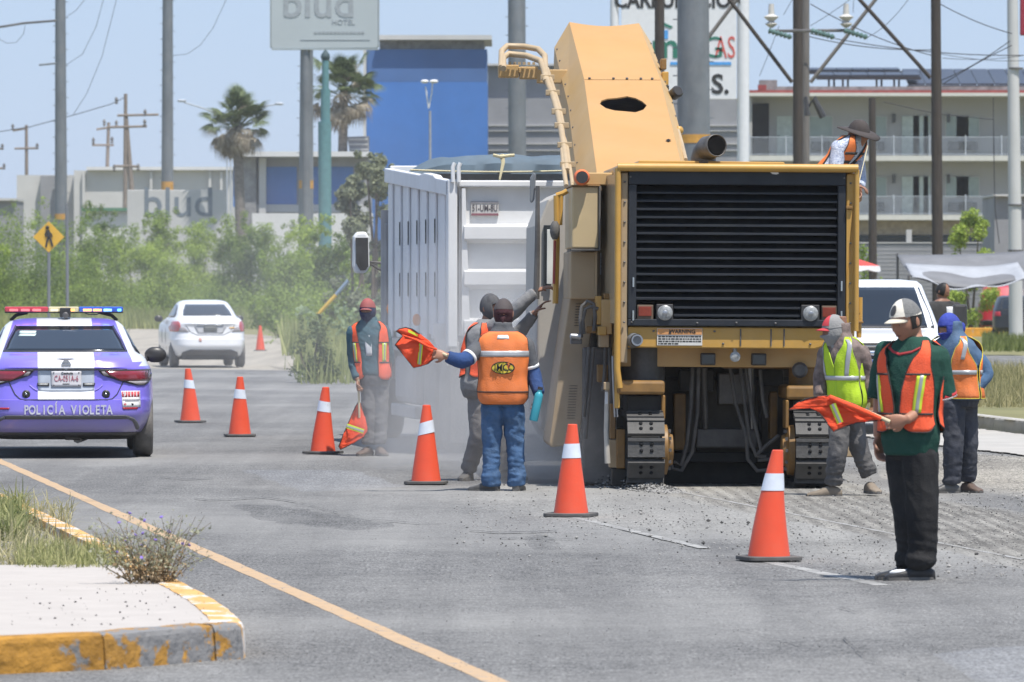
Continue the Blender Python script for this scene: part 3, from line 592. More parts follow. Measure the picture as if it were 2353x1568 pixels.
# block wall, column and yard things at the right
L = L3(2100, 246); t = thing('block_wall', 'low grey block wall with a pale post in front of the motel', 'wall', L.o)
part('wall', m_grey, t, L, 1950, 2420, 560, None, 0, .3); part('coping', m_pale, t, L, 1948, 2422, 557, 559.6, -.05, .35)
part('post', m_pale, t, L, 2083, 2095, 528, 556.6, 0, .3); part('post', m_pale, t, L, 1966, 1972, 528, 600, -.2, -.06)
mb = MB()
for i in range(14): blk(mb, L, 1950, 2420, 566 + i * 9, 566.8 + i * 9, -.012, -.002)
tag(mb.build('mortar_line', m_pale, t, fix=False), kind='stuff')
L = L3(2320, 235); t = thing('utility_building', 'plain grey flat roofed block behind the white lamp pole', 'building', L.o)
part('wall', m_grey, t, L, 2285, 2600, 452, None, 0, 6); part('roof_slab', m_pale, t, L, 2281, 2604, 447, 451.6, -.3, 6)
# ================================================================ SIGNS AND POLES
L = L3(746, 268); t = thing('hotel_billboard', 'large pale rounded hotel billboard high up, cut by the top edge', 'billboard', L.o)
m_bb = M('billboard_face', (.40, .445, .46), .5, var=.04, scale=.3)
mb = MB(); mb.prism([(L.x(622), L.z(-70)), (L.x(870), L.z(-70)), (L.x(870), L.z(108)), (L.x(867), L.z(112)), (L.x(627), L.z(114)), (L.x(622), L.z(108))], 'y', 0, .5); mb.build('panel', m_bb, t, bevel=.05)
mb = MB(); blk(mb, L, 620.5, 621.9, -70, 110, -.03, .5); blk(mb, L, 624, 869, 112.6, 114.6, -.03, .5); blk(mb, L, 870.1, 871.5, -70, 108, -.03, .5); mb.build('frame', m_bb, t)
text('blud', 98 / L.k, m_let2, t, (L.x(732), -.012, L.z(10)), ext=.01, bold=.02)
text('HOTEL', 17 / L.k, m_let2, t, (L.x(789), -.012, L.z(52)), ext=.01)
mb = MB()
for i in range(13): blk(mb, L, 722 + i * 9, 722 + i * 9 + 7, 73, 78, -.02, -.004)
blk(mb, L, 690, 850, 92, 93, -.02, -.004); mb.build('print_line', m_let2, t, fix=False)
MB().tube([(L.x(703), .25, 0), (L.x(703), .25, L.z(110))], .2, 10).build('post', MT['galvanised'], t)
L = L3(1565, 250); t = thing('gas_station_sign', 'tall white gas station sign with black, green and red lettering between white posts', 'sign', L.o)
m_sign = M('sign_white', (.68, .69, .70), .5, var=.05, dust=.1); m_blk = M('letter_black', (.02, .02, .02), .7); m_grn = M('letter_green', (.02, .16, .11), .7); m_rd = M('letter_red', (.55, .10, .08), .7); m_bl = M('letter_blue', (.07, .30, .65), .7)
part('panel', m_sign, t, L, 1428, 1692, -60, 228, 0, .4)
for a, b in ((1402, 1422), (1694, 1722)): MB().tube([(L.x((a + b) / 2), .2, 0), (L.x((a + b) / 2), .2, L.z(-60))], (b - a) / 2 / L.k, 14).build('post', m_sign, t)
text('CARBURACIÓN', 52 / L.k, m_blk, t, (L.x(1562), -.012, L.z(2)), ext=.01, sx=.82, bold=.03)
text('m', 82 / L.k, m_grn, t, (L.x(1528), -.012, L.z(108)), ext=.01, bold=.03); text('G', 70 / L.k, m_grn, t, (L.x(1638), -.012, L.z(112)), ext=.01)
text('AS', 72 / L.k, m_rd, t, (L.x(1666), -.012, L.z(112)), ext=.01, sx=.6); text('S.', 62 / L.k, m_blk, t, (L.x(1655), -.012, L.z(196)), ext=.01, bold=.03)
part('underline', m_bl, t, L, 1540, 1680, 143, 150, -.03, -.004)
mb = MB(); blk(mb, L, 1520, 1535, 70, 90, -.03, -.004); mb.build('emblem', m_bl, t)
mb = MB(); mb.prism([(L.x(1520), L.z(50)), (L.x(1546), L.z(62)), (L.x(1540), L.z(66)), (L.x(1516), L.z(56))], 'y', -.03, -.004); mb.build('emblem', m_grn, t)
# yellow walking sign
L = L3(112, 156); t = thing('pedestrian_sign', 'yellow diamond warning sign with a black walking figure', 'sign', L.o)
m_sy = M('sign_yellow', (.62, .36, .03), .5, var=.06)
h = 36 / L.k; cz = L.z(545); mb = MB(); mb.prism([(0, cz - h), (h, cz), (0, cz + h), (-h, cz)], 'y', 0, .02); mb.build('sign_plate', m_sy, t, bevel=.006)
pic = MB(); k = 1 / L.k
def pl(pts, r): pic.tube([(x * k, -.012, cz + y * k) for x, y in pts], r * k, 6, flat=1)
pic.ball((-3 * k, -.012, cz + 22 * k), 4.5 * k, 6); pl([(-2, 16), (0, 2)], 4.2); pl([(-1, 14), (6, 6), (8, 0)], 1.8); pl([(-3, 14), (-8, 6), (-5, 0)], 1.8); pl([(0, 2), (-4, -12), (-6, -23)], 2.4); pl([(1, 2), (6, -10), (9, -22)], 2.4)
pic.build('walking_figure', m_blk, t, fix=False); MB().tube([(0, .05, 0), (0, .05, cz + .2)], .045, 8).build('post', MT['galvanised'], t)
t = thing('sign_post', 'thin bare grey post right of the yellow walking sign', 'post', (P(157, HY, 160).x, 160, 0)); MB().tube([(-.02, 0, 0), (-.03, 0, 3.2), (-.05, 0, CH + (HY - 470) * 160 / F)], .045, 8).build('shaft', MT['galvanised'], t)
m_band = M('orange_band', (.48, .25, .05), .8, var=.2)
def pole(name, label, px0, px1, d, w0, w1, ytop, mat, band=None, steps=True, ybase=None):
    b = P(px0, HY, d); x1 = (px1 - px0) * d / F; z1 = CH + (HY - ytop) * d / F; z0 = 0 if ybase is None else CH + (HY - ybase) * d / F
    t = thing(name, label, 'pole', (b.x, d, 0)); r0, r1 = w0 * d / F / 2, w1 * d / F / 2
    MB().tube([(x1 * i / 8, 0, lerp(z0, z1, i / 8)) for i in range(9)], [lerp(r0, r1, i / 8) for i in range(9)], 16).build('shaft', mat, t, fix=False)
    if band:
        za, zb = CH + (HY - band[1]) * d / F, CH + (HY - band[0]) * d / F; f = lambda z: (z - z0) / (z1 - z0)
        MB().tube([(x1 * f(za), 0, za), (x1 * f(zb), 0, zb)], lerp(r0, r1, f(za)) + .012, 16).build('painted_band', m_band, t)
    if steps:
        mb = MB(); z = z1 - .5; s = 1
        while z > z1 - 16: x = x1 * (z - z0) / (z1 - z0); r = lerp(r0, r1, (z - z0) / (z1 - z0)); mb.box(x + s * r if s > 0 else x - r - .13, x + r + .13 if s > 0 else x - r, -.02, .02, z - .015, z + .015); z -= .42; s = -s
        mb.build('step_bolts', MT['galvanised'], t, fix=False)
    return t
GALV = MT['galvanised']
pole('steel_pole', 'leftmost of the tall grey steel poles, with a bracket arm near the top', 141, 139, 300, 31, 23, -90, GALV, (492, 505))
pole('steel_pole', 'tall grey steel pole with an orange band standing behind the painted wall', 384, 386, 310, 30, 23, -90, GALV, (418, 437))
pole('steel_pole', 'tall grey steel pole in front of the hotel billboard, orange band low down', 702, 706, 276, 37, 27, -90, GALV, (415, 434))
pole('steel_pole', 'tall grey steel pole between the blue tower and the conveyor', 1190, 1187, 262, 42, 40, -90, GALV)
pole('steel_pole', 'thickest grey steel pole, in front of the gas station sign', 1596, 1592, 170, 80, 72, -90, GALV, (310, 330))
t = pole('teal_pole', 'stepped teal pole with a pointed cap beside the left palm', 748, 746, 262, 30, 30, 280, M('teal_paint', (.10, .22, .235), .6, var=.15), steps=False)
L = L3(748, 262); m_teal = t.children[0].data.materials[0]
MB().tube([(0, 0, L.z(281)), (0, 0, L.z(205))], 11 / L.k, 14).build('upper_shaft', m_teal, t); MB().tube([(0, 0, L.z(206)), (0, 0, L.z(140))], 8 / L.k, 14).build('top_shaft', m_teal, t)
MB().lathe([(7 / L.k, L.z(141)), (11 / L.k, L.z(133)), (10 / L.k, L.z(126)), (4 / L.k, L.z(118)), (2 / L.k, L.z(114))], 12).build('cap', M('pole_cap', (.05, .08, .09), .7), t)
pole('wooden_pole', 'dark wooden power pole right of the gas station sign, in front of its paler twin', 1834, 1833, 180, 23, 23, -90, MT['wood_pole'], steps=False)
pole('wooden_pole', 'paler grey wooden pole standing tight against the dark power pole', 1851, 1850, 182, 20, 19, -90, MT['wood_pole_grey'], steps=False)
pole('wooden_pole', 'dark wooden pole behind the grey tarpaulin, full height', 2156, 2149, 172, 27, 22, -90, MT['wood_pole'], steps=False)
pole('wooden_pole', 'short dark wooden pole right behind the hatted operator', 2006, 2004, 200, 21, 16, 225, MT['wood_pole'], steps=False)
pole('wooden_pole', 'dark wooden pole behind the top right edge of the conveyor', 1517, 1515, 168, 24, 22, -90, MT['wood_pole'], steps=False)
t = pole('lamp_pole', 'white octagonal concrete pole at the right edge of the picture', 2335, 2325, 200, 33, 24, -90, M('concrete_pole', (.50, .50, .49), .8, var=.08, scale=2, stretch=(1, 1, .3)), steps=False)
for z in (3.1, 4.7, 9.5): MB().tube([(-.03, 0, z), (-.03, 0, z + .06)], .27, 12).build('strap', MT['dark_steel'], t)
L = L3(2351, 190); t = thing('red_sign', 'dark red sign panel cut off by the upper right corner', 'sign', L.o); part('panel', M('maroon', (.28, .02, .04), .5), t, L, 2344, 2460, -60, 82, 0, .2, bevel=.04); MB().tube([(2, .3, 0), (2, .3, 11.5)], .12, 8).build('post', GALV, t)
# street lamps seen against the blue tower and sky
L = L3(990, 296); t = thing('street_lamp', 'white twin headed street lamp against the blue tower', 'street lamp', L.o)
MB().tube([(0, 0, 0), (-.04, 0, L.z(255))], [.09, .06], 8).build('post', M('lamp_grey', (.3, .31, .33), .6), t)
for pts, hx, hw in (([(985, 250), (978, 200)], 976, 9), ([(985, 250), (992, 215), (994, 190)], 997, 10)):
    MB().tube([(L.x(x), 0, L.z(y)) for x, y in pts], .035, 6).build('arm', MT['white_paint'], t); MB().ball((L.x(hx), -.1, L.z(188)), (hw / L.k, .3, 4.5 / L.k), 6).build('lamp_head', MT['white_paint'], t)
for lab, pts, hd in (('curved street lamp arm reaching left from behind the left palm', [(522, 300), (520, 272), (470, 250), (424, 236)], (418, 232)), ('curved street lamp arm reaching right from behind the left palm', [(530, 300), (545, 262), (600, 246), (636, 240)], (642, 239))):
    L = L3(524, 360); t = thing('street_lamp', lab, 'street lamp', L.o, 0, 'street lamps behind the left palm'); MB().tube([(L.x(pts[0][0]), 0, 0)] + [(L.x(x), 0, L.z(y)) for x, y in pts], .05, 6).build('post', m_rail, t); MB().ball((L.x(hd[0]), 0, L.z(hd[1])), (.3, .2, .11), 5).build('lamp_head', m_rail, t)
# distant pylons on the left
m_far = M('weathered_post', (.22, .18, .15), .9, var=.2)
def pylon(label, d, posts, arms, ins):
    L = L3(posts[0][0], d); t = thing('power_pylon', label, 'pylon', L.o)
    for x0, y0, x1, y1 in posts: MB().tube([(L.x(x0), 0, max(0, L.z(y0))), (L.x(x1), 0, L.z(y1))], [.19, .12], 8).build('post', m_far, t)
    for x0, y0, x1, y1 in arms: MB().tube([(L.x(x0), -.1, L.z(y0)), (L.x(x1), -.1, L.z(y1))], .085, 6).build('crossarm', m_far, t)
    for x, y in ins: MB().lathe([(.05, 0), (.14, .1), (.05, .2), (.14, .3), (.05, .5)], 8, Matrix.Translation((L.x(x), -.1, L.z(y)))).build('insulator', MT['dark_steel'], t)
pylon('tallest distant wooden pylon, A shaped, left of the second steel pole', 400, [(287, 600, 289, 216), (303, 440, 290, 262)], [(270, 266, 365, 264), (248, 293, 338, 291), (262, 382, 318, 383)], [(333, 291), (334, 268), (263, 395), (318, 393), (268, 240)])
pylon('thin distant pylon just left of the A shaped one', 430, [(240, 600, 250, 282)], [(212, 334, 262, 334), (222, 298, 260, 292)], [(215, 332), (258, 330), (240, 290), (268, 292)])
pylon('distant single pole pylon left of the first steel pole', 450, [(62, 620, 61, 288)], [(30, 301, 62, 295), (34, 342, 88, 341)], [(86, 344), (30, 300)])
pylon('pylon half cut by the left edge of the picture', 460, [(-20, 620, -20, 330)], [(-30, 345, 8, 342), (-30, 388, 12, 387)], [(6, 345), (10, 390)])
# ---------------------------------------------------------------- wires
def wire(label, pts, d, r=.014, sag=0, group='overhead cables', name='power_line'):
    q = []
    if len(pts) == 2:
        (a, b) = pts
        for i in range(13): s_ = i / 12; q.append(P(lerp(a[0], b[0], s_), lerp(a[1], b[1], s_) + sag * 4 * s_ * (1 - s_), lerp(d if not isinstance(d, tuple) else d[0], d if not isinstance(d, tuple) else d[1], s_)))
    else: q = [P(x, y, d if not isinstance(d, tuple) else lerp(d[0], d[1], i / (len(pts) - 1))) for i, (x, y) in enumerate(pts)]
    o = MB().tube(q, r, 5).build(name, MT['wire'], fix=False); return tag(o, label, 'cable', group)
wire('cable sweeping up to the sky right of the leftmost steel pole', [(168, 265), (200, 215), (235, 130), (268, 0), (285, -80)], 300)
wire('upper cable curving up from the leftmost steel pole', [(152, 150), (190, 125), (222, 60), (238, 0), (250, -60)], 301)
wire('short cable leaving the top of the leftmost steel pole', [(152, 40), (175, 25), (195, 0), (215, -40)], 302)
wire('cable curving up to the right from the second steel pole', [(398, 128), (430, 125), (460, 105), (490, 65), (520, 0), (540, -60)], 310)
wire('cable running from the A shaped pylon to the far left', [(288, 224), (255, 240), (180, 262), (70, 292), (0, 303), (-90, 312)], 405, .03)
wire('cable drooping below the bracket arm of the leftmost pole', [(-10, 85), (15, 100), (38, 98), (55, 78), (58, 60)], 299)
L = L3(0, 299); o = MB().tube([P(-20, 66, 299), P(55, 54, 299), P(130, 48, 299)], .06, 6).build('bracket_arm', MT['dark_steel']); tag(o, 'dark bracket arm clamped to the leftmost steel pole', 'bracket')
o = MB().tube([P(90, 150, 299), P(130, 146, 299)], .05, 6).build('bracket_arm', MT['galvanised']); tag(o, 'short grey bracket low on the leftmost steel pole', 'bracket')
def brace(lab, a, b, d, m): return tag(MB().tube([P(*a, d), P(*b, d)], .062, 8).build('brace_timber', m), lab, 'brace', 'crossed braces between the wooden poles')
brace('dark diagonal timber crossing the gas sign down to the dark pole', (1630, -60), (1820, 190), 178, MT['wood_pole'])
brace('pale diagonal timber rising right from the paler pole', (1862, 190), (2058, -60), 183, MT['wood_pole_grey'])
brace('dark diagonal timber falling right to the tarpaulin pole', (1930, -50), (2138, 180), 176, MT['wood_pole'])
brace('diagonal timber rising right across the gas station sign', (1625, 90), (1745, -70), 179, MT['wood_pole_grey'])
for i, (a, b, s_, lab) in enumerate((((1862, 10), (2148, 130), 12, 'cable from the paler wooden pole to the tarpaulin pole'), ((1860, 85), (2148, 115), 10, 'lower cable from the insulators towards the tarpaulin pole'), ((1862, 78), (2353, 128), 14, 'long cable from the insulators towards the white lamp pole'),
        ((2160, 10), (2325, 78), 6, 'cable from the tarpaulin pole up to the white lamp pole'), ((2150, 190), (2320, 95), 8, 'slack cable rising to the white lamp pole'), ((2165, 195), (2325, 105), -4, 'second slack cable rising to the white lamp pole'),
        ((1862, 60), (1990, -30), 4, 'thin wire rising right above the crossarm'), ((1985, 90), (2100, -20), 16, 'curved thin wire behind the crossed timbers'), ((2160, 124), (2353, 140), 6, 'faint wire behind the solar panels'), ((2165, 134), (2353, 128), 6, 'second faint wire behind the solar panels'), ((1745, 175), (1790, 60), 2, 'thin guy wire left of the dark wooden pole'),
        ((1800, 35), (1840, -40), 2, 'lead wire to the left insulator'), ((1960, 30), (1962, -40), 0, 'lead wire to the right insulator'))):
    wire(lab, [a, b], 181 + i * .6, .016 if i < 6 else .01, s_)
wire('thin cable hanging down the front of the motel', [(2282, 225), (2283, 330), (2286, 480), (2296, 560)], 234, .02)
wire('cable from the short pole to the motel wall', [(2030, 235), (2150, 262), (2282, 275)], 236, .02)
t = thing('crossarm', 'insulator crossarm on the dark wooden pole', 'crossarm', P(1846, 72, 178)); k = 178 / F
MB().tube([(-75 * k, 0, 0), (110 * k, 0, .02)], .05, 6).build('arm', MT['dark_steel'], t)
m_ins = M('green_insulator', (.10, .17, .155), .3, var=.3)
for x in (-78, 20, 96):
    a = Vector((x * k, -.1, 0)); b = Vector(((x + 48) * k, -.5, -16 * k)); mb = MB(); n = 11
    mb.tube([a.lerp(b, i / n) for i in range(n + 1)], [.05 if i % 2 else .10 for i in range(n + 1)], 8); mb.build('insulator', m_ins, t)
for x in (-74, 98): mb = MB(); mb.lathe([(.05, 0), (.2, .12), (.08, .2), (.24, .34), (.1, .42), (.08, .75)], 10, Matrix.Translation((x * k, 0, .1))); mb.build('post_insulator', M('white_insulator', (.5, .48, .44), .4), t)
t = thing('cable_splice', 'black cable splice box hanging on the paler wooden pole', 'splice box', P(1858, 245, 178))
for p in ([(0, 0, 0), (.15, -.1, .25), (.45, -.1, -.35)], [(-.1, -.1, .3), (-.05, -.15, -.3)]): MB().tube(p, [.05, .10, .12][:len(p)], 8).build('sleeve', MT['black_plastic'], t)
t = thing('guy_wire', 'slanting guy wire with a yellow sleeve in the weeds left of the truck', 'guy wire', P(722, 735, 150)); o_ = P(722, 735, 150)
MB().tube([Vector((0, 0, -.8)), P(738, 715, 150) - o_], .03, 6).build('anchor', MT['dark_steel'], t); MB().tube([P(730, 724, 150) - o_, P(772, 678, 150) - o_], .05, 8).build('sleeve', M('sleeve_yellow', (.55, .36, .05), .5), t); MB().tube([P(768, 682, 150) - o_, P(800, 645, 150) - o_], .045, 8).build('upper_sleeve', M('sleeve_blue_grey', (.18, .25, .34), .5), t); MB().tube([P(798, 647, 150) - o_, P(1000, 400, 151) - o_], .012, 5).build('cable', MT['wire'], t)
# ---------------------------------------------------------------- tarpaulin stall, umbrella
m_tarpg = M('tarp_grey', (.16, .16, .165), .7, var=.15, scale=2); m_tarpw = M('tarp_pale', (.33, .34, .36), .6, var=.12, scale=2)
def drape(mb, f, nu, nv, mi): mb.loft([[f(i / nu, j / nv) for j in range(nv + 1)] for i in range(nu + 1)], mi, caps=False, closed=False)
t = thing('tarpaulin', 'grey and silver tarpaulin stretched as a sagging shade roof over a stall', 'tarpaulin', (P(2215, HY, 150).x, 150, 0)); L = L3(2215, 150)
def tp(x, y, dy): return Vector((L.x(x), dy, L.z(y)))
def fA(u, v): a = tp(2085, 583, 4).lerp(tp(2420, 572, 4), u); b = tp(2092, 636, 0).lerp(tp(2430, 618, 0), u); p = a.lerp(b, v); p.z -= sin(pi * u) * (.30 * v + .05) + .04 * sin(9 * u + 5 * v) * v; return p
mb = MB(); drape(mb, fA, 24, 8, 0); o = mb.build('top_sheet', m_tarpg, t); o.modifiers.new('Solidify', 'SOLIDIFY').thickness = .012
def fB(u, v): a = tp(2088, 590, 3.0).lerp(tp(2345, 585, 3), u) ; p = fA(u * .78 + .01, .42); q = fA(u * .78 + .01, 1.0); a = p; b = q; a = a + Vector((0, -.35, .03)); b = b + Vector((0, -.2, -.04)); p = a.lerp(b, v); p.z -= .12 * sin(pi * u) * sin(pi * v) - .05 * sin(14 * u) * v; return p
mb = MB(); drape(mb, fB, 22, 8, 0); o = mb.build('silver_sheet', m_tarpw, t); o.modifiers.new('Solidify', 'SOLIDIFY').thickness = .012
for x, y, dy in ((2088, 638, 0), (2425, 622, 0), (2086, 585, 4)): MB().tube([(L.x(x), dy, 0), (L.x(x), dy, L.z(y) + .05)], .035, 8).build('stall_post', MT['dark_steel'], t)
MB().tube([fA(i / 10, 1) + Vector((0, -.03, -.02)) for i in range(11)], .02, 5).build('rope', MT['wire'], t)
L = L3(1905, 132); t = thing('umbrella', 'red and white scalloped umbrella half hidden behind the machine', 'umbrella', (L.o[0], 132, 0)); mr = M('umbrella_red', (.60, .06, .045), .7); mw = M('umbrella_white', (.72, .71, .69), .7)
mb = MB(); n = 32; zt = L.z(578)
rings = [[Vector((r * cos(2 * pi * k / n), r * sin(2 * pi * k / n), zt - dz - (.05 * (k % 4 == 0 or k % 4 == 2) * 0 + sc * abs(sin(2 * pi * k / n * 4))))) for k in range(n)] for r, dz, sc in ((.02, 0, 0), (.65, .17, 0), (1.18, .34, 0), (1.20, .43, .05))]
mb.loft(rings[:3], 0, caps=False); mb.build('canopy', mr, t); mb = MB(); mb.loft(rings[2:], 0, caps=False); mb.build('fringe', mw, t); MB().tube([(0, 0, 0), (0, 0, zt)], .025, 8).build('post', MT['steel'], t)
# ================================================================ COLD MILLING MACHINE
class LP:
    def __init__(s, px, d, hd): s.o = P(px, HY, d); s.o.z = 0; s.c, s.s = cos(radians(hd)), sin(radians(hd)); s.hd = radians(hd)
    def x(s, px, ly=0): k = (px - CX) / F; return (k * (s.o.y + ly * s.c) - s.o.x + ly * s.s) / (s.c - k * s.s)
    def z(s, py, ly=0): return CH + (HY - py) * (s.o.y + ly * s.c) / F
    def p(s, px, py, ly=0): return Vector((s.x(px, ly), ly, s.z(py, ly)))
    def w(s, v): v = Vector(v); return Vector((v.x * s.c + v.y * s.s, -v.x * s.s + v.y * s.c, v.z))
    def inv(s, wv): v = wv - s.o; return Vector((v.x * s.c + v.y * s.s, -v.x * s.s + v.y * s.c, wv.z))
    def bx(s, mb, a, b, c, d, y0, y1, mi=0): return mb.box(s.x(a, y0), s.x(b, y0), y0, y1, s.z(d, y0), s.z(c, y0), mi)
mY = M('machine_yellow', (.50, .27, .040), .42, var=.12, scale=3, dust=.3, dcol=(.38, .27, .14), dscale=2.5, wear=(6, .70), wcol=(.16, .10, .05), bump=.12, bs=7)
mYd = M('machine_yellow_dusty', (.49, .30, .105), .6, var=.08, scale=2, dust=.4, dcol=(.47, .35, .21), dscale=1.4, wear=(5, .71), wcol=(.24, .16, .08), bump=.12, bs=6)
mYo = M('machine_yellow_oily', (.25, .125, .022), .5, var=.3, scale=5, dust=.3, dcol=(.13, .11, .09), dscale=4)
mTan = M('machine_tan', (.38, .27, .15), .6, var=.1, scale=2, wear=(5, .70), wcol=(.20, .14, .08), bump=.12, bs=6, dust=.5, dcol=(.36, .29, .20), dscale=1.2)
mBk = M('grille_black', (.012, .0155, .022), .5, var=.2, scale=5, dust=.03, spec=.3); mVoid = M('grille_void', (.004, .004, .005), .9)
mGs = M('greasy_steel', (.022, .021, .02), .7, .1, var=.4, scale=8, dust=.3, dcol=(.07, .065, .06)); mPad = M('track_pad', (.062, .06, .058), .7, .2, var=.3, scale=8, dust=.4, dcol=(.12, .115, .108), bump=.3, bs=30)
mHose = MT['black_rubber']
K = LP(1690, 49, 2.0)
mm = thing('milling_machine', 'big yellow cold milling machine with black louvred rear and raised discharge conveyor', 'road milling machine', K.o, K.hd)
mm.rotation_euler = (0, radians(.3), K.hd)
def kb(name, m, a, b, c, d, y0, y1, bevel=.012, parent=mm): mb = MB(); K.bx(mb, a, b, c, d, y0, y1); return mb.build(name, m, parent, bevel)
# hood: core, top and edge beads
xl, xr = K.x(1417), K.x(1964); zt = K.z(381)
mb = MB(); mb.loft([[(xl, .3, 1.05), (xr, .3, 1.05), (xr, .3, zt - .01), (xl, .3, zt - .01)], [(xl, 2.6, 1.05), (xr, 2.6, 1.05), (xr, 2.6, zt - .03), (xl, 2.6, zt - .03)], [(xl, 6.2, 1.0), (xr, 6.2, 1.0), (xr, 6.2, 1.95), (xl, 6.2, 1.95)]], smooth=False)
mb.build('hood', mYd, mm, .01)
mb = MB(); mb.box(xl - .01, xr + .01, -.06, 2.4, zt - .055, zt + .0); mb.build('hood_top', mY, mm, .02)
MB().tube([(xl - .01, -.05, zt - .02), (xr + .01, -.05, zt - .02)], .036, 10).build('edge_bead', mY, mm)
MB().tube([(xl - .005, -.05, zt - .03), (xl - .003, -.05, K.z(850)), (xl + .02, -.05, K.z(893))], .027, 10).build('edge_bead', mY, mm)
MB().tube([(xr, -.05, zt - .03), (xr + .0, -.05, K.z(760))], .022, 10).build('edge_bead', mY, mm)
mb = MB(); mb.prism([(xl - .012, zt - .02), (xl + .014, zt - .02), (xl + .014, K.z(880)), (xl - .012, K.z(870))], 'y', -.04, .62); mb.build('side_plate', mY, mm)
kb('corner_post', mTan, 1423, 1440, 398, 836, -.0, .3); kb('corner_post', mY, 1941, 1961, 398, 775, -.0, .3)
mb = MB(); mb.prism([(K.x(1941), K.z(480)), (K.x(1955), K.z(480)), (K.x(1941), K.z(640))], 'y', -.03, -.002); mb.build('gusset', mY, mm, .004)
kb('bracket', mYo, 1941, 1956, 472, 479, -.06, -.002, .004); kb('bracket', mYo, 1941, 1958, 766, 773, -.06, -.002, .004)
# louvred grille
G0, G1 = K.x(1441), K.x(1940)
def gb(name, x0, x1, y0, y1, m=mBk, a=-.02, b=.06): return kb(name, m, x0, x1, y0, y1, a, b, .006)
gb('grille_frame', 1441, 1940, 391, 425.5); gb('grille_frame', 1441, 1459.5, 426, 734); gb('grille_frame', 1922.5, 1940, 426, 734); gb('grille_frame', 1441, 1940, 734.5, 750)
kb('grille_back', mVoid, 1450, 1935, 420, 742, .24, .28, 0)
def slat(px0, px1, y):
    z = K.z(y); mb = MB(); mb.prism([(.012, z - .008), (.012, z + .008), (.03, z + .012), (.19, z + .068), (.19, z + .062), (.03, z + .002)], 'x', K.x(px0), K.x(px1)); return mb
s0 = None
for i in range(14):
    y = 444.5 + i * 18.72
    if s0 is None: s0 = slat(1460, 1922, y).build('slat', mBk, mm); z0 = y
    else: o = link('slat', s0.data, mm); o.location.z = K.z(y) - K.z(z0); o.rotation_euler = (R_.uniform(-.012, .012) * .2, R_.uniform(-.0022, .0022), 0)
for y in (708, 726): slat(1547, 1838, y).build('slat', mBk, mm)
m_rl = M('red_lens', (.20, .035, .018), .3, var=.15, scale=30); m_wl = M('clear_lens', (.27, .275, .27), .3, var=.4, scale=40, spec=.8); m_brn = M('lamp_bezel', (.13, .09, .06), .6)
for a, b, ra, rb, la, lb in ((1462, 1499, 1465, 1495, 1506, 1545), (1886, 1921, 1888, 1918, 1839, 1881)):
    o = kb('tail_lamp', m_brn, a, b, 702, 737, -.005, .05, .006); kb('lens', m_rl, ra, rb, 706, 728, -.018, -.0055, .004, mm).parent = o
    o = kb('work_lamp', MT['black_plastic'], la, lb, 700, 737, -.02, .05, .008); mb = MB(); cx, cz = (K.x(la) + K.x(lb)) / 2, K.z(720)
    mb.lathe([(.066, 0), (.066, .010), (.058, .018), (.03, .024), (.003, .026)], 24, Matrix.Translation((cx, -.021, cz)) @ Matrix.Rotation(pi / 2, 4, 'X') @ Matrix.Translation((0, 0, 0))); l_ = mb.build('lens', m_wl, o)
    mb = MB(); mb.lathe([(.02, 0), (.022, .006), (.014, .010), (.002, .010)], 14, Matrix.Translation((cx, -.046, cz)) @ Matrix.Rotation(pi / 2, 4, 'X')); mb.build('bulb', MT['steel'], o)
for x, y0, y1 in ((1453, 639, 661), (1453, 715, 738), (1931.5, 645, 668), (1931.5, 714, 734)): MB().tube([K.p(x, y0, -.03), K.p(x, y1, -.03)], .010, 8).build('latch_pin', MT['chrome'], mm)
sp_ = [K.p(x, y, -.0225) for x, y in ((1766, 396), (1770, 393.5), (1777, 393), (1784, 395), (1786, 399), (1780, 401), (1771, 400))]
MB().add(sp_, [tuple(range(7))]).build('bird_dropping', MT['white_paint'], mm)  # white bird-dropping mark on the grille top
bp_ = MB().ball((0, 0, 0), .011, 4).mesh('bolt', MT['dark_steel'])
for x, y in [(1432, 420 + 46 * i) for i in range(9)] + [(1951, 420 + 46 * i) for i in range(8)] + [(1450, 742), (1600, 743), (1690, 742), (1780, 743), (1931, 742)] + [(1445, 408), (1936, 408), (1500, 762), (1660, 790), (1860, 790), (1640, 762)]: link('bolt', bp_, mm).location = K.p(x, y, -.004 if y < 735 and x not in (1445, 1936) else (-.024 if y < 750 else .016))
# rear beam with warning plate
mb = MB(); q = [(K.x(1441), K.z(800)), (K.x(1870), K.z(802)), (K.x(1886), K.z(797)), (K.x(1897), K.z(786)), (K.x(1905), K.z(753)), (K.x(1441), K.z(752))]; mb.prism(q, 'y', .02, .5); mb.build('rear_beam', mY, mm, .01)
for x in (1700, 1770, 1800): MB().tube([K.p(x, 756, .015), K.p(x, 796, .012)], .006, 6).build('cable', mHose, mm)
wp = kb('warning_plate', M('plate_white', (.62, .60, .55), .5, dust=.2, dscale=8), 1508, 1612, 755, 795, .004, .018, .002)
o = kb('plate_header', M('plate_orange', (.62, .25, .05), .5, dust=.2, dscale=8), 1509, 1611, 756, 770, -.001, .0035, 0); o.parent = wp
mk_blk = M('print_black', (.02, .02, .02), .7)
text('WARNING', .046, mk_blk, wp, (K.x(1566), -.003, K.z(763)), ext=.0006, bold=.0012)
mb = MB(); mb.prism([(K.x(1534), K.z(768)), (K.x(1541), K.z(768)), (K.x(1537.5), K.z(758.5))], 'y', -.004, -.002); mb.build('warning_triangle', mk_blk, wp)
mb = MB()
for i, y in enumerate((773, 778.5, 784, 789.5)):
    x = 1511
    while x < (1608 if i < 3 else 1555): w_ = R_.uniform(3, 9); K.bx(mb, x, min(x + w_, 1609), y, y + 2.9, .002, .0036); x += w_ + 1.6
mb.build('print_line', mk_blk, wp, fix=False)
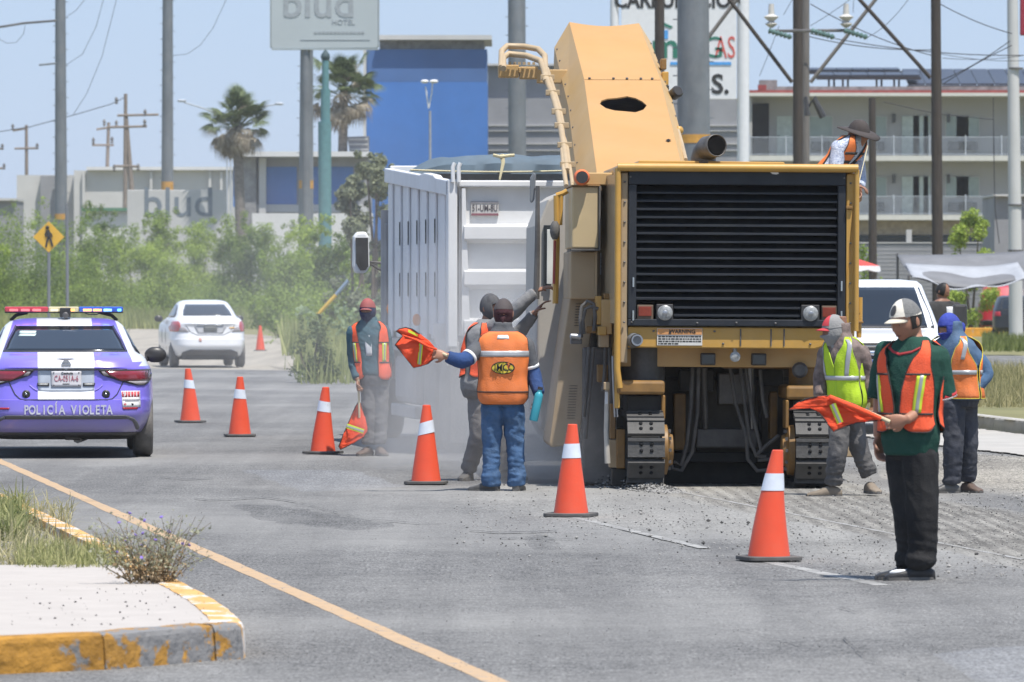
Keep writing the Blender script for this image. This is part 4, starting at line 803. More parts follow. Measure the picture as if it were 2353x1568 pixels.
MB().tube([K.p(1425, 786, .5), K.p(1450, 784, .1), K.p(1461, 783, -.10)], [.075, .07, .055], 14, cap=False).build('drain_pipe', MT['galvanised'], mm); MB().lathe([(.036, .0), (.036, .03), (.05, .03), (.05, 0)], 18, Matrix.Translation(K.p(1462, 783, -.10)) @ Matrix.Rotation(pi / 2, 4, 'X')).build('pipe_rim', MT['steel'], mm)
# roof hatch and exhaust
mb = MB(); mb.prism([(K.x(1466), K.z(378)), (K.x(1470), K.z(368)), (K.x(1806), K.z(370)), (K.x(1808), K.z(379))], 'y', .35, 1.3); mb.build('hatch', mY, mm, .008)
ex = K.p(1612, 372, .45); mb = MB(); mb.tube([ex + Vector((0, 0, -.1)), ex + Vector((0, 0, .03)), ex + Vector((.008, -.02, .075)), ex + Vector((.035, -.08, .118)), ex + Vector((.10, -.24, .135))], [.104, .102, .10, .096, .090], 20, cap=False)
o = mb.build('exhaust_pipe', M('exhaust_steel', (.11, .105, .10), .5, .5, var=.4, scale=8), mm); o.modifiers.new('Solidify', 'SOLIDIFY').thickness = -.008
mb = MB(); e2 = ex + Vector((.097, -.232, .1345)); mb.lathe([(.001, 0), (.080, 0)], 20, Matrix.Translation(e2) @ Matrix.Rotation(.36, 4, 'Z') @ Matrix.Rotation(pi / 2 - .06, 4, 'X')); mb.build('pipe_bore', mVoid, mm)
for dz in (.05, .075): MB().lathe([(.103, 0), (.108, .006), (.103, .012)], 20, Matrix.Translation(ex + Vector((0, 0, dz - .06)))).build('clamp_ring', MT['steel'], mm)
# left flank: protruding tank box, panels and long skirt
def flank(name, m, a, b, c, d, y0, y1, bev=.015):
    return kb(name, m, a, b, c, d, y0, y1, bev)
kb('flank_core', mTan, 1345, 1430, 440, 740, .95, 6.0)
bxp = kb('side_tank', M('tank_panel', (.50, .38, .20), .5, var=.06, dust=.3, dcol=(.42, .34, .24), dscale=2), 1311, 1372, 431, 573, .55, 1.9, .014)
for a, b, c, d in ((1372.5, 1377, 429, 578), (1309, 1372, 574, 578.5)): kb('rubber_seal', mHose, a, b, c, d, .53, .7, .004)
kb('tank_lid', mYo, 1309, 1376, 427, 430.6, .53, 1.9, .004)
mb = MB(); mb.prism([(K.x(1412, .05), .05), (K.x(1378, .95), .95), (K.x(1412, .05) + .02, .95)], 'z', K.z(745), K.z(402)); mb.build('hood_flank', M('flank_gloss', (.43, .33, .20), .25, var=.06, dust=.3, dcol=(.4, .34, .26), coat=.3), mm)
kb('side_panel', mTan, 1308, 1367, 580, 690, .72, 2.1); kb('side_rib', mTan, 1365, 1370, 580, 690, .66, .715, .003)
mb = MB(); q = [(1307, 686), (1369, 686), (1352, 800), (1333, 1000), (1327, 1022), (1266, 1030), (1262, 1020), (1282, 860)]
mb.prism([(K.x(x, .9), K.z(y, .9)) for x, y in q], 'y', .9, 2.3); mb.build('side_skirt', M('skirt_brown', (.36, .25, .13), .6, var=.1, dust=.5, dcol=(.33, .28, .22), dscale=1.2), mm, .012)
mb = MB()
for y0, n in ((700, 9), (888, 13)):
    for i in range(n): y = y0 + i * 6.2; xm = lerp(1330, 1312, (y - 700) / 250); K.bx(mb, xm - 9, xm + 9, y, y + 1.1, .893, .899)
mb.build('vent_slots', mVoid, mm, fix=False)
mG = M('flank_beige', (.44, .41, .36), .6, var=.06, dust=.5, dcol=(.38, .35, .31), dscale=1.5)
mb = MB(); q = [(1256, 462), (1282, 444), (1330, 444), (1330, 1000), (1262, 1018), (1243, 980), (1232, 800), (1233, 520)]
mb.prism([(K.x(x, 2.4), K.z(y, 2.4)) for x, y in q], 'y', 2.4, 5.2); mb.build('front_flank', mG, mm, .02)
kb('flank_window', m_winb, 1246, 1264, 520, 660, 2.37, 2.395, .004); kb('flank_notice', M('notice_white', (.62, .62, .58), .5), 1254, 1268, 530, 655, 2.35, 2.368, .003)
for pts, r, m in (([(1275, 452), (1277, 560), (1274, 700)], .026, mY), ([(1286, 445), (1284, 520)], .02, mY), ([(1275, 452), (1290, 447), (1300, 441)], .024, mY)): MB().tube([K.p(x, y, 1.2) for x, y in pts], r, 8).build('hand_rail', m, mm)
MB().ball(K.p(1272, 532, 1.1), (.045, .05, .09), 7).build('rubber_buffer', mHose, mm); MB().tube([K.p(1272, 555, 1.15), K.p(1270, 655, 1.15)], .012, 6).build('strap', M('red_strap', (.35, .08, .07), .7), mm)
MB().tube([K.p(1232, 430, 2.0), K.p(1232, 560, 2.0), K.p(1230, 690, 2.0)], [.018, .024, .028], 8).build('mirror_pole', MT['dark_steel'], mm)
mb = MB(); mb.loft([[K.p(x, y, l) for x, y, l in q] for q in ([(1214, 412, 2.1), (1222, 398, 2.1), (1228, 404, 2.1), (1225, 462, 2.1), (1218, 470, 2.1), (1214, 466, 2.1)], [(1215, 412, 2.45), (1223, 400, 2.45), (1228, 406, 2.45), (1225, 460, 2.45), (1219, 468, 2.45), (1215, 464, 2.45)])], smooth=False); mb.build('side_mirror', M('mirror_grey', (.16, .17, .18), .3), mm, .01)
MB().tube([K.p(1226, 436, 2.1), K.p(1233, 440, 2.0)], .01, 6).build('mirror_arm', MT['dark_steel'], mm)
o = MB().lathe([(.055, .05), (.07, .02), (.07, -.06), (.05, -.075)], 22, Matrix.Translation(K.p(1333, 410, .5)) @ Matrix.Rotation(pi / 2, 4, 'X')).build('hose_reel', M('reel_orange', (.70, .16, .05), .5), mm)
MB().lathe([(.001, .055), (.052, .055), (.052, .08), (.001, .08)], 22, Matrix.Translation(K.p(1333, 410, .5)) @ Matrix.Rotation(pi / 2, 4, 'X')).build('reel_core', MT['black_plastic'], o)
kb('reel_bracket', mYd, 1326, 1412, 399, 428, .62, 1.2, .01)
for a, b, c, d in ((1376, 1388, 583, 633), (1386, 1393, 652, 675)): kb('notice_label', M('label_white', (.60, .60, .58), .5, dust=.2, dscale=9), a, b, c, d, .935, .948, .001)
text('HOT', .05, mk_blk, mm, (K.x(1382, .93), .931, K.z(608, .93)), rot=(pi / 2, pi / 2, 0), ext=.0006, bold=.001)
# valve block, hoses
for a, b, c, d, y0, m in ((1368, 1380, 682, 748, .42, mY), (1380, 1404, 690, 770, .38, mYd), (1372, 1392, 752, 772, .36, mY), (1385, 1400, 676, 690, .42, mYo), (1376, 1398, 770, 800, .40, mTan), (1345, 1368, 752, 768, .5, mYo)): kb('valve_block', m, a, b, c, d, y0, y0 + .3, .008)
for i, pts in enumerate(([(1334, 778), (1331, 735), (1335, 706), (1348, 694), (1362, 700), (1366, 730), (1363, 762)], [(1340, 770), (1337, 738), (1343, 712), (1355, 706), (1372, 712)], [(1362, 800), (1356, 880), (1349, 950), (1345, 1010)], [(1352, 800), (1347, 880), (1340, 960)], [(1398, 800), (1402, 870), (1404, 940)], [(1390, 780), (1388, 860), (1384, 900)])): MB().tube([K.p(x, y, .42) for x, y in pts], .016, 8).build('hydraulic_hose', mHose, mm)
MB().tube([K.p(1309, 774, .4), K.p(1331, 776, .42)], [.022, .03], 10).build('nozzle', MT['steel'], mm); kb('nozzle_block', MT['dark_steel'], 1310, 1336, 780, 793, .42, .6, .01)
# running gear
def track(px0, px1, ytop, side):
    xa, xb = K.x(px0, -.1), K.x(px1, -.1); w_ = xb - xa; t = MB(); zc, r, Ln = .335, .305, 1.25
    pm = MB(); pm.box(-w_ / 2, w_ / 2, -.014, .026, -.083, .083)
    for sx in (-.045, .045):
        for sz in (-.028, .028): pm.lathe([(.001, .001), (.014, .001), (.017, .006), (.001, .008)], 8, Matrix.Translation((sx, -.0145, sz)) @ Matrix.Rotation(pi / 2, 4, 'X'), 1)
    pm.box(-w_ / 2, w_ / 2, -.028, -.0145, .052, .079)
    me = pm.mesh('pad', [mPad, mVoid])
    core = MB(); core.loft([[(xa + .04 + (w_ - .08) * k, y, z) for (y, z) in [(.2 + .24 * cos(a) * .9, zc + .26 * sin(a)) for a in [pi / 2 + pi * i / 8 for i in range(9)]] + [(Ln + .22 * cos(a), zc + .26 * sin(a)) for a in [-pi / 2 + pi * i / 8 for i in range(9)]]] for k in (0, 1)])
    tr = core.build('track', mGs, mm); per = 2 * Ln + 2 * pi * r; n = int(per / .19); cx = (xa + xb) / 2
    for i in range(n):
        s_ = per * (i + .35) / n
        if s_ < pi * r: a = pi / 2 + s_ / r; y, z, rot = .22 + r * cos(a), zc + r * sin(a), a
        elif s_ < pi * r + Ln: y, z, rot = .22 + (s_ - pi * r), zc - r, 1.5 * pi
        elif s_ < 2 * pi * r + Ln: a = -pi / 2 + (s_ - pi * r - Ln) / r; y, z, rot = .22 + Ln + r * cos(a), zc + r * sin(a), a
        else: y, z, rot = .22 + Ln - (s_ - 2 * pi * r - Ln), zc + r, pi / 2
        o = link('pad', me, tr); o.location = (cx, y - .1, z); o.rotation_euler = (rot - pi, 0, 0) if True else None
    hx = xb if side < 0 else xa; sg = 1 if side < 0 else -1
    MB().lathe([(.22, 0), (.215, .05), (.14, .07), (.13, .10), (.05, .11)], 24, Matrix.Translation((hx - sg * .01, .22, zc)) @ Matrix.Rotation(sg * pi / 2, 4, 'Y')).build('hub', mYo, tr)
    fl = MB()
    for i in range(10): a = 2 * pi * i / 10; fl.box(hx + sg * .06 - .012, hx + sg * .06 + .012, .22 + .17 * cos(a) - .014, .22 + .17 * cos(a) + .014, zc + .17 * sin(a) - .014, zc + .17 * sin(a) + .014)
    fl.build('hub_bolts', MT['dark_steel'], tr, fix=False); return tr
track(1441, 1526, 942, -1); track(1827, 1914, 945, 1)
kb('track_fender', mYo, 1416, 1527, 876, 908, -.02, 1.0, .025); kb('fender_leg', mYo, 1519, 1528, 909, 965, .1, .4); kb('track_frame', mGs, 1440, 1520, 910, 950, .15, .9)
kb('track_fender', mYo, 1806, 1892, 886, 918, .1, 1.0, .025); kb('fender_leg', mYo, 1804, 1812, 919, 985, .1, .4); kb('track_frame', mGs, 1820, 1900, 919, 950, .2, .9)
MB().tube([K.p(1476, 800, .45), K.p(1476, 880, .45)], .19, 20).build('lift_column', M('column_black', (.03, .03, .032), .35, var=.3, dust=.2), mm)
mb = MB(); mb.tube([K.p(1856, 812, .5), K.p(1856, 888, .5)], .17, 20); mb.build('lift_column', mYo, mm); MB().lathe([(.05, 0), (.07, .02), (.05, .04)], 14, Matrix.Translation(K.p(1836, 850, .28)) @ Matrix.Rotation(pi / 2, 4, 'X')).build('swivel_fitting', MT['dark_steel'], mm)
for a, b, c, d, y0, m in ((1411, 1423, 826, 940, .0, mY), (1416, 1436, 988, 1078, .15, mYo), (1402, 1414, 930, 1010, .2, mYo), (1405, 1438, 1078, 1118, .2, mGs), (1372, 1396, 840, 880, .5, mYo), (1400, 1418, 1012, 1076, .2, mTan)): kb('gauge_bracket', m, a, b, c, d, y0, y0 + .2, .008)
MB().tube([K.p(1394, 898, .1), K.p(1392, 990, .1), K.p(1396, 1066, .12)], [.02, .02, .026], 10).build('gauge_rod', M('rod_pale', (.45, .42, .37), .4, var=.2), mm); kb('rod_head', mTan, 1386, 1400, 880, 898, .04, .14, .008); kb('rod_label', M('rod_label', (.6, .6, .6), .5), 1389, 1396, 902, 930, .07, .078, .001)
for x in (1406, 1412): MB().tube([K.p(x, 820, .05), K.p(x + 2, 890, .02), K.p(x + 6, 960, .05)], .009, 6).build('cable', MT['steel'], mm)
kb('side_shield', MT['dark_steel'], 1338, 1406, 800, 1115, .75, .95, .02)
kb('scraper_plate', M('scraper', (.085, .074, .06), .85, var=.5, scale=3, dust=.5, dcol=(.13, .12, .105)), 1520, 1830, 832, 1062, 1.25, 1.45, .02); kb('scraper_rib', mGs, 1528, 1820, 866, 874, 1.2, 1.245, .004); kb('scraper_rib', mGs, 1528, 1820, 1040, 1062, 1.15, 1.245, .004)
for x in (1600, 1742): kb('scraper_rib', mGs, x, x + 7, 876, 1038, 1.2, 1.245, .004)
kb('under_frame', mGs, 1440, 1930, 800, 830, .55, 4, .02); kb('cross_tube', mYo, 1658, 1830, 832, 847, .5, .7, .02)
mb = MB(); mb.prism([(K.x(1690, .45), K.z(820)), (K.x(1735, .45), K.z(833)), (K.x(1690, .45), K.z(846)), (K.x(1690, .45), K.z(838)), (K.x(1718, .45), K.z(833)), (K.x(1690, .45), K.z(828))], 'y', .42, .49); mb.build('brace', mYo, mm)
for x in (1625, 1742): o = kb('work_lamp', MT['black_plastic'], x - 16, x + 18, 812, 840, .1, .22, .012); kb('lamp_glass', m_winb, x - 13, x + 15, 815, 837, .088, .0985, .004).parent = o
for a, b, c, d, y0, m in ((1560, 1640, 850, 900, .95, mGs), (1650, 1735, 858, 930, 1.0, MT['dark_steel']), (1745, 1800, 850, 888, .9, mGs), (1548, 1575, 905, 1035, 1.0, mYo), (1768, 1786, 900, 1010, .95, mYo), (1600, 1740, 985, 1030, 1.05, MT['dark_steel'])): kb('drum_fitting', m, a, b, c, d, y0, y0 + .2, .015)
for x in (1615, 1722): MB().tube([K.p(x, 845, .9), K.p(x + 6, 985, 1.0)], [.035, .022], 10).build('lift_ram', MT['steel'] if x > 1700 else MT['dark_steel'], mm)
MB().lathe([(.03, 0), (.045, .01), (.045, .05), (.02, .06)], 16, Matrix.Translation(K.p(1687, 820, .1)) @ Matrix.Rotation(pi / 2, 4, 'X')).build('camera_lamp', m_wl, mm); MB().tube([K.p(1687, 800, .12), K.p(1687, 815, .12)], .02, 8).build('lamp_stem', MT['steel'], mm)
for pts in ([(1590, 845), (1586, 940), (1578, 1020), (1565, 1070), (1548, 1062)], [(1604, 845), (1602, 950), (1590, 1040), (1566, 1082), (1545, 1078), (1538, 1050)], [(1676, 845), (1690, 930), (1714, 1000), (1718, 1055), (1740, 1082), (1765, 1080)], [(1700, 845), (1712, 940), (1722, 1010), (1738, 1048), (1760, 1050)], [(1712, 845), (1728, 950), (1750, 1040)], [(1745, 850), (1752, 920), (1762, 960)], [(1790, 1000), (1765, 1020), (1738, 1045), (1742, 1058), (1775, 1055)]): MB().tube([K.p(x, y, .62) for x, y in pts], .017, 8).build('hydraulic_hose', mHose, mm)
mb = MB(); K.bx(mb, 1530, 1825, 1063, 1122, 1.3, 5.5); mb.build('drum_housing', mGs, mm); kb('belly', mGs, 1440, 1940, 760, 1000, 2.6, 6, .03)
kb('right_skirt', mTan, 1930, 1962, 700, 1050, 2.2, 5.5)
for a, b, c, d in ((1967, 1980, 682, 738), (1966, 1978, 742, 775)): MB().tube([K.p((a + b) / 2, c, .3), K.p((a + b) / 2, d, .3)], (b - a) / 2 / 267, 10).build('grab_post', mY, mm)
kb('step_bracket', mYo, 1961, 1982, 737, 742, .25, .4, .004)
mb = MB(); mb.box(xl + .3, xr + .25, 2.9, 5.2, 1.58, 1.66); mb.build('operator_deck', mGs, mm)
# discharge conveyor
def cd(y): return 14.84 / (.281 - (HY - y) / F)
def cp(x, y): return K.inv(P(x, y, cd(y)))
Lf = [(1303, 52), (1338, 184), (1366, 384), (1372, 430)]; Rt = [(1463, 54), (1513, 184), (1560, 370), (1572, 430)]
mC = M('conveyor_cover', (.46, .25, .088), .6, var=.06, scale=1.2, dust=.35, dcol=(.46, .29, .145), dscale=1.0, spec=.25, wear=(4, .72), wcol=(.40, .27, .15), bump=.15, bs=3)
holep = [(1374, 240), (1378, 232), (1390, 228), (1412, 226), (1436, 222), (1456, 226), (1472, 234), (1482, 243), (1474, 253), (1456, 259), (1434, 257), (1408, 255), (1388, 250)]
from mathutils.geometry import tessellate_polygon
cm = thing('x', None, None); bpy.data.objects.remove(cm)
def panelfill(name, outer, hole=None, m=mC, off=0):
    loops = [[cp(*q) for q in outer]] + ([[cp(*q) for q in hole]] if hole else []); v = [p for l in loops for p in l]
    tri = tessellate_polygon(loops); mb = MB(); mb.add(v, [tuple(t) for t in tri]); o = mb.build(name, m, mm); s = o.modifiers.new('Solidify', 'SOLIDIFY'); s.thickness = .014; s.offset = -1 if o.data.polygons[0].normal.y < 0 else 1; return o
lip = [(1303, 52)] + [(lerp(1303, 1463, i / 10), lerp(52, 54, i / 10) + 8 * sin(pi * i / 10)) for i in range(1, 10)] + [(1463, 54)]
panelfill('conveyor_cover', lip + [(1513, 184), (1338, 184)])
panelfill('conveyor_cover', [(1338, 185), (1513, 185), (1560, 371), (1572, 430), (1372, 430), (1366, 385)], holep)
dn = Vector((0, .15, -1)).normalized()
def side(seq, sg, wout, drop):
    mb = MB(); r1 = [cp(*q) for q in seq]; r2 = [p + Vector((sg * wout, 0, -drop)) for p in r1]; r2[0] += Vector((0, -.1, -.0)); r3 = [p + Vector((sg * .01, 0, -.35)) for p in r2]
    mb.loft([[a, b, c, c + Vector((-sg * .03, 0, 0)), b + Vector((-sg * .03, 0, 0)), a + Vector((-sg * .02, 0, -.02))] for a, b, c in zip(r1, r2, r3)], smooth=False); return mb.build('conveyor_side', mYd, mm), r2
sL, low = side(Lf, -1, .17, .29); sR, lowr = side(Rt, 1, .13, .22)
mb = MB(); mb.loft([[cp(*a) + Vector((0, .05, -.5)), cp(*b) + Vector((0, .05, -.5)), cp(*b) + Vector((0, .05, -.62)), cp(*a) + Vector((0, .05, -.62))] for a, b in zip(Lf, Rt)], smooth=False); mb.build('conveyor_belt', mHose, mm)
bo = MB()
for x in (1372 - 12, 1405, 1436, 1468, 1494): q = cp(x if x > 1365 else 1350, 183); bo.ball(q + Vector((0, -.01, .008)), .016, 4)
for q0, q1 in zip(low, low[1:]):
    for i in range(5): bo.ball(q0.lerp(q1, (i + .4) / 5) + Vector((.02, -.02, .03)), .013, 4)
for q0, q1 in zip(lowr, lowr[1:]):
    for i in range(6): bo.ball(q0.lerp(q1, (i + .4) / 6) + Vector((-.02, -.02, .03)), .013, 4)
bo.build('cover_bolts', MT['dark_steel'], mm, fix=False)
panelfill('lifting_slot', [(1525, 325), (1532, 322), (1539, 325), (1532, 328)], None, mVoid).modifiers.clear()
bpy.data.objects[[o.name for o in mm.children if o.name.startswith('lifting_slot')][0]].location = (0, -.004, .012)
def kp(x, y, d): return K.inv(P(x, y, d))
mPipe = M('pipe_tan', (.40, .29, .16), .5, var=.1, dust=.3, dcol=(.4, .34, .26), dscale=3)
for pts, r in (([(1147, 158), (1148, 120), (1160, 108), (1200, 109), (1232, 115), (1247, 130), (1248, 155), (1252, 185), (1266, 220), (1278, 262), (1286, 300), (1293, 345), (1300, 395)], .034), ([(1152, 160), (1152, 135), (1164, 126), (1205, 130), (1238, 142), (1246, 165), (1250, 190)], .034), ([(1253, 160), (1266, 200), (1282, 250), (1290, 290)], .022), ([(1284, 290), (1296, 330), (1306, 385), (1312, 425)], .02), ([(1288, 345), (1292, 390), (1298, 430)], .024), ([(1300, 340), (1308, 400), (1312, 430)], .018)):
    MB().tube([kp(x, y, lerp(62.2, 57.2, (y - 108) / 320)) for x, y in pts], r, 10).build('water_pipe', mPipe, mm)
for a, b, c, d in ((1141, 1188, 151, 180), (1190, 1232, 155, 183), (1186, 1194, 156, 170)):
    p0, p1 = kp(a, d, 62), kp(b, c, 62); MB().box(p0.x, p1.x, p0.y, p0.y + .22, p0.z, p1.z).build('junction_box', mYd, mm, .012)
for i in range(8): q = kp(1145 + i * 11, 151, 61.95); MB().box(q.x - .015, q.x + .015, q.y, q.y + .03, q.z, q.z + .03).build('box_bolt', mPipe, mm)
p0 = kp(1240, 172, 62); MB().box(p0.x - .05, p0.x + .35, p0.y, p0.y + .12, p0.z - .1, p0.z + .05).build('box_arm', mYd, mm, .01)
for (x, y) in ((1250, 180), (1262, 215), (1276, 258), (1283, 290), (1290, 335), (1297, 380)): q = kp(x, y, lerp(62.2, 57.2, (y - 108) / 320)); MB().box(q.x - .06, q.x + .09, q.y - .05, q.y + .06, q.z - .03, q.z + .03).build('pipe_clamp', mPipe, mm, .006)
for a, b, c, d, dd, m in ((1514, 1527, 135, 160, 61.9, mYo), (1517, 1532, 165, 196, 61.5, mY), (1524, 1533, 196, 210, 61.3, mGs)):
    p0, p1 = kp(a, d, dd), kp(b, c, dd); MB().box(p0.x, p1.x, p0.y, p0.y + .2, p0.z, p1.z).build('hinge_bracket', m, mm, .01)
q = kp(1548, 214, 61); MB().lathe([(.03, -.08), (.062, -.05), (.066, .05), (.05, .07)], 14, Matrix.Translation(q) @ Matrix.Rotation(1.2, 4, 'X') @ Matrix.Rotation(.4, 4, 'Y')).build('flood_lamp', MT['black_plastic'], mm)
MB().tube([kp(1550, 296, 59.6), kp(1562, 330, 58.8), kp(1572, 368, 58)], [.035, .025, .022], 8).build('tie_rod', mPipe, mm); MB().ball(kp(1556, 300, 59.5), .05, 6).build('rod_end', mY, mm)
# ================================================================ DUMP TRUCK
T = LP(1307, 59.4, 8.0)
tk = thing('dump_truck', 'white ribbed dump truck waiting under the conveyor of the milling machine', 'dump truck', T.o, T.hd)
mW = MT['white_dirty']; mWd = M('truck_grey', (.36, .355, .35), .7, var=.2, scale=2, dust=.5, dcol=(.30, .28, .26)); mDk = MT['dark_steel']
def tb(name, m, x0, x1, y0, y1, z0, z1, bevel=.012): return MB().box(x0, x1, y0, y1, z0, z1).build(name, m, tk, bevel)
XL = T.x(1043); XR = -XL; z0, z1 = T.z(772), T.z(420); zf = T.z(392, 5.6); YF = 5.6
tb('tailgate', mW, XL + .06, XR - .06, .06, .14, z0, z1 - .02, .006)
mb = MB()
zs = [(T.z(424), T.z(436))]
def ledge(yc, h):
    z = T.z(yc); mb = MB(); mb.prism([(.055, z + .02), (-.06, z - .01), (-.06, z - h * .75), (.055, z - h)], 'x', XL + .10, XR - .10); mb.build('gate_rib', mW, tk, .006)
ledge(519, .19); ledge(622, .20); ledge(735, .17)
tb('gate_rim', mW, XL + .05, XR - .05, -.03, .14, z1 - .05, z1 + .02, .015)
mb = MB(); mb.prism([(XL + .08, z0 + .02), (XL + .17, z0 + .02), (XL + .12, z1 - .06), (XL + .08, z1 - .06)], 'y', -.02, .06); mb.build('gate_stile', mW, tk, .006)
for sx in (-1, 1): tb('corner_post', mW, sx * (-XL) - .07, sx * (-XL) + .03, -.06, .10, z0 - .12, z1 + .03, .015)
for x in (XL - .02, XL + .04): MB().tube([(x, -.08, z1), (x, -.08, z1 + .16), (x + .02, -.08, z1 + .2)], .022, 8).build('hinge_pin', mW, tk)
pl_ = MB().box(T.x(1083), T.x(1147), .035, .055, T.z(497), T.z(463)).build('licence_plate', M('plate_pale', (.5, .49, .48), .5, dust=.4, dscale=8), tk, .004)
MB().box(T.x(1084), T.x(1146), .03, .0345, T.z(496), T.z(491)).build('plate_band', M('plate_maroon', (.22, .10, .12), .6), pl_); MB().box(T.x(1084), T.x(1146), .03, .0345, T.z(468), T.z(464)).build('plate_band', M('plate_grey', (.28, .27, .28), .6), pl_)
text('51-UM-8U', .10, M('plate_print', (.10, .09, .10), .7), pl_, (T.x(1115), .032, T.z(479.5)), ext=.001, sx=.62, bold=.001)
# left side wall with stakes
mb = MB(); mb.prism([(.1, z0), (YF, z0 + .02), (YF, zf), (.1, z1)], 'x', XL, XL + .05); mb.build('side_wall', mW, tk)
mb = MB(); mb.prism([(.1, z0), (YF, z0), (YF, zf), (.1, z1)], 'x', XR - .05, XR); mb.build('side_wall', mW, tk)
mb = MB(); mb.prism([(.0, z1 - .14), (YF, zf - .14), (YF, zf + .02), (2.4, lerp(z1, zf, .43) + .02), (2.0, lerp(z1, zf, .36) + .05), (1.2, lerp(z1, zf, .2) + .05), (1.0, lerp(z1, zf, .18) + .02), (.0, z1 + .02)], 'x', XL - .07, XL + .02); mb.build('top_rail', mW, tk, .01)
for i in range(7):
    y = .55 + i * .78; zt_ = lerp(z1, zf, y / YF) - .14
    mb = MB(); mb.prism([(XL - .028, z0 - .05), (XL - .001, z0 - .05), (XL - .001, zt_), (XL - .028, zt_)], 'y', y, y + .36); mb.build('side_stake', mW, tk, .012)
sm_ = MB().box(-.0025, .0025, -.02, .02, -.13, .13).mesh('slot', mVoid)
for zz in (2.35, 1.78):
    for i in range(1, 6): link('slot', sm_, tk).location = (XL - .031, .57 + i * .78, zz)
tb('sill_rail', mWd, XL - .05, XL + .05, -.05, YF, z0 - .2, z0 - .06, .01)
# load, headboard and blue grey tarpaulin roll
tb('load', M('load_millings', (.16, .155, .15), .95, var=.3, scale=6, bump=.8, bs=12), XL + .06, XR - .06, .2, YF - .1, z0 + .1, z1 - .25, 0)
tb('headboard', mW, XL, XR, YF, YF + .08, z0, zf + .05)
def tarp(u, v):
    x = lerp(XL + .1, XR, u); a = pi * v; top = T.z(358, 5.2) - .25 * max(0, 1 - u * 5) ** 1.5 + .012 * sin(17 * u) - .012 * sin(7 * u + 1); base = T.z(402, 5.2)
    return Vector((x, 5.25 - .55 * cos(a) + .03 * sin(23 * u + 6 * v), base + (top - base) * sin(a) ** .6 + .008 * sin(31 * u + 9 * v) * sin(a)))
mb = MB(); drape(mb, tarp, 44, 10, 0); mb.build('cover_sheet', M('cover_blue_grey', (.075, .115, .15), .8, var=.2, scale=3, dust=.2, dcol=(.2, .21, .22)), tk)
m_rope = M('rope', (.55, .48, .3), .8)
MB().tube([(lerp(XL + .1, XR - .4, i / 10), 4.55, T.z(392, 4.6) - .02 * sin(pi * i / 10)) for i in range(11)], .011, 5).build('rope', m_rope, tk)
MB().tube([T.p(1154, 357, 4.6), T.p(1156, 375, 4.55), T.p(1148, 414, 4.5)], [.03, .022, .012], 6).build('rope_knot', m_rope, tk); MB().tube([T.p(1134, 357, 4.6), T.p(1150, 361, 4.55), T.p(1170, 358, 4.6), T.p(1182, 357, 4.6)], .018, 6).build('rope_knot', m_rope, tk)
# cab, mirror, lamps
mCab = MT['white_paint']; cz = T.z(466, 6.6)
mb = MB(); mb.prism([(5.95, .7), (8.2, .7), (8.4, 1.6), (7.9, cz - .05), (7.7, cz), (6.1, cz), (5.95, cz - .1)], 'x', T.x(880, 8.2), XR + .10); mb.build('cab', mCab, tk, .06)
MB().tube([(T.x(892, 5.85), 5.85, .7), (T.x(892, 5.85), 5.85, cz - .1)], .085, 14).build('exhaust_stack', mWd, tk); tb('air_box', mWd, T.x(884, 5.75), XL + .2, 5.72, 5.93, .9, cz - .25, .02)
for y, px, py in ((2.2, 963, 735), (5.7, 902, 710)): o = MB().ball(T.p(px, py, y) + Vector((-.03, -.03, 0)), (.045, .05, .07), 7).build('marker_lamp', M('amber_lens', (.75, .22, .02), .2), tk)
mi = [(813, 545), (820, 534), (842, 533), (848, 545), (850, 612), (842, 628), (818, 629), (812, 612)]
mb = MB(); mb.prism([(T.x(x, 7.3), T.z(y, 7.3)) for x, y in mi], 'y', 7.3, 7.45); mo = mb.build('wing_mirror', mCab, tk, .03)
mb = MB(); mb.prism([(T.x(x, 7.28), T.z(y, 7.28)) for x, y in [(817, 547), (846, 547), (847, 612), (840, 622), (828, 622), (818, 605)]], 'y', 7.285, 7.297); mb.build('mirror_glass', M('mirror_glass', (.22, .21, .2), .12, .8, var=.2), mo)
for a, b in (((850, 602), (882, 606)), ((850, 606), (882, 626)), ((850, 610), (880, 603))): MB().tube([T.p(*a, 7.35), T.p(*b, 7.4)], .013, 6).build('mirror_arm', mDk, tk)
# chassis, wheels, flaps
tb('chassis_rail', mDk, -.5, -.35, .1, 8, .75, 1.0); tb('chassis_rail', mDk, .35, .5, .1, 8, .75, 1.0); tb('rear_bumper', mWd, XL + .1, XR - .1, -.02, .1, T.z(845), T.z(800), .01)
mb = MB(); mb.prism([(T.x(1000), T.z(742)), (T.x(1040), T.z(742)), (T.x(1036), T.z(842)), (T.x(1000), T.z(770))], 'y', .2, .3); mb.build('mud_wing', mW, tk, .01)
ty = MB(); ty.lathe([(.30, -.13), (.47, -.14), (.52, -.10), (.52, .10), (.47, .14), (.30, .13), (.28, .0)], 28, Matrix.Rotation(pi / 2, 4, 'Y')); tyme = ty.mesh('tyre', MT['black_rubber'])
rm = MB(); rm.lathe([(.05, .10), (.12, .10), (.16, .02), (.28, .02), (.30, .12), (.30, -.12), (.05, -.05)], 20, Matrix.Rotation(-pi / 2, 4, 'Y')); rmme = rm.mesh('rim', MT['steel'])
for x in (XL + .17, XL + .48, XR - .48, XR - .17):
    for y in (1.0, 2.3): o = link('wheel', tyme, tk); o.location = (x, y, .52); r = link('rim', rmme, o)
for x in (XL + .17, XR - .17): o = link('wheel', tyme, tk); o.location = (x, 7.2, .52); link('rim', rmme, o)
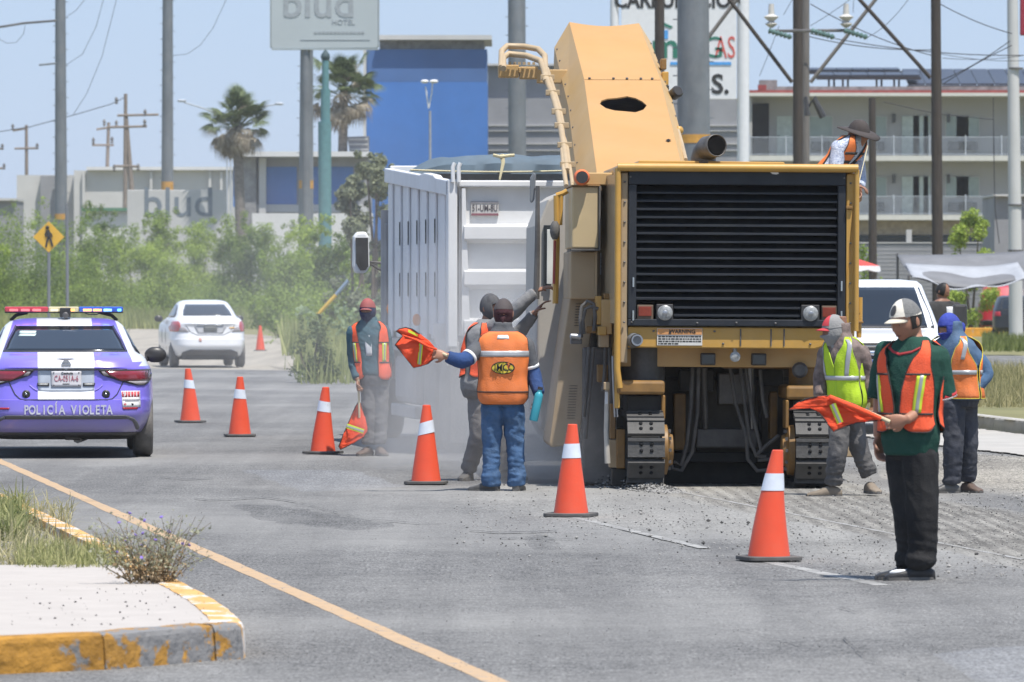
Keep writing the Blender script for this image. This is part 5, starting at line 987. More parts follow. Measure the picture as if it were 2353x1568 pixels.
for x in (XL + .32, XR - .32): tb('mud_flap', M('flap', (.16, .155, .15), .8, var=.2, scale=3, dust=.5), x - .32, x + .32, .28, .30, .12, 1.05, .004); tb('mudguard', mWd, x - .34, x + .34, .3, 3.0, 1.08, 1.14, .02)
tb('fuel_tank', mWd, XL + .0, XL + .5, 3.4, 5.2, .45, 1.0, .08); tb('side_guard', mWd, XL - .02, XL + .06, 3.2, 5.4, .3, .44, .02)
# ================================================================ CARS
class Car:
    def __init__(s, sl, px, d, hd): s.sl = sl; s.o = P(px, HY, d); s.o.z = 0; s.hd = radians(hd); s.L = LP(px, d, hd)
    def ring(s, z, n=72):
        w, a, b, e = interp(s.sl, z); yc, h = (a + b) / 2, (b - a) / 2; r = []
        for i in range(n):
            t = 2 * pi * i / n; c, q = cos(t), sin(t); r.append(Vector((w * math.copysign(abs(c) ** (2 / e), c), yc + h * math.copysign(abs(q) ** (2 / e), q), z)))
        return r
    def yr(s, x, z):
        w, a, b, e = interp(s.sl, z); yc, h = (a + b) / 2, (b - a) / 2; return yc - h * max(0, 1 - min(1, abs(x) / w) ** e) ** (1 / e)
    def xs(s, y, z):
        w, a, b, e = interp(s.sl, z); yc, h = (a + b) / 2, (b - a) / 2; return w * max(0, 1 - min(1, abs(y - yc) / h) ** e) ** (1 / e)
    def body(s, m, t, name='body'):
        zs = []
        for a, b in zip(s.sl, s.sl[1:]):
            k = max(1, int((b[0] - a[0]) / .03)); zs += [lerp(a[0], b[0], i / k) for i in range(k)]
        zs.append(s.sl[-1][0]); mb = MB(); mb.loft([s.ring(z) for z in zs]); return mb.build(name, m, t, sharp=32)
    def patch(s, name, m, t, rows, off=.004, n=16, th=.0, flip=False):     # rows (z, xa, xb) on the rear
        mb = MB(); q = []
        for (za, a0, b0), (zb, a1, b1) in zip(rows, rows[1:]):
            k = max(1, int(abs(zb - za) / .025)); q += [(lerp(za, zb, i / k), lerp(a0, a1, i / k), lerp(b0, b1, i / k)) for i in range(k)]
        q.append(rows[-1])
        mb.loft([[Vector((x, s.yr(x, z) - off, z)) for x in [lerp(a, b, j / n) for j in range(n + 1)]] for z, a, b in q], caps=False, closed=False)
        o = mb.build(name, m, t); sd = o.modifiers.new('Solidify', 'SOLIDIFY'); sd.thickness = max(.002, th); sd.offset = -1 if sum(p.normal.y for p in o.data.polygons) < 0 else 1
        sd.offset = 0; return o
    def spatch(s, name, m, t, rows, side, off=.004, n=10):                # rows (z, ya, yb) on a flank
        mb = MB(); mb.loft([[Vector((side * (s.xs(y, z) + off), y, z)) for y in [lerp(a, b, j / n) for j in range(n + 1)]] for z, a, b in rows], caps=False, closed=False); o = mb.build(name, m, t); sd = o.modifiers.new('Solidify', 'SOLIDIFY'); sd.thickness = .003; sd.offset = 0; return o
    def line(s, name, m, t, pts, r=.006, off=.002): 
        q = []
        for a, b in zip(pts, pts[1:]): q += [(lerp(a[0], b[0], i / 6), lerp(a[1], b[1], i / 6)) for i in range(6)]
        q.append(pts[-1]); return MB().tube([(x, s.yr(x, z) - off, z) for x, z in q], r, 6).build(name, m, t)
def wheels(t, xt, ys, r=.315, wd=.2, m=None):
    ty = MB(); ty.lathe([(r * .62, -wd / 2), (r * .9, -wd / 2), (r, -wd * .36), (r, wd * .36), (r * .9, wd / 2), (r * .62, wd / 2), (r * .6, 0)], 28, Matrix.Rotation(pi / 2, 4, 'Y')); me = ty.mesh('tyre', MT['black_rubber'])
    rm = MB(); rm.lathe([(.03, .07), (r * .2, .08), (r * .25, .05), (r * .55, .05), (r * .62, .08), (r * .62, -.08), (.03, -.06)], 20, Matrix.Rotation(pi / 2, 4, 'Y')); rme = rm.mesh('rim', MT['steel'])
    for y in ys:
        for sx in (-1, 1): o = link('wheel', me, t); o.location = (sx * xt, y, r); k = link('rim', rme, o); k.rotation_euler.z = 0 if sx > 0 else pi
SL = [(.215, .76, .30, 4.1, 5), (.27, .83, .12, 4.36, 5.5), (.36, .875, .04, 4.46, 5.5), (.46, .905, .0, 4.5, 5.5), (.60, .915, .02, 4.5, 5.5), (.605, .915, .03, 4.5, 5.5), (.75, .912, .075, 4.46, 5.5), (.88, .90, .09, 4.35, 5.5), (.915, .89, .07, 4.25, 5.2), (.93, .88, .06, 4.2, 5.0),
      (1.00, .845, .10, 3.7, 4.6), (1.03, .82, .16, 3.45, 4.4), (1.055, .79, .40, 3.35, 4.4), (1.085, .755, .58, 3.28, 4.4), (1.2, .705, .92, 3.0, 4.2), (1.30, .65, 1.22, 2.72, 4), (1.355, .61, 1.42, 2.5, 3.8), (1.395, .56, 1.62, 2.3, 3.4), (1.42, .46, 1.80, 2.1, 3), (1.43, .30, 1.9, 2.0, 2.6)]
def carpaint(name, purple, white):
    m, n, b = nodes(name); N = n.nodes; L = n.links; tc = N.new('ShaderNodeTexCoord'); sp = N.new('ShaderNodeSeparateXYZ'); L.new(tc.outputs['Object'], sp.inputs[0])
    def mt(op, a, b_):
        x = N.new('ShaderNodeMath'); x.operation = op
        for i, q in enumerate((a, b_)):
            if q is None: continue
            if isinstance(q, (int, float)): x.inputs[i].default_value = q
            else: L.new(q, x.inputs[i])
        return x.outputs[0]
    ax = mt('ABSOLUTE', sp.outputs[0], None); st = mt('LESS_THAN', ax, .287)
    # pillars, shoulders and flanks are white: outside a line that widens downwards
    pil = mt('MULTIPLY', mt('GREATER_THAN', mt('ADD', ax, mt('MULTIPLY', sp.outputs[2], .36)), 1.035), mt('GREATER_THAN', sp.outputs[2], .985))
    shd = mt('MULTIPLY', mt('GREATER_THAN', mt('SUBTRACT', ax, mt('MULTIPLY', sp.outputs[2], .9)), -.10), mt('GREATER_THAN', sp.outputs[2], .94))
    f = mt('MAXIMUM', st, mt('MAXIMUM', mt('MULTIPLY', pil, mt('LESS_THAN', sp.outputs[2], 1.40)), shd)); f = mt('MULTIPLY', f, mt('GREATER_THAN', sp.outputs[2], .597))
    mx = N.new('ShaderNodeMix'); mx.data_type = 'RGBA'; L.new(f, mx.inputs[0]); mx.inputs[6].default_value = (*purple, 1); mx.inputs[7].default_value = (*white, 1)
    ns = N.new('ShaderNodeTexNoise'); ns.inputs['Scale'].default_value = 1.6; ns.inputs['Detail'].default_value = 8; L.new(tc.outputs['Object'], ns.inputs[0])
    # road dust climbing up from the sills
    dz = N.new('ShaderNodeMapRange'); dz.inputs[1].default_value = .60; dz.inputs[2].default_value = .22; L.new(sp.outputs[2], dz.inputs[0]); dz.inputs[3].default_value = .0; dz.inputs[4].default_value = .85
    df = mt('MULTIPLY', dz.outputs[0], mt('ADD', ns.outputs[0], .35)); dm = N.new('ShaderNodeMix'); dm.data_type = 'RGBA'; L.new(df, dm.inputs[0]); L.new(mx.outputs[2], dm.inputs[6]); dm.inputs[7].default_value = (.25, .235, .225, 1)
    L.new(dm.outputs[2], b.inputs['Base Color']); b.inputs['Roughness'].default_value = .3; b.inputs['Coat Weight'].default_value = .6; b.inputs['Coat Roughness'].default_value = .06; return m
mGl = glass('car_glass', (.012, .016, .022)); mBp = MT['black_plastic']
PUR = (.20, .155, .66)
C = Car(SL, 152, 57.9, 5.2)
pc = thing('police_car', 'purple and white police sedan with a lit roof light bar, seen from behind', 'police car', C.o, C.hd)
C.body(carpaint('police_paint', PUR, (.76, .77, .80)), pc)
C.patch('rear_window', mGl, pc, [(1.095, -.62, .62), (1.2, -.575, .575), (1.30, -.52, .52), (1.345, -.50, .50)], .004, 24)
C.patch('window_seal', mBp, pc, [(1.082, -.64, .64), (1.096, -.635, .635)], .005, 24); 
for s in (-1, 1):
    mb = MB(); mb.tube([(s * x, C.yr(x, z) - .004, z) for x, z in ((.632, 1.09), (.585, 1.2), (.53, 1.30), (.508, 1.348))], .008, 6); mb.build('window_seal', mBp, pc)
    C.spatch('side_window', mGl, pc, [(1.06, 1.0, 3.1), (1.15, 1.15, 2.9), (1.25, 1.4, 2.65), (1.33, 1.65, 2.35)], s)
for z0 in (1.297, 1.268): C.patch('window_sticker', M('sticker_pale', (.55, .66, .62), .5), pc, [(z0 - .023, -.47 - (1.3 - z0) * .3, -.30 - (1.3 - z0) * .3), (z0, -.462, -.292)], .0075, 6)
MB().tube([(lerp(-.02, .45, i / 8), C.yr(lerp(-.02, .45, i / 8), 1.3 - i * .003) - .006, 1.30 - i * .004) for i in range(9)], .003, 5).build('heater_wire', MT['steel'], pc)
mTL = M('tail_red', (.20, .015, .025), .12, var=.2, spec=.7, coat=.5); mTLw = M('tail_clear', (.30, .27, .27), .12, spec=.7); mTLr = M('reflector_red', (.35, .02, .03), .3)
for s in (-1, 1):
    f = lambda rows: [(z, min(s * a, s * b), max(s * a, s * b)) for z, a, b in rows]
    tl = C.patch('tail_light', mBp, pc, f([(.745, .72, .80), (.765, .64, .835), (.80, .52, .872), (.85, .37, .893), (.895, .33, .905), (.908, .33, .90)]), .010, 20, .012)
    C.patch('red_lens', mTL, pc, f([(.795, .565, .862), (.85, .44, .885), (.893, .40, .895)]), .018, 16, .008).parent = tl
    C.patch('clear_lens', mTLw, pc, f([(.752, .735, .795), (.770, .68, .83), (.788, .62, .85)]), .019, 8, .008).parent = tl; C.patch('clear_lens', mTLw, pc, f([(.845, .385, .435), (.870, .37, .415), (.888, .36, .39)]), .019, 6, .008).parent = tl
    C.patch('bumper_reflector', mTLr, pc, f([(.502, .585, .725), (.522, .57, .735)]), .006, 8)
    C.patch('plate_lamp', mBp, pc, f([(.742, .172, .29), (.772, .172, .295)]), .010, 6, .012); C.patch('lamp_glass', m_wl, pc, f([(.748, .185, .28), (.766, .185, .28)]), .018, 4, .004)
    x = s * .405; y = C.yr(x, .66); pk = MB(); pk.lathe([(.04, 0), (.042, .012), (.028, .02), (.02, .012), (.002, .012)], 18, Matrix.Translation((x, y, .66)) @ Matrix.Rotation(pi / 2, 4, 'X')); o = pk.build('parking_sensor', mBp, pc); MB().ball((x, y - .016, .66), .014, 6).build('sensor_eye', MT['chrome'], o)
    MB().tube([(s * .80, 2.72, .955), (s * .90, 2.7, .985)], .025, 8).build('mirror_stalk', mBp, pc)
    mb = MB(); mb.ball((s * .985, 2.74, 1.03), (.118, .06, .088), 9); o = mb.build('wing_mirror', mBp, pc)
C.line('lid_seam', mBp, pc, [(-.62, .90), (-.58, .78), (-.52, .66), (-.47, .612), (-.42, .602), (.42, .602), (.47, .612), (.52, .66), (.58, .78), (.62, .90)], .0055)
C.line('lid_seam', mBp, pc, [(-.62, .908), (.62, .908)], .008)
C.line('lid_crease', M('crease_purple', (.30, .25, .72), .3), pc, [(-.37, .75), (-.33, .715), (-.29, .695)], .007); C.line('lid_crease', M('crease_purple', (.30, .25, .72), .3), pc, [(.37, .75), (.33, .715), (.29, .695)], .007)
C.patch('plate_recess', M('recess_grey', (.42, .46, .52), .4), pc, [(.69, -.15, .15), (.70, -.285, .285), (.735, -.286, .286), (.90, -.286, .286)], .003, 14)
pt = C.patch('licence_plate', M('plate_silver', (.55, .54, .56), .35, var=.05), pc, [(.735, -.15, .155), (.893, -.15, .155)], .014, 8, .008)
yp = C.yr(0, .81) - .024
def ctext(s_, size, m, x, z, sx=1, bold=0, off=.006, par=pc): return text(s_, size, m, par, (x, C.yr(x, z) - off, z), rot=(pi / 2 - .06, 0, 0), ext=.002, sx=sx, bold=bold)
ctext('CA-051A-6', .088, M('plate_red', (.40, .11, .15), .6), .002, .815, .60, .0, .022); ctext('Coahuila', .034, mk_blk, .01, .872, 1, .0004, .022); ctext('transporte', .016, mk_blk, .0, .765, 1, .0004, .022)
for x, z in ((-.125, .878), (.13, .878), (-.125, .75), (.13, .75)): MB().ball((x, C.yr(x, z) - .021, z), .007, 4).build('plate_screw', mBp, pt)
mSil = M('letter_silver', (.56, .55, .60), .3, .2)
for i, ch in enumerate('POLICÍA VIOLETA'):
    if ch != ' ': x = -.435 + (i + .5) * .905 / 15 + (.0); ctext(ch, .132 if ch != 'Í' else .132, mSil, x, .495 + (.012 if ch == 'Í' else 0), .68, .003, .008)
C.patch('bumper_trim', M('trim_grey', (.10, .10, .11), .5), pc, [(.405, -.66, .66), (.435, -.64, .64), (.442, -.60, .60)], .008, 24, .01)
for s in (-1, 1): MB().tube([(s * x, C.yr(x, z) - .004, z) for x, z in ((.62, .425), (.68, .40), (.71, .36), (.73, .31))], [.018, .02, .022, .024], 8).build('bumper_trim', M('trim_grey', (.10, .10, .11), .5), pc)
C.patch('diffuser', mBp, pc, [(.20, -.72, .72), (.265, -.78, .78)], .012, 24, .02)
st_ = C.patch('sticker', M('sticker_white', (.72, .71, .70), .5), pc, [(.525, .575, .762), (.69, .56, .755)], .007, 8)
for i, ch in enumerate('911'):
    x0 = .568 + i * .062; C.patch('sticker_square', M('sticker_red', (.55, .07, .08), .5), pc, [(.628, x0, x0 + .056), (.684, x0, x0 + .056)], .0095, 3).parent = st_; ctext(ch, .070, MT['white_paint'], x0 + .028, .656, .9, .003, .016)
C.patch('sticker_line', M('sticker_grey', (.3, .3, .32), .6), pc, [(.600, .575, .755), (.606, .575, .755)], .0095, 6); C.patch('sticker_line', M('sticker_grey', (.3, .3, .32), .6), pc, [(.585, .60, .74), (.593, .60, .74)], .0095, 6)
ctext('+', .05, M('sticker_red', (.55, .07, .08), .5), .60, .553, 1, .002, .014); MB().ball((.672, C.yr(.672, .552) - .01, .552), (.016, .004, .014), 6).build('sticker_emblem', mk_blk, st_)
for r0, r1, z in ((.036, .048, 0),):
    mb = MB(); mb.lathe([(.036, 0), (.036, .012), (.048, .012), (.048, 0), (.036, 0)], 26, Matrix.Translation((0, C.yr(0, .958) - .002, .958)) @ Matrix.Rotation(pi / 2, 4, 'X')); em = mb.build('round_emblem', MT['chrome'], pc)
MB().box(-.05, .05, C.yr(0, .958) - .018, C.yr(0, .958) - .006, .945, .970).build('emblem_bar', MT['chrome'], em, .004)
mb = MB()
for a in range(9): an = pi * a / 8; mb.add([(0, .17, 1.031), (.13 * cos(an) - .01, .20 + .2 * sin(an), 1.041), (.13 * cos(an) + .01, .21 + .2 * sin(an), 1.041)], [(0, 1, 2)])
C.patch('winged_badge', M('badge_grey', (.10, .10, .12), .6), pc, [(1.002, -.02, .02), (1.010, -.06, .06), (1.016, -.115, .115), (1.022, -.06, .06)], .003, 12)
wheels(pc, .80, (.85, 3.5)); MB().box(-.62, .62, .35, 3.9, .225, .30).build('underbody', mBp, pc, .02); MB().tube([(.12, .3, .2), (.2, 1.2, .2)], .05, 8).build('silencer', MT['dark_steel'], pc)
MB().box(-.02, .16, .25, .5, .185, .24).build('underbody', mBp, pc, .02)
# light bar
yb = 1.95
for s in (-1, 1): mb = MB(); mb.tube([(s * .56, yb, 1.40), (s * .50, yb, 1.455), (s * .38, yb, 1.485)], .018, 6); mb.build('bar_foot', mBp, pc)
lb = MB().box(-.62, .62, yb - .13, yb + .16, 1.478, 1.490).build('light_bar', mBp, pc, .004)
for x0, x1, col in ((-.62, -.165, (.50, .05, .07)), (-.162, .155, (.60, .53, .32)), (.158, .62, (.04, .11, .48))):
    MB().box(x0, x1, yb - .14, yb + .16, 1.4905, 1.545).build('bar_lens', M('lens', col, .12, spec=.7, var=.12, scale=14), lb, .014, seg=3)
for x0, x1, c, e in ((-.45, -.36, (1, .22, .22), .35), (-.33, -.24, (1, .22, .22), .35), (-.57, -.48, (1, .22, .22), .25), (.02, .11, (1, .45, .12), 1.3), (.20, .29, (1, .45, .15), 1.2), (.305, .395, (1, .45, .15), 1.2), (.415, .50, (.25, .62, 1), 1.6), (.56, .60, (.15, .6, 1), 1.4), (-.14, -.06, (.9, .8, .5), .3)):
    MB().box(x0, x1, yb - .1455, yb - .141, 1.497, 1.522).build('lit_led', glow('led', c, e), lb, .003)
cm_ = MB().box(-.045, .07, .98 + .75, 1.86, 1.43, 1.535).build('roof_camera', mBp, pc, .012); MB().lathe([(.03, 0), (.034, .02), (.02, .03), (.002, .03)], 14, Matrix.Translation((.015, 1.73, 1.455)) @ Matrix.Rotation(pi / 2, 4, 'X')).build('camera_eye', MT['dark_steel'], cm_)
MB().tube([(.22, yb - .1, 1.478), (.26, yb - .12, 1.462), (.34, yb - .12, 1.462), (.38, yb - .1, 1.478)], .006, 5).build('bar_cable', mBp, lb)
# white sedan in the distance
SW = [(a * 1.055 if a > .3 else a, b * .935, c, d_, e) for a, b, c, d_, e in SL]
C = Car(SW, 484, 127, 8.6)
wc = thing('white_sedan', 'white sedan with pale dust on its sills driving away on the dirt road', 'car', C.o, C.hd)
C.body(M('sedan_white', (.74, .745, .76), .3, var=.03, coat=.5, dust=.12, dscale=1), wc)
C.patch('rear_window', mGl, wc, [(1.155, -.55, .55), (1.27, -.52, .52), (1.37, -.46, .46), (1.41, -.44, .44)], .004, 16)
for s in (-1, 1):
    f = lambda rows: [(z, min(s * a, s * b), max(s * a, s * b)) for z, a, b in rows]
    tl = C.patch('tail_light', mTL if 0 else M('tail_red_bright', (.40, .04, .045), .2, spec=.6), wc, f([(.80, .70, .838), (.90, .66, .84), (1.0, .67, .80), (1.03, .69, .78)]), .012, 10, .012)
    C.patch('clear_lens', mTLw, wc, f([(.80, .48, .70), (.84, .52, .68), (.90, .58, .66)]), .012, 8, .01).parent = tl
    C.spatch('side_window', mGl, wc, [(1.115, 1.0, 3.1), (1.2, 1.15, 2.9), (1.32, 1.4, 2.65), (1.40, 1.65, 2.35)], s); mb = MB(); mb.ball((s * .92, 2.74, 1.08), (.10, .06, .08), 7); mb.build('wing_mirror', mBp, wc)
    for y0 in (1.75, 2.65): mb = MB(); mb.tube([(s * (C.xs(y0, z) + .003), y0, z) for z in (.4, .6, .8, 1.0, 1.1)], .006, 5); mb.build('door_seam', mBp, wc)
o = C.patch('plate_recess', M('recess_dim', (.42, .42, .43), .4), wc, [(.76, -.28, .28), (.90, -.36, .36), (.93, -.36, .36)], .004, 10); C.patch('licence_plate', M('plate_dark', (.07, .075, .07), .5, var=.3, scale=40), wc, [(.80, -.15, .15), (.91, -.15, .15)], .014, 6, .008)
C.patch('chrome_strip', MT['chrome'], wc, [(.935, -.30, .30), (.965, -.30, .30)], .012, 8, .012); C.patch('side_sticker', M('sticker_amber', (.65, .35, .05), .5), wc, [(.87, .43, .55), (.90, .43, .55)], .008, 4); C.patch('fog_sticker', M('sticker_rust', (.5, .25, .2), .5), wc, [(.58, -.26, -.20), (.66, -.26, -.20)], .006, 3)
C.line('lid_seam', mBp, wc, [(-.55, .95), (-.45, .80), (-.30, .73), (.30, .73), (.45, .80), (.55, .95)], .006); C.patch('diffuser', mBp, wc, [(.2, -.66, .66), (.34, -.62, .62), (.40, -.45, .45)], .012, 12, .02)
wheels(wc, .74, (.85, 3.45), .31, .19); MB().box(-.6, .6, .35, 4.0, .17, .24).build('underbody', mBp, wc, .02)
# white pickup coming towards the camera, behind the flagger
SP = [(.42, .90, .25, 5.4, 8), (.5, .98, .05, 5.5, 8), (.75, 1.0, .0, 5.5, 8), (1.08, 1.0, .0, 5.5, 8), (1.14, .985, .05, 5.5, 7), (1.18, .97, .22, 5.45, 6), (1.22, .95, .75, 5.4, 6), (1.245, .93, 1.30, 3.6, 6), (1.26, .92, 1.45, 3.5, 6), (1.45, .86, 1.72, 3.45, 6), (1.68, .78, 2.05, 3.4, 6), (1.78, .75, 2.22, 3.35, 5), (1.83, .70, 2.4, 3.2, 4), (1.85, .5, 2.6, 3.0, 3)]
C = Car(SP, 2003, 67, -.5)
pk = thing('white_pickup', 'white full size pickup facing the camera, half hidden behind the milling machine', 'pickup truck', C.o, C.hd)
C.body(M('pickup_white', (.76, .765, .77), .3, var=.02, coat=.5), pk); C.patch('windscreen', mGl, pk, [(1.285, -.84, .84), (1.45, -.80, .80), (1.68, -.72, .72), (1.755, -.70, .70)], .005, 16)
C.patch('wiper', mBp, pk, [(1.262, -.84, .84), (1.29, -.84, .84)], .008, 12, .01); C.patch('grille', mBp, pk, [(.62, -.62, .62), (1.06, -.66, .66)], .006, 10, .01)
for z in (.68, .78, .88, .98): C.patch('grille_bar', MT['chrome'], pk, [(z - .03, -.6, .6), (z + .025, -.6, .6)], .03, 8, .03)
C.patch('hood_gap', mBp, pk, [(1.075, -.96, .96), (1.10, -.96, .96)], .006, 16, .006)
MB().ball((0, -.05, .85), (.11, .03, .06), 7).build('oval_badge', M('badge_blue', (.03, .06, .2), .3), pk)
for s in (-1, 1):
    f = lambda rows: [(z, min(s * a, s * b), max(s * a, s * b)) for z, a, b in rows]
    C.patch('headlamp', m_wl, pk, f([(.76, .70, .95), (1.03, .70, .96)]), .02, 6, .02); C.spatch('side_window', mGl, pk, [(1.3, 2.0, 3.2), (1.5, 2.2, 3.2), (1.7, 2.4, 3.1)], s)
    MB().tube([(s * .92, 1.9, 1.33), (s * 1.08, 1.88, 1.40)], .02, 6).build('mirror_arm', MT['steel'], pk); MB().box(s * 1.17 - .085, s * 1.17 + .085, 1.82, 1.95, 1.27, 1.55).build('tow_mirror', mBp, pk, .03)
C.patch('front_bumper', MT['chrome'], pk, [(.45, -.93, .93), (.62, -.97, .97)], .05, 14, .05); wheels(pk, .84, (1.05, 4.5), .40, .28)
# red van and black car by the far verge
SR = [(.3, .85, .1, 4.6, 8), (.5, .95, 0, 4.7, 8), (1.05, .95, .02, 4.7, 8), (1.3, .93, .06, 4.6, 7), (1.6, .86, .25, 4.3, 6), (1.85, .78, .45, 4.0, 5), (1.93, .6, .7, 3.6, 4)]
C = Car(SR, 2302, 226, -5); rv = thing('red_van', 'red van parked beyond the far verge under the tarpaulin edge', 'van', C.o, C.hd); C.body(M('van_red', (.50, .016, .03), .35, coat=.5, var=.05), rv)
for s in (-1, 1): C.patch('tail_light', M('tail_pale', (.5, .4, .4), .2), rv, [(1.2, min(s * .86, s * .93), max(s * .86, s * .93)), (1.75, min(s * .76, s * .84), max(s * .76, s * .84))], .015, 4, .02)
C.patch('rear_bumper', mBp, rv, [(.35, -.8, .8), (.55, -.9, .9)], .03, 8, .04); wheels(rv, .8, (.9, 3.7), .34, .22)
C = Car([(a * .80, b * .95, c, d_, e) for a, b, c, d_, e in SR], 2338, 205, -5); bc = thing('black_car', 'black car parked in front of the red van, behind the white lamp pole', 'car', C.o, C.hd); C.body(M('car_black', (.02, .021, .024), .3, coat=.5, var=.1), bc)
for s in (-1, 1): C.patch('tail_light', mTLr, bc, [(.80, min(s * .6, s * .86), max(s * .6, s * .86)), (.96, min(s * .62, s * .84), max(s * .62, s * .84))], .012, 4, .02)
C.patch('rear_window', mGl, bc, [(1.06, -.70, .70), (1.4, -.6, .6)], .006, 8); C.patch('licence_plate', MT['white_paint'], bc, [(.6, -.2, .2), (.75, -.2, .2)], .01, 3); wheels(bc, .8, (.9, 3.7), .32, .22)
# ================================================================ TRAFFIC CONES
mCo = M('cone_orange', (.74, .070, .024), .5, var=.08, scale=3, dust=.2, dscale=4, dcol=(.42, .16, .10), wear=(9, .73), wcol=(.30, .06, .04)); mBand = M('cone_band', (.60, .64, .70), .35, var=.08, scale=12, wear=(11, .69), wcol=(.42, .42, .42)); mCb = M('cone_base', (.03, .03, .032), .8, dust=.2)
def cone(name, lab, px, py, h=.70):
    p = G(px, py - 3); t = thing(name, lab, 'traffic cone', p, R_.uniform(-.35, .35), 'orange traffic cones along the lane'); lx, ly = R_.gauss(0, .012), R_.gauss(0, .012)
    r = lambda z: lerp(.133, .036, (z - .03) / (h - .03)); zs = [.03, .1, .2, .3, .4, .5, .6, h]
    mb = MB(); mb.lathe([(r(z), z) for z in zs] + [(.03, h + .004), (.001, h + .004)], 32); mb.v = [(x + lx * (z / h) ** 2 * 1.4 + .004 * noise.noise(Vector((x * 6 + px, y * 6, z * 4))), y + ly * z, z) for x, y, z in mb.v]; mb.build('cone_body', mCo, t)
    tl = R_.uniform(-.05, .05); mb = MB(); rings = []
    for z in (h * .64, h * .72, h * .795): rings.append([Vector((cos(2 * pi * k / 32), sin(2 * pi * k / 32), 0)) * (r(z) + .003) + Vector((0, 0, z + tl * cos(2 * pi * k / 32) * .5)) for k in range(32)])
    mb.loft(rings, caps=False); mb.v = [(x + lx * (z / h) ** 2 * 1.4 + .004 * noise.noise(Vector((x * 6 + px, y * 6, z * 4))), y + ly * z, z) for x, y, z in mb.v]; mb.build('reflective_band', mBand, t)
    mb = MB(); q = [(.185 * math.copysign(abs(cos(a)) ** .35, cos(a)), .185 * math.copysign(abs(sin(a)) ** .35, sin(a))) for a in [2 * pi * k / 32 for k in range(32)]]; mb.prism(q, 'z', .008, .034); mb.build('cone_base', mCb, t, .005); return t
for lab, x, y in (('nearest orange cone, left of the flagger in the green shirt', 1767, 1293), ('second nearest orange cone, in front of the left track of the machine', 1312, 1192), ('orange cone just left of the worker with the printed vest', 979, 1117),
                  ('orange cone beside the lowered flag of the flagman in the red cap', 742, 1047), ('orange cone with narrow top below the white sedan, right one of two', 551, 1007), ('orange cone closest to the purple police car', 437, 975)): cone('traffic_cone', lab, x, y)
t = cone('traffic_cone', 'small far orange cone without band beside the white sedan', 598, 810, .72); [bpy.data.objects.remove(c) for c in list(t.children) if c.name.startswith('reflective')]
# ================================================================ PEOPLE
mSkin = M('skin', (.36, .18, .115), .5, var=.08, scale=14, spec=.35); mSkinD = M('skin_tan', (.27, .135, .085), .5, var=.08, scale=14, spec=.35)
mHair = M('hair', (.012, .010, .009), .6)
def cloth(name, c, var=.12, dust=.1, rough=.85, **k): return M(name, c, rough, var=var, scale=k.pop('scale', 5), bump=.25, bs=k.pop('bs', 90), spec=.15, dust=dust, dscale=4, **k)
VO = cloth('vest_orange', (.80, .10, .035), .07, .05); VOr = cloth('vest_orange_back', (.70, .165, .028), .1, .12); mTrimB = cloth('trim_black', (.015, .015, .016)); mYl = M('stripe_yellow', (.62, .75, .05), .6, var=.06); mSv = M('stripe_silver', (.42, .43, .44), .35, .3, var=.08, dust=.15)
TOR = [(.78, .135, .10), (.84, .165, .115), (.92, .172, .118), (1.02, .160, .112), (1.12, .166, .116), (1.24, .178, .116), (1.32, .186, .110), (1.37, .188, .098), (1.405, .165, .086), (1.44, .105, .074), (1.462, .07, .066), (1.50, .058, .058)]
PHI = [(.9, 86), (1.0, 86), (1.14, 84), (1.22, 78), (1.30, 66), (1.37, 60), (1.41, 68), (1.445, 84), (1.46, 90)]
VIN = [(.9, 4), (1.05, 3), (1.15, 5), (1.25, 10), (1.35, 20), (1.42, 40), (1.445, 58), (1.46, 62)]
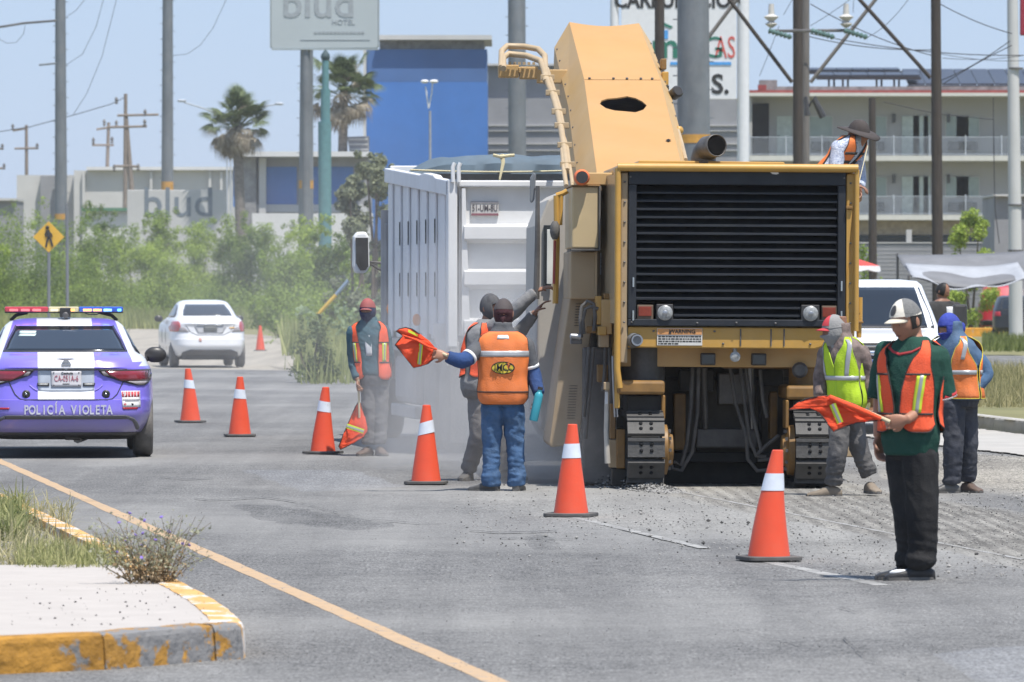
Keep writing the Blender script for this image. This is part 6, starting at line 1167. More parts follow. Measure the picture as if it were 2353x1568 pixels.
class Person:
    def __init__(s, label, px, py, d, face, H=1.65, spine=None, bulk=1.0, z0=0.0, group='road workers in safety vests'):
        s.k = F / d; s.px, s.py = px, py; b = P(px, HY, d); s.S = H / 1.65; s.bulk = bulk; s.z0 = z0
        s.t = thing('person', label, 'person', (b.x, d, z0), 0, group)
        a = radians(face); s.Fv = Vector((sin(a), -cos(a), 0)); s.Rv = Vector((-s.Fv.y, s.Fv.x, 0)); s.spine = spine or [(0, 0, 0), (2, 0, 0)]
        s.B = MB()                                                        # the body, joined below
    def q(s, x, y, dy=0): return Vector(((x - s.px) / s.k, dy, (s.py - y) / s.k))
    def cen(s, z): c = interp(s.spine, z); return Vector((c[0], c[1], 0))
    def tp(s, z, th, off=0, e=2.8):
        a, b = interp(TOR, z / s.S); a = a * s.S * s.bulk + off; b = b * s.S * s.bulk + off; c, q = cos(th), sin(th)
        return s.cen(z) + s.Rv * (a * math.copysign(abs(c) ** (2 / e), c)) + s.Fv * (b * math.copysign(abs(q) ** (2 / e), q)) + Vector((0, 0, z))
    def torso(s, mb, z0, z1, off, n=28, flare=0):
        k = 16; mb.loft([[s.tp(lerp(z0, z1, i / k), 2 * pi * j / n, off + flare * max(0, 1 - i / 5)) for j in range(n)] for i in range(k + 1)])
    def limb(s, mb, pts, rs, n=12):
        q = []; r = []
        for i in range(len(pts) - 1):
            for j in range(4): q.append(pts[i].lerp(pts[i + 1], j / 4)); r.append(lerp(rs[i], rs[i + 1], j / 4))
        q.append(pts[-1]); r.append(rs[-1])
        # soften the joint
        for _ in range(2): q = [q[0]] + [(q[i - 1] + q[i] * 2 + q[i + 1]) / 4 for i in range(1, len(q) - 1)] + [q[-1]]
        mb.tube(q, r, n); mb.ball(pts[0], rs[0] * .98, 6)
    def hand(s, wrist, d, n, thumb=1, curl=.5, sc=1.0, mb=None):
        mb = mb or s.B; d = d.normalized(); n = (n - d * n.dot(d)).normalized(); l = d.cross(n) * thumb
        rings = []
        for t, w_, h in ((-.02, .024, .021), (.0, .026, .019), (.03, .038, .018), (.06, .043, .016), (.085, .041, .013)):
            c = wrist + d * t * sc; rings.append([c + l * (w_ * cos(2 * pi * i / 12) * sc) + n * (h * sin(2 * pi * i / 12) * sc) for i in range(12)])
        mb.loft(rings)
        for i, (o, L_) in enumerate(((.031, .070), (.011, .078), (-.010, .073), (-.030, .058))):
            p = wrist + d * .07 * sc + l * o * sc; dd = d + l * o * 1.2; pts = [p]; a = 0
            dd.normalize(); seg_ = [.03, L_ * .5, L_ * .3, L_ * .24]
            for j, sg in enumerate(seg_):
                a += (0, curl, curl * 1.1, curl * .8)[j]; pts.append(pts[-1] + (dd * cos(a) + n * sin(a)) * sg * sc)
            mb.tube(pts, [r * sc for r in (.0095, .0098, .009, .0085, .007)], 8); mb.ball(pts[-1], .0072 * sc, 4)
        p = wrist + d * .022 * sc + l * .026 * sc; t1 = (d * .65 + l * .7 + n * .35).normalized(); t2 = (d * .8 + l * .25 + n * (.4 + curl * .5)).normalized(); t3 = (d * .7 - l * .15 + n * (.5 + curl * .6)).normalized()
        pts = [p, p + t1 * .035 * sc, p + t1 * .035 * sc + t2 * .03 * sc, p + t1 * .035 * sc + t2 * .03 * sc + t3 * .024 * sc]; mb.tube(pts, [.013 * sc, .012 * sc, .0105 * sc, .008 * sc], 8); mb.ball(pts[-1], .0082 * sc, 4)
    def headframe(s, c, face, pitch=0, roll=0):
        a = radians(face); f = Vector((sin(a), -cos(a), 0)); p = radians(pitch); u = Vector((0, 0, 1)); f2 = f * cos(p) - u * sin(p); u2 = u * cos(p) + f * sin(p); r = f2.cross(u2)
        if roll: q = Matrix.Rotation(radians(roll), 3, f2); u2 = q @ u2; r = q @ r
        s.hc, s.hf, s.hu, s.hr = c, f2, u2, r
    def hp(s, r, f, u): return s.hc + s.hr * r + s.hf * f + s.hu * u
    def headpt(s, th, ph, k=1.0, feat=True):                  # ph from -pi/2 (chin) to pi/2, th 0 = front
        cx, cy, cz = cos(ph) * sin(th), cos(ph) * cos(th), sin(ph); rx, ry, rz = .081, .102, .126
        x, y, z = cx * rx, cy * ry, cz * rz
        if z < 0: t = -z / rz; x *= 1 - .30 * t * t; y = y * (1 - .22 * t) + .012 * t * (1 if y > 0 else .2)
        if y > 0: x *= 1 - .06 * (y / ry)
        if y < 0 and z < -.02: y *= .86
        if feat:
            g = lambda a, b, sa, sb: math.exp(-((x - a) / sa) ** 2 - ((z - b) / sb) ** 2) if cy > 0 else 0
            y += .024 * g(0, -.024, .011, .013) + .013 * g(0, -.006, .008, .018) + .006 * g(0, .022, .035, .010) - .010 * (g(.030, .004, .014, .010) + g(-.030, .004, .014, .010)) + .007 * g(0, -.058, .022, .006) + .006 * g(0, -.068, .018, .006) - .004 * g(0, -.063, .024, .0025) + .008 * g(0, -.095, .02, .014) + .004 * (g(.042, -.012, .016, .016) + g(-.042, -.012, .016, .016))
        return s.hp(x * k, y * k, z * k)
    def head(s, neck):
        n, m_ = 48, 34; s.B.loft([[s.headpt(2 * pi * j / n, -pi / 2 + pi * (i + .5) / m_) for j in range(n)] for i in range(m_)])
        s.B.tube([neck, neck.lerp(s.hp(0, -.02, -.06), .6), s.hp(0, -.02, -.04)], [.062 * s.S, .055 * s.S, .055 * s.S], 14)
        for sg in (-1, 1):
            rings = []
            for t, w_, h in ((0, .012, .024), (.008, .017, .031), (.014, .016, .030), (.017, .008, .02)): rings.append([s.hp(sg * (.070 + t), -.006 + w_ * cos(2 * pi * i / 12) - t * .5, -.004 + h * sin(2 * pi * i / 12)) for i in range(12)])
            s.B.loft(rings)
    def eyes(s):
        for sg in (-1, 1):
            e = MB(); e.ball(s.hp(sg * .030, .076, .003), .0125 * s.S, 7); o = e.build('eye', M('eye_white', (.5, .47, .44), .3), s.body)
            MB().ball(s.hp(sg * .030, .0825, .002), .0072 * s.S, 6).build('pupil', MT['black_plastic'], o)
            MB().tube([s.hp(sg * .014, .092, .020), s.hp(sg * .03, .092, .026), s.hp(sg * .047, .080, .021)], [.003, .0042, .002], 6).build('eyebrow', mHair, s.body)
        MB().tube([s.hp(-.022, .086, -.0635), s.hp(-.008, .0945, -.062), s.hp(.008, .0945, -.062), s.hp(.022, .086, -.0635)], [.0015, .0032, .0032, .0015], 6).build('lips', M('lips', (.20, .075, .06), .5), s.body)
    def done_body(s, skin, vox=.006):
        o = s.B.build('body', skin, s.t, fix=False); r = o.modifiers.new('Remesh', 'REMESH'); r.mode = 'VOXEL'; r.voxel_size = vox; r.use_smooth_shade = True; sm = o.modifiers.new('Smooth', 'SMOOTH'); sm.factor = .5; sm.iterations = 2
        s.body = bake(o); return o
    def garment(s, name, mb, m, vox=.010, amp=.006, fr=(9, 9, 16), seed=0, smooth=3):
        o = mb.build(name, m, s.t, fix=False); r = o.modifiers.new('Remesh', 'REMESH'); r.mode = 'VOXEL'; r.voxel_size = vox; r.use_smooth_shade = True; sm = o.modifiers.new('Smooth', 'SMOOTH'); sm.factor = .5; sm.iterations = smooth
        bake(o); me = o.data; off = Vector((seed * 7.3, seed * 3.1, seed)); nr = [v.normal.copy() for v in me.vertices]
        for v, n_ in zip(me.vertices, nr):
            c = v.co; k = max(0, min(1, (.42 - c.z) / .2)); h1 = Vector((c.x * fr[0] + c.z * 3, c.y * fr[1], c.z * fr[2] * .55)) + off; h2 = Vector((c.x * 5, c.y * 5 + c.x * 4, c.z * 19)) + off
            f = (1 - 2 * abs(noise.noise(h1))) * (1 - k) + (1 - 2 * abs(noise.noise(h2))) * k; g = 1 - 2 * abs(noise.noise(h1 * 2.3 + Vector((5, 1, 3)))); v.co = c + n_ * (amp * (f * .85 + g * .4))
        me.update(); return o
    def panel(s, name, m, zs, rng, off=.030, n=20, thick=.003, trim=None, wave=.004, hemr=None):
        rows = []
        for z in zs:
            a, b = rng(z / s.S); rows.append([s.tp(z, radians(lerp(a, b, j / n)), off) for j in range(n + 1)])
            if wave:
                for p_ in rows[-1]: h_ = (p_ - s.cen(z)); h_.z = 0; h_.normalize(); p_ += h_ * (.011 * noise.noise(Vector((p_.x * 13, p_.y * 13, p_.z * 6))) + .006 * noise.noise(Vector((p_.x * 30, p_.y * 30, p_.z * 12 + 3))))
        if hemr:                                                          # rounded lower corners
            for j in range(n + 1): rows[0][j].z += hemr * (abs(2 * j / n - 1)) ** 5; rows[1][j].z += hemr * .5 * (abs(2 * j / n - 1)) ** 5
        mb = MB(); mb.loft(rows, caps=False, closed=False); o = mb.build(name, m, s.t); sd = o.modifiers.new('Solidify', 'SOLIDIFY'); sd.thickness = thick; sd.offset = 0
        if trim:
            r = .0045 * s.S; mb = MB(); mb.tube([w[0] for w in rows], r, 6); mb.tube([w[-1] for w in rows], r, 6); mb.tube(rows[0], r, 6); mb.build('vest_trim', trim, o)
        return o
    def zs(s, a, b, k=22): return [lerp(a, b, i / k) * s.S for i in range(k + 1)]
    def vest(s, m, hem=.96, trim=mTrimB, back=True, front=True, off=.026, vin=VIN, hemr=.03, phi=PHI):
        s.vp = []
        P_ = lambda z: interp(phi, z)[0]; V_ = lambda z: interp(vin, z)[0]
        if front:
            for sg in (-1, 1): s.vp.append(s.panel('vest_front', m, s.zs(hem, 1.452), lambda z, sg=sg: tuple(sorted((90 + sg * V_(z), 90 + sg * P_(z)))), off, trim=trim, hemr=hemr))
        if back: s.vp.append(s.panel('vest_back', m, s.zs(hem, 1.452), lambda z: (270 - P_(z), 270 + P_(z)), off, 26, trim=trim, hemr=hemr))
    def shoe(s, ank, toe, m, L_=.275, w_=.048, sole=None):
        t = toe.normalized(); l = Vector((-t.y, t.x, 0)); c = Vector((ank.x, ank.y, 0)) - t * .07; z0 = ank.z - .09; rings = []
        for u, hw, h in ((0, .028, .06), (.03, .036, .085), (.08, .040, .10), (.13, .040, .088), (.17, .046, .064), (.21, w_, .052), (.25, .042, .044), (.275, .02, .03)):
            u *= L_ / .275; rings.append([c + t * u + l * (hw * math.copysign(abs(cos(2 * pi * i / 14)) ** .8, cos(2 * pi * i / 14))) + Vector((0, 0, max(.006, h * (.5 + .5 * math.copysign(abs(sin(2 * pi * i / 14)) ** .7, sin(2 * pi * i / 14)))) + z0)) for i in range(14)])
        o = MB().loft(rings).build('shoe', m, s.t)
        so = MB(); q = [c + t * u * L_ / .275 + l * hw for u, hw in ((-.003, .02), (.02, .036), (.1, .043), (.2, w_ + .004), (.255, .04), (.28, .012))]; q2 = [c + t * u * L_ / .275 - l * hw for u, hw in ((.28, .012), (.255, .04), (.2, w_ + .004), (.1, .043), (.02, .036), (-.003, .02))]
        so.prism([(p.x, p.y) for p in q + q2], 'z', z0 + .001, z0 + .022); so.build('sole', sole or MT['black_rubber'], o); return o
    def cap(s, m, mb_=None, mbrim=None, brim=.075, sz=1.08, low=.28):
        n = 36; o = MB().loft([[s.headpt(2 * pi * j / n, lerp(low + .12 * cos(2 * pi * j / n), pi / 2 - .02, i / 9), sz, False) for j in range(n)] for i in range(10)], caps=True).build('cap', m, s.t)
        rows = []
        for i in range(7):
            t = i / 6; rows.append([s.hp(.074 * sin(a) * (1 - .12 * t), .088 * cos(a) * .9 + brim * t * cos(a * .8), .046 - .012 * t - .030 * (abs(a) / 1.3) ** 2 * (1 - .2 * t)) for a in [-1.25 + 2.5 * j / 16 for j in range(17)]])
        b = MB().loft(rows, caps=False, closed=False).build('brim', mbrim or m, o); sd = b.modifiers.new('Solidify', 'SOLIDIFY'); sd.thickness = .005; sd.offset = 0
        MB().ball(s.hp(0, 0, .118 * sz), .007, 5).build('cap_button', mbrim or m, o); return o
    def hood(s, m, k=1.07, win=(.75, -.02, .22), cape=None, name='face_cover'):     # covers the head except a window at the eyes
        n, r_ = 44, 30; v, f = [], []
        for i in range(r_ + 1):
            ph = -pi / 2 + .25 + (pi - .3) * i / r_
            for j in range(n):
                th = 2 * pi * j / n - pi; p = s.headpt(th, ph, k + .012 * noise.noise(Vector((th * 3, ph * 4, k * 9))), True); v.append(p)
        for i in range(r_):
            ph = -pi / 2 + .25 + (pi - .3) * (i + .5) / r_
            for j in range(n):
                th = 2 * pi * (j + .5) / n - pi
                if abs(th) < win[0] and win[1] < ph < win[2]: continue
                a, b = i * n + j, i * n + (j + 1) % n; f.append((a, b, b + n, a + n))
        mb = MB(); mb.add(v, f, 0, True); o = mb.build(name, m, s.t); sd = o.modifiers.new('Solidify', 'SOLIDIFY'); sd.thickness = .004
        if cape:
            c = MB(); rows = []
            for i in range(7):
                t = i / 6; rows.append([s.hp(.068 * cos(a) * (1 + .0 * t), .082 * sin(a) - .004, -.03).lerp(cape + (s.Rv * cos(a) * .105 + s.Fv * sin(a) * .092) * s.S, t) + Vector((0, 0, .008 * sin(5 * a + 3 * t))) for a in [2 * pi * j / 28 for j in range(28)]])
            c.loft(rows, caps=False); o2 = c.build('neck_cover', m, s.t); sd = o2.modifiers.new('Solidify', 'SOLIDIFY'); sd.thickness = .004
        return o
def flag(label, outline, d, stripe_, pole, depth=lambda x, y: 0, folds=(), rows=None, pr=.012):
    # orange cloth from an outline, with its own waves in depth; the stick is a part
    c = P(*outline[0], d); t = thing('flag', label, 'safety flag', c, 0, 'orange safety flags')
    mO = MT.setdefault('flag', cloth('flag_orange', (.80, .085, .03), .06, .04))
    loop = [P(x, y, d + depth(x, y)) - c for x, y in outline]
    from mathutils.geometry import tessellate_polygon
    bm = bmesh.new(); vs_ = [bm.verts.new(p) for p in loop]
    for tr in tessellate_polygon([[Vector((p.x, p.z, 0)) for p in loop]]): bm.faces.new([vs_[i] for i in tr])
    bmesh.ops.subdivide_edges(bm, edges=bm.edges, cuts=3, use_grid_fill=True); bmesh.ops.triangulate(bm, faces=bm.faces)
    for v in bm.verts: w_ = v.co + c; k = F / w_.y; x = CX + w_.x * k; y = HY + (CH - w_.z) * k; v.co.y = d + depth(x, y) - c.y + .020 * noise.noise(Vector((x * .03, y * .05, d))) + .007 * noise.noise(Vector((x * .11, y * .08, d)))
    bm.normal_update(); me = bpy.data.meshes.new('flag_cloth'); bm.to_mesh(me); bm.free(); me.materials.append(mO)
    for p in me.polygons: p.use_smooth = True
    o = link('flag_cloth', me, t); sd = o.modifiers.new('Solidify', 'SOLIDIFY'); sd.thickness = .0015; sd.offset = 0
    lp = loop + [loop[0]]; MB().tube(lp, .0042, 6).build('flag_trim', mTrimB, t)
    for (a, b, w_) in stripe_:
        pa, pb = [P(x, y, d + depth(x, y) - .012) - c for x, y in (a, b)]; ax = (pb - pa).normalized(); sd_ = Vector((-ax.z, 0, ax.x)); w2 = w_ * d / F / 2
        def st(wid, off, m, nm):
            mb = MB(); mb.loft([[pa.lerp(pb, i / 6) - sd_ * wid + Vector((0, off, 0)), pa.lerp(pb, i / 6) + sd_ * wid + Vector((0, off, 0))] for i in range(7)], caps=False, closed=False, smooth=False); q = mb.build(nm, m, t); k = q.modifiers.new('Solidify', 'SOLIDIFY'); k.thickness = .002
        st(w2, 0, mYl, 'yellow_stripe'); st(w2 * .36, -.004, mSv, 'silver_stripe')
    MB().tube([P(*pole[0], d + depth(*pole[0])) - c, P(*pole[1], d + depth(*pole[1])) - c], pr, 8).build('flag_stick', M('stick_wood', (.55, .46, .3), .7), t)
    for a, b, r in folds: MB().tube([P(*a, d + depth(*a) - .01) - c, P((a[0] + b[0]) / 2, (a[1] + b[1]) / 2 , d + depth(*a) - .015) - c, P(*b, d + depth(*b) - .01) - c], [r * .7, r, r * .8], 10).build('flag_roll', mO, t)
    return t
V = Vector
# ---- the flagger in front, green football shirt
p = Person('flagger in green shirt, black trousers and white cap, looking down at an orange flag', 2093, 1335, 33.6, -40, 1.61, [(.8, .0, 0), (1.0, 0, 0), (1.25, .005, 0), (1.45, .02, .0), (1.6, .0, 0)], .93)
s = p; q = p.q
p.headframe(q(2082, 740, -.02), -50, 16); nk = q(2097, 786, .01); p.head(nk); p.torso(p.B, .80, 1.50, -.012)
SH = [q(2149, 822, -.03), q(2166, 912, .02), q(2078, 964, -.20)]; SHr = [q(2042, 812, .10), q(2026, 925, .17), q(2021, 1005, .12)]
for a in (SH, SHr): p.limb(p.B, a, [.055, .042, .030])
p.hand(q(2076, 964, -.20), V((-.93, .05, -.14)), V((.2, .75, .1)), 1, 1.25, 1.05); p.hand(q(2021, 1006, .12), V((.05, -.1, -1)), V((.4, -.4, 0)), 1, .5)
LG = [[q(2112, 1045, -.04), q(2118, 1180, -.05), q(2120, 1300, -.03)], [q(2078, 1045, .06), q(2088, 1180, .04), q(2100, 1300, .08)]]
for l in LG: p.limb(p.B, l, [.085, .058, .042])
p.done_body(mSkin, .0052); p.eyes()
g = MB(); p.torso(g, .745, 1.435, .016, flare=.012)
p.limb(g, [SH[0], SH[0].lerp(SH[1], .55), SH[0].lerp(SH[1], .98)], [.082, .080, .086]); p.limb(g, [SHr[0], SHr[0].lerp(SHr[1], .9)], [.078, .08])
sh = p.garment('shirt', g, cloth('shirt_green', (.012, .060, .043), .15, .03), .009, .006, (6, 6, 9), 1)
c0 = SH[0].lerp(SH[1], .97); dr = (SH[1] - SH[0]).normalized()
for o_, r_, m_ in ((0, .089, cloth('cuff_red', (.42, .02, .03))), (.018, .089, MT['white_paint'])):
    u = dr.cross(V((0, 1, 0))).normalized(); w_ = dr.cross(u); mb = MB(); mb.loft([[c0 + dr * (o_ + k) + (u * cos(a) + w_ * sin(a)) * r_ for a in [2 * pi * j / 22 for j in range(22)]] for k in (-.014, .012 if o_ == 0 else -.004)], caps=False); ob = mb.build('cuff', m_, sh); ob.modifiers.new('Solidify', 'SOLIDIFY').thickness = .004
mb = MB(); mb.tube([p.tp(z * p.S, radians(a), .020) for z, a in ((1.43, 150), (1.41, 128), (1.385, 105), (1.37, 92), (1.385, 75), (1.41, 52), (1.43, 30))], .009, 6); mb.build('collar', cloth('cuff_red', (.42, .02, .03)), sh)
g = MB(); p.torso(g, .72, .9, .006); baggy = [.108, .098, .088, .083, .072]
for l in LG: p.limb(g, [l[0], l[0].lerp(l[1], .5), l[1], l[1].lerp(l[2], .5), l[2]], baggy)
for l in LG: g.tube([l[2] + V((0, 0, .07)), l[2] + V((-.015, -.01, .045)), l[2] + V((-.01, 0, -.01))], [.074, .090, .080], 14)
p.garment('trousers', g, cloth('trousers_black', (.010, .0105, .0125), .35, .05), .010, .010, (9, 9, 9), 2)
p.vest(VO, .90, hemr=.05, off=.040)
for sg in (-1, 1):
    for w_, of, m_ in ((11, .045, mYl), (4, .0475, mSv)): p.panel('vest_stripe', m_, p.zs(1.02, 1.245, 10), lambda z, sg=sg, w_=w_: (90 + sg * 40 - w_ + (z - 1.1) * sg * 30, 90 + sg * 40 + w_ + (z - 1.1) * sg * 30), of, 4)
    for zz in (1.01, 1.25): p.panel('vest_strap', mTrimB, p.zs(zz - .006, zz + .006, 2), lambda z, sg=sg: tuple(sorted((90 + sg * (interp(VIN, z)[0] + 1), 90 + sg * 82 if zz < 1.1 else 90 + sg * 66))), .046, 8)
wsh = M('shoe_black', (.012, .012, .014), .5, dust=.04)
a = p.shoe(V((LG[0][2].x, LG[0][2].y, .09)), V((-1, -.12, 0)), wsh, .30); p.shoe(V((LG[1][2].x, LG[1][2].y, .09)), V((-1, -.25, 0)), wsh, .30)
MB().ball(V((LG[0][2].x - .13, -.065, .050)), (.07, .012, .020), 7).build('shoe_patch', MT['white_paint'], a)
cp_ = p.cap(M('cap_cream', (.62, .58, .50), .8, var=.05, bump=.2, bs=80), mbrim=M('cap_cream_brim', (.55, .50, .40), .8), brim=.085, sz=1.10)
mg = M('cap_mesh_grey', (.16, .16, .155), .85, var=.15, scale=60, bump=.4, bs=120); n = 20
MB().loft([[p.headpt(lerp(.95, 2 * pi - .95, j / n), lerp(.30, 1.5, i / 9), 1.108, False) for j in range(n + 1)] for i in range(10)], caps=False, closed=False).build('mesh_panel', mg, cp_)
MB().loft([[p.headpt(.02 + .36 * k * cos(a), .72 + .27 * k * sin(a), 1.115, False) for a in [2 * pi * j / 20 for j in range(20)]] for k in (1, .5, .02)], caps=False).build('cap_badge', MT['black_plastic'], cp_)
hr = MB(); hr.loft([[p.headpt(lerp(1.25, 2 * pi - 1.25, j / n), lerp(-.30, .45, i / 5), 1.05, False) for j in range(n + 1)] for i in range(6)], caps=False, closed=False); hr.build('hair', mHair, p.t)
dF = lambda x, y: -.20 - .10 * (2030 - x) / 218 + .035 * sin((x - 1800) * .045)
flag('orange flag with one slanting yellow stripe held out by the flagger in the green shirt', [(2026, 966), (2010, 952), (1960, 928), (1900, 910), (1876, 912), (1852, 917), (1830, 928), (1812, 942), (1840, 941), (1862, 938), (1876, 944), (1892, 960), (1905, 978), (1916, 992), (1940, 983), (1962, 973), (1990, 969)], 33.6, [((1913, 929), (1931, 972), 15)], [(2045, 970), (1985, 943)], dF, [((2024, 963), (1905, 913), .020)])
# ---- worker seen from behind, printed orange vest and jeans
p = Person('worker seen from behind in printed orange vest and jeans, stretching a flag out sideways', 1156, 1130, 48.5, 180, 1.55, [(.8, .0, 0), (1.1, 0, 0), (1.5, .0, 0)], 1.16); q = p.q
p.headframe(q(1157, 722, .02), 175, 12); nk = q(1157, 762); p.head(nk); p.torso(p.B, .80, 1.50, -.012)
A1 = [q(1110, 792), q(1066, 832, -.16), q(1026, 818, -.22)]; A2 = [q(1206, 794), q(1226, 862, .04), q(1238, 905, -.04)]
for a in (A1, A2): p.limb(p.B, a, [.056, .043, .032])
p.hand(q(1026, 818, -.22), V((-1, .0, .22)), V((.1, .9, -.25)), 1, 1.3, 1.05); p.hand(q(1238, 906, -.04), V((.0, -.25, -.95)), V((-.9, -.1, .0)), 1, .75, 1.05)
LG = [[q(1133, 940), q(1129, 1030, .02), q(1129, 1105, 0)], [q(1178, 940), q(1184, 1030, .02), q(1188, 1105, 0)]]
for l in LG: p.limb(p.B, l, [.088, .06, .042])
p.done_body(mSkin, .0062)
g = MB(); p.torso(g, .80, 1.44, .012)
for a in (A1, A2): p.limb(g, [a[0], a[0].lerp(a[1], .75)], [.076, .066])
p.garment('shirt', g, cloth('shirt_grey', (.075, .08, .09), .15, .1), .010, .006, (7, 7, 10), 3)
sl_b = cloth('sleeve_blue', (.025, .06, .17), .2, .04)
g = MB(); p.limb(g, [A1[0].lerp(A1[1], .5), A1[1], A1[1].lerp(A1[2], .92)], [.062, .066, .050]); p.garment('sleeve', g, sl_b, .008, .006, (10, 10, 14), 4)
g = MB(); p.limb(g, [A2[0].lerp(A2[1], .5), A2[1], A2[2]], [.060, .062, .050]); p.garment('sleeve', g, sl_b, .008, .006, (10, 10, 14), 4)
for a in (A1, A2):
    c0 = a[0].lerp(a[1], .72); dr = (a[1] - a[0]).normalized(); u = dr.cross(V((0, 1, 0))).normalized(); w_ = dr.cross(u); mb = MB(); mb.loft([[c0 + dr * k + (u * cos(t_) + w_ * sin(t_)) * .072 for t_ in [2 * pi * j / 22 for j in range(22)]] for k in (-.014, .014)], caps=False); ob = mb.build('cuff', MT['white_dirty'], p.t); ob.modifiers.new('Solidify', 'SOLIDIFY').thickness = .004
g = MB(); p.torso(g, .74, .96, .006)
for l in LG: p.limb(g, [l[0], l[0].lerp(l[1], .5), l[1], l[1].lerp(l[2], .5), l[2]], [.100, .084, .070, .067, .066]); g.tube([l[2] + V((0, 0, .08)), l[2] + V((0, 0, .03)), l[2] + V((0, 0, -.04))], [.066, .078, .074], 14)
jn = p.garment('jeans', g, M('denim', (.03, .08, .18), .85, var=.45, scale=7, bump=.3, bs=100, spec=.12, dust=.22, dcol=(.22, .29, .37), dscale=6), .009, .012, (8, 8, 17), 5)
for sx in (-1, 1):
    mb = MB(); a0 = 270 + sx * 38; rows = [[p.tp(z, radians(lerp(a0 - 17, a0 + 17, j / 6)), .0215) for j in range(7)] for z in (.825, .84, .88, .925)]; rows[0][0].z += .02; rows[0][6].z += .02
    mb.loft(rows, caps=False, closed=False); ob = mb.build('back_pocket', M('denim_dark', (.035, .075, .15), .85, var=.3, scale=9), jn); ob.modifiers.new('Solidify', 'SOLIDIFY').thickness = .004
p.vest(VOr, .79, front=True, hemr=.02, off=.030, phi=[(.7, 84), (.9, 86), (1.14, 86), (1.22, 80), (1.30, 66), (1.37, 60), (1.41, 70), (1.445, 84), (1.46, 90)]); bk = p.vp[-1]
p.panel('vest_band', mSv, p.zs(1.225, 1.278, 3), lambda z: (270 - interp(PHI, z)[0] - 8, 270 + interp(PHI, z)[0] + 8), .032, 26).parent = bk
p.panel('vest_strap', mTrimB, p.zs(.90, .912, 2), lambda z: (186, 354), .034, 26).parent = bk
p.panel('neck_label', MT['white_paint'], p.zs(1.385, 1.42, 2), lambda z: (263, 277), .033, 3).parent = bk
ce = p.tp(1.125 * p.S, radians(270), .036); k = 1 / p.k
MB().loft([[ce + V((27 * k * cos(a) * r, 0, 14.5 * k * sin(a) * r)) for a in [2 * pi * j / 30 for j in range(30)]] for r in (1, .02)], caps=False).build('print_oval', M('print_yellow', (.60, .47, .05), .7), bk)
MB().tube([ce + V((26 * k * cos(a), -.001, 13.5 * k * sin(a))) for a in [2 * pi * j / 30 for j in range(31)]], .0035, 5).build('print_ring', mk_blk, bk)
for r in (.5,): MB().tube([ce + V((26 * k * cos(a) * r, -.001, 13.5 * k * sin(a))) for a in [2 * pi * j / 24 for j in range(25)]], .0018, 5).build('print_ring', mk_blk, bk)
MB().tube([ce + V((0, -.001, -13 * k)), ce + V((0, -.001, 13 * k))], .0018, 5).build('print_ring', mk_blk, bk); [text(ch, .088, mk_blk, bk, ce + V((x_, -.013, -.002)), ext=.001, sx=.8, bold=.0008) for ch, x_ in (('I', -.068), ('M', -.030), ('C', .022), ('O', .070))]
p.cap(M('cap_brown', (.035, .025, .028), .85, var=.2, dust=.1), brim=.07, sz=1.08); p.hood(M('cloth_maroon', (.055, .018, .022), .9, var=.2, bump=.3, bs=70), 1.055, (.7, -.05, .2), q(1157, 772))
bt = M('boot_black', (.018, .018, .02), .45, dust=.25); p.shoe(V((LG[0][2].x, 0, .09)), V((-.9, .35, 0)), bt, .28); p.shoe(V((LG[1][2].x, 0, .09)), V((.2, 1, 0)), bt, .28); p.shoe
dF = lambda x, y: -.22 + .05 * sin((x + y) * .06)
flag('orange flag held out sideways by the worker in the printed vest, with black edging', [(1006, 806), (984, 797), (958, 782), (928, 771), (916, 782), (908, 793), (924, 812), (940, 832), (950, 845), (966, 842), (984, 836), (998, 824)], 48.5, [((968, 789), (963, 838), 10)], [(1028, 818), (1000, 805)], dF)
flag_b = bpy.data.objects['flag.001']
dG = lambda x, y: -.26 + .03 * sin(x * .07)
c = flag_b.location.copy()
lo = [P(x, y, 48.5 + dG(x, y)) - c for x, y in [(1003, 803), (986, 783), (964, 768), (948, 757), (932, 753), (918, 756), (910, 761), (924, 770), (958, 782), (984, 797)]]
from mathutils.geometry import tessellate_polygon
mb = MB(); mb.add(lo, [tuple(t_) for t_ in tessellate_polygon([[V((v.x, v.z, 0)) for v in lo]])], 0, True); ob = mb.build('flag_fold', MT['flag'], flag_b); ob.modifiers.new('Solidify', 'SOLIDIFY').thickness = .006; MB().tube(lo[2:8], .005, 6).build('flag_trim', mTrimB, flag_b)
MB().tube([lo[7] + V((0, -.01, 0)), lo[8] + V((0, -.012, 0)), lo[9] + V((0, -.012, 0)), lo[0]], [.006, .012, .012, .010], 8).build('flag_roll', MT['flag'], flag_b)
mb = MB(); a_, b_ = P(938, 760, 48.22) - c, P(960, 771, 48.22) - c; mb.loft([[a_.lerp(b_, i / 4) + V((0, 0, -.012)), a_.lerp(b_, i / 4) + V((0, 0, .010))] for i in range(5)], caps=False, closed=False); mb.build('yellow_stripe', mYl, flag_b)
o = thing('bottle', 'blue water bottle held low by the worker in the printed vest', 'bottle', P(1234, 928, 48.40), 0); o.rotation_euler = (0, radians(12), 0)
MB().lathe([(.001, -.15), (.034, -.15), (.037, -.14), (.037, .06), (.033, .085), (.02, .10), (.02, .12)], 20).build('flask', M('bottle_blue', (.04, .29, .36), .35, var=.06), o); MB().lathe([(.022, .121), (.022, .145), (.001, .147)], 16).build('lid', MT['black_plastic'], o)
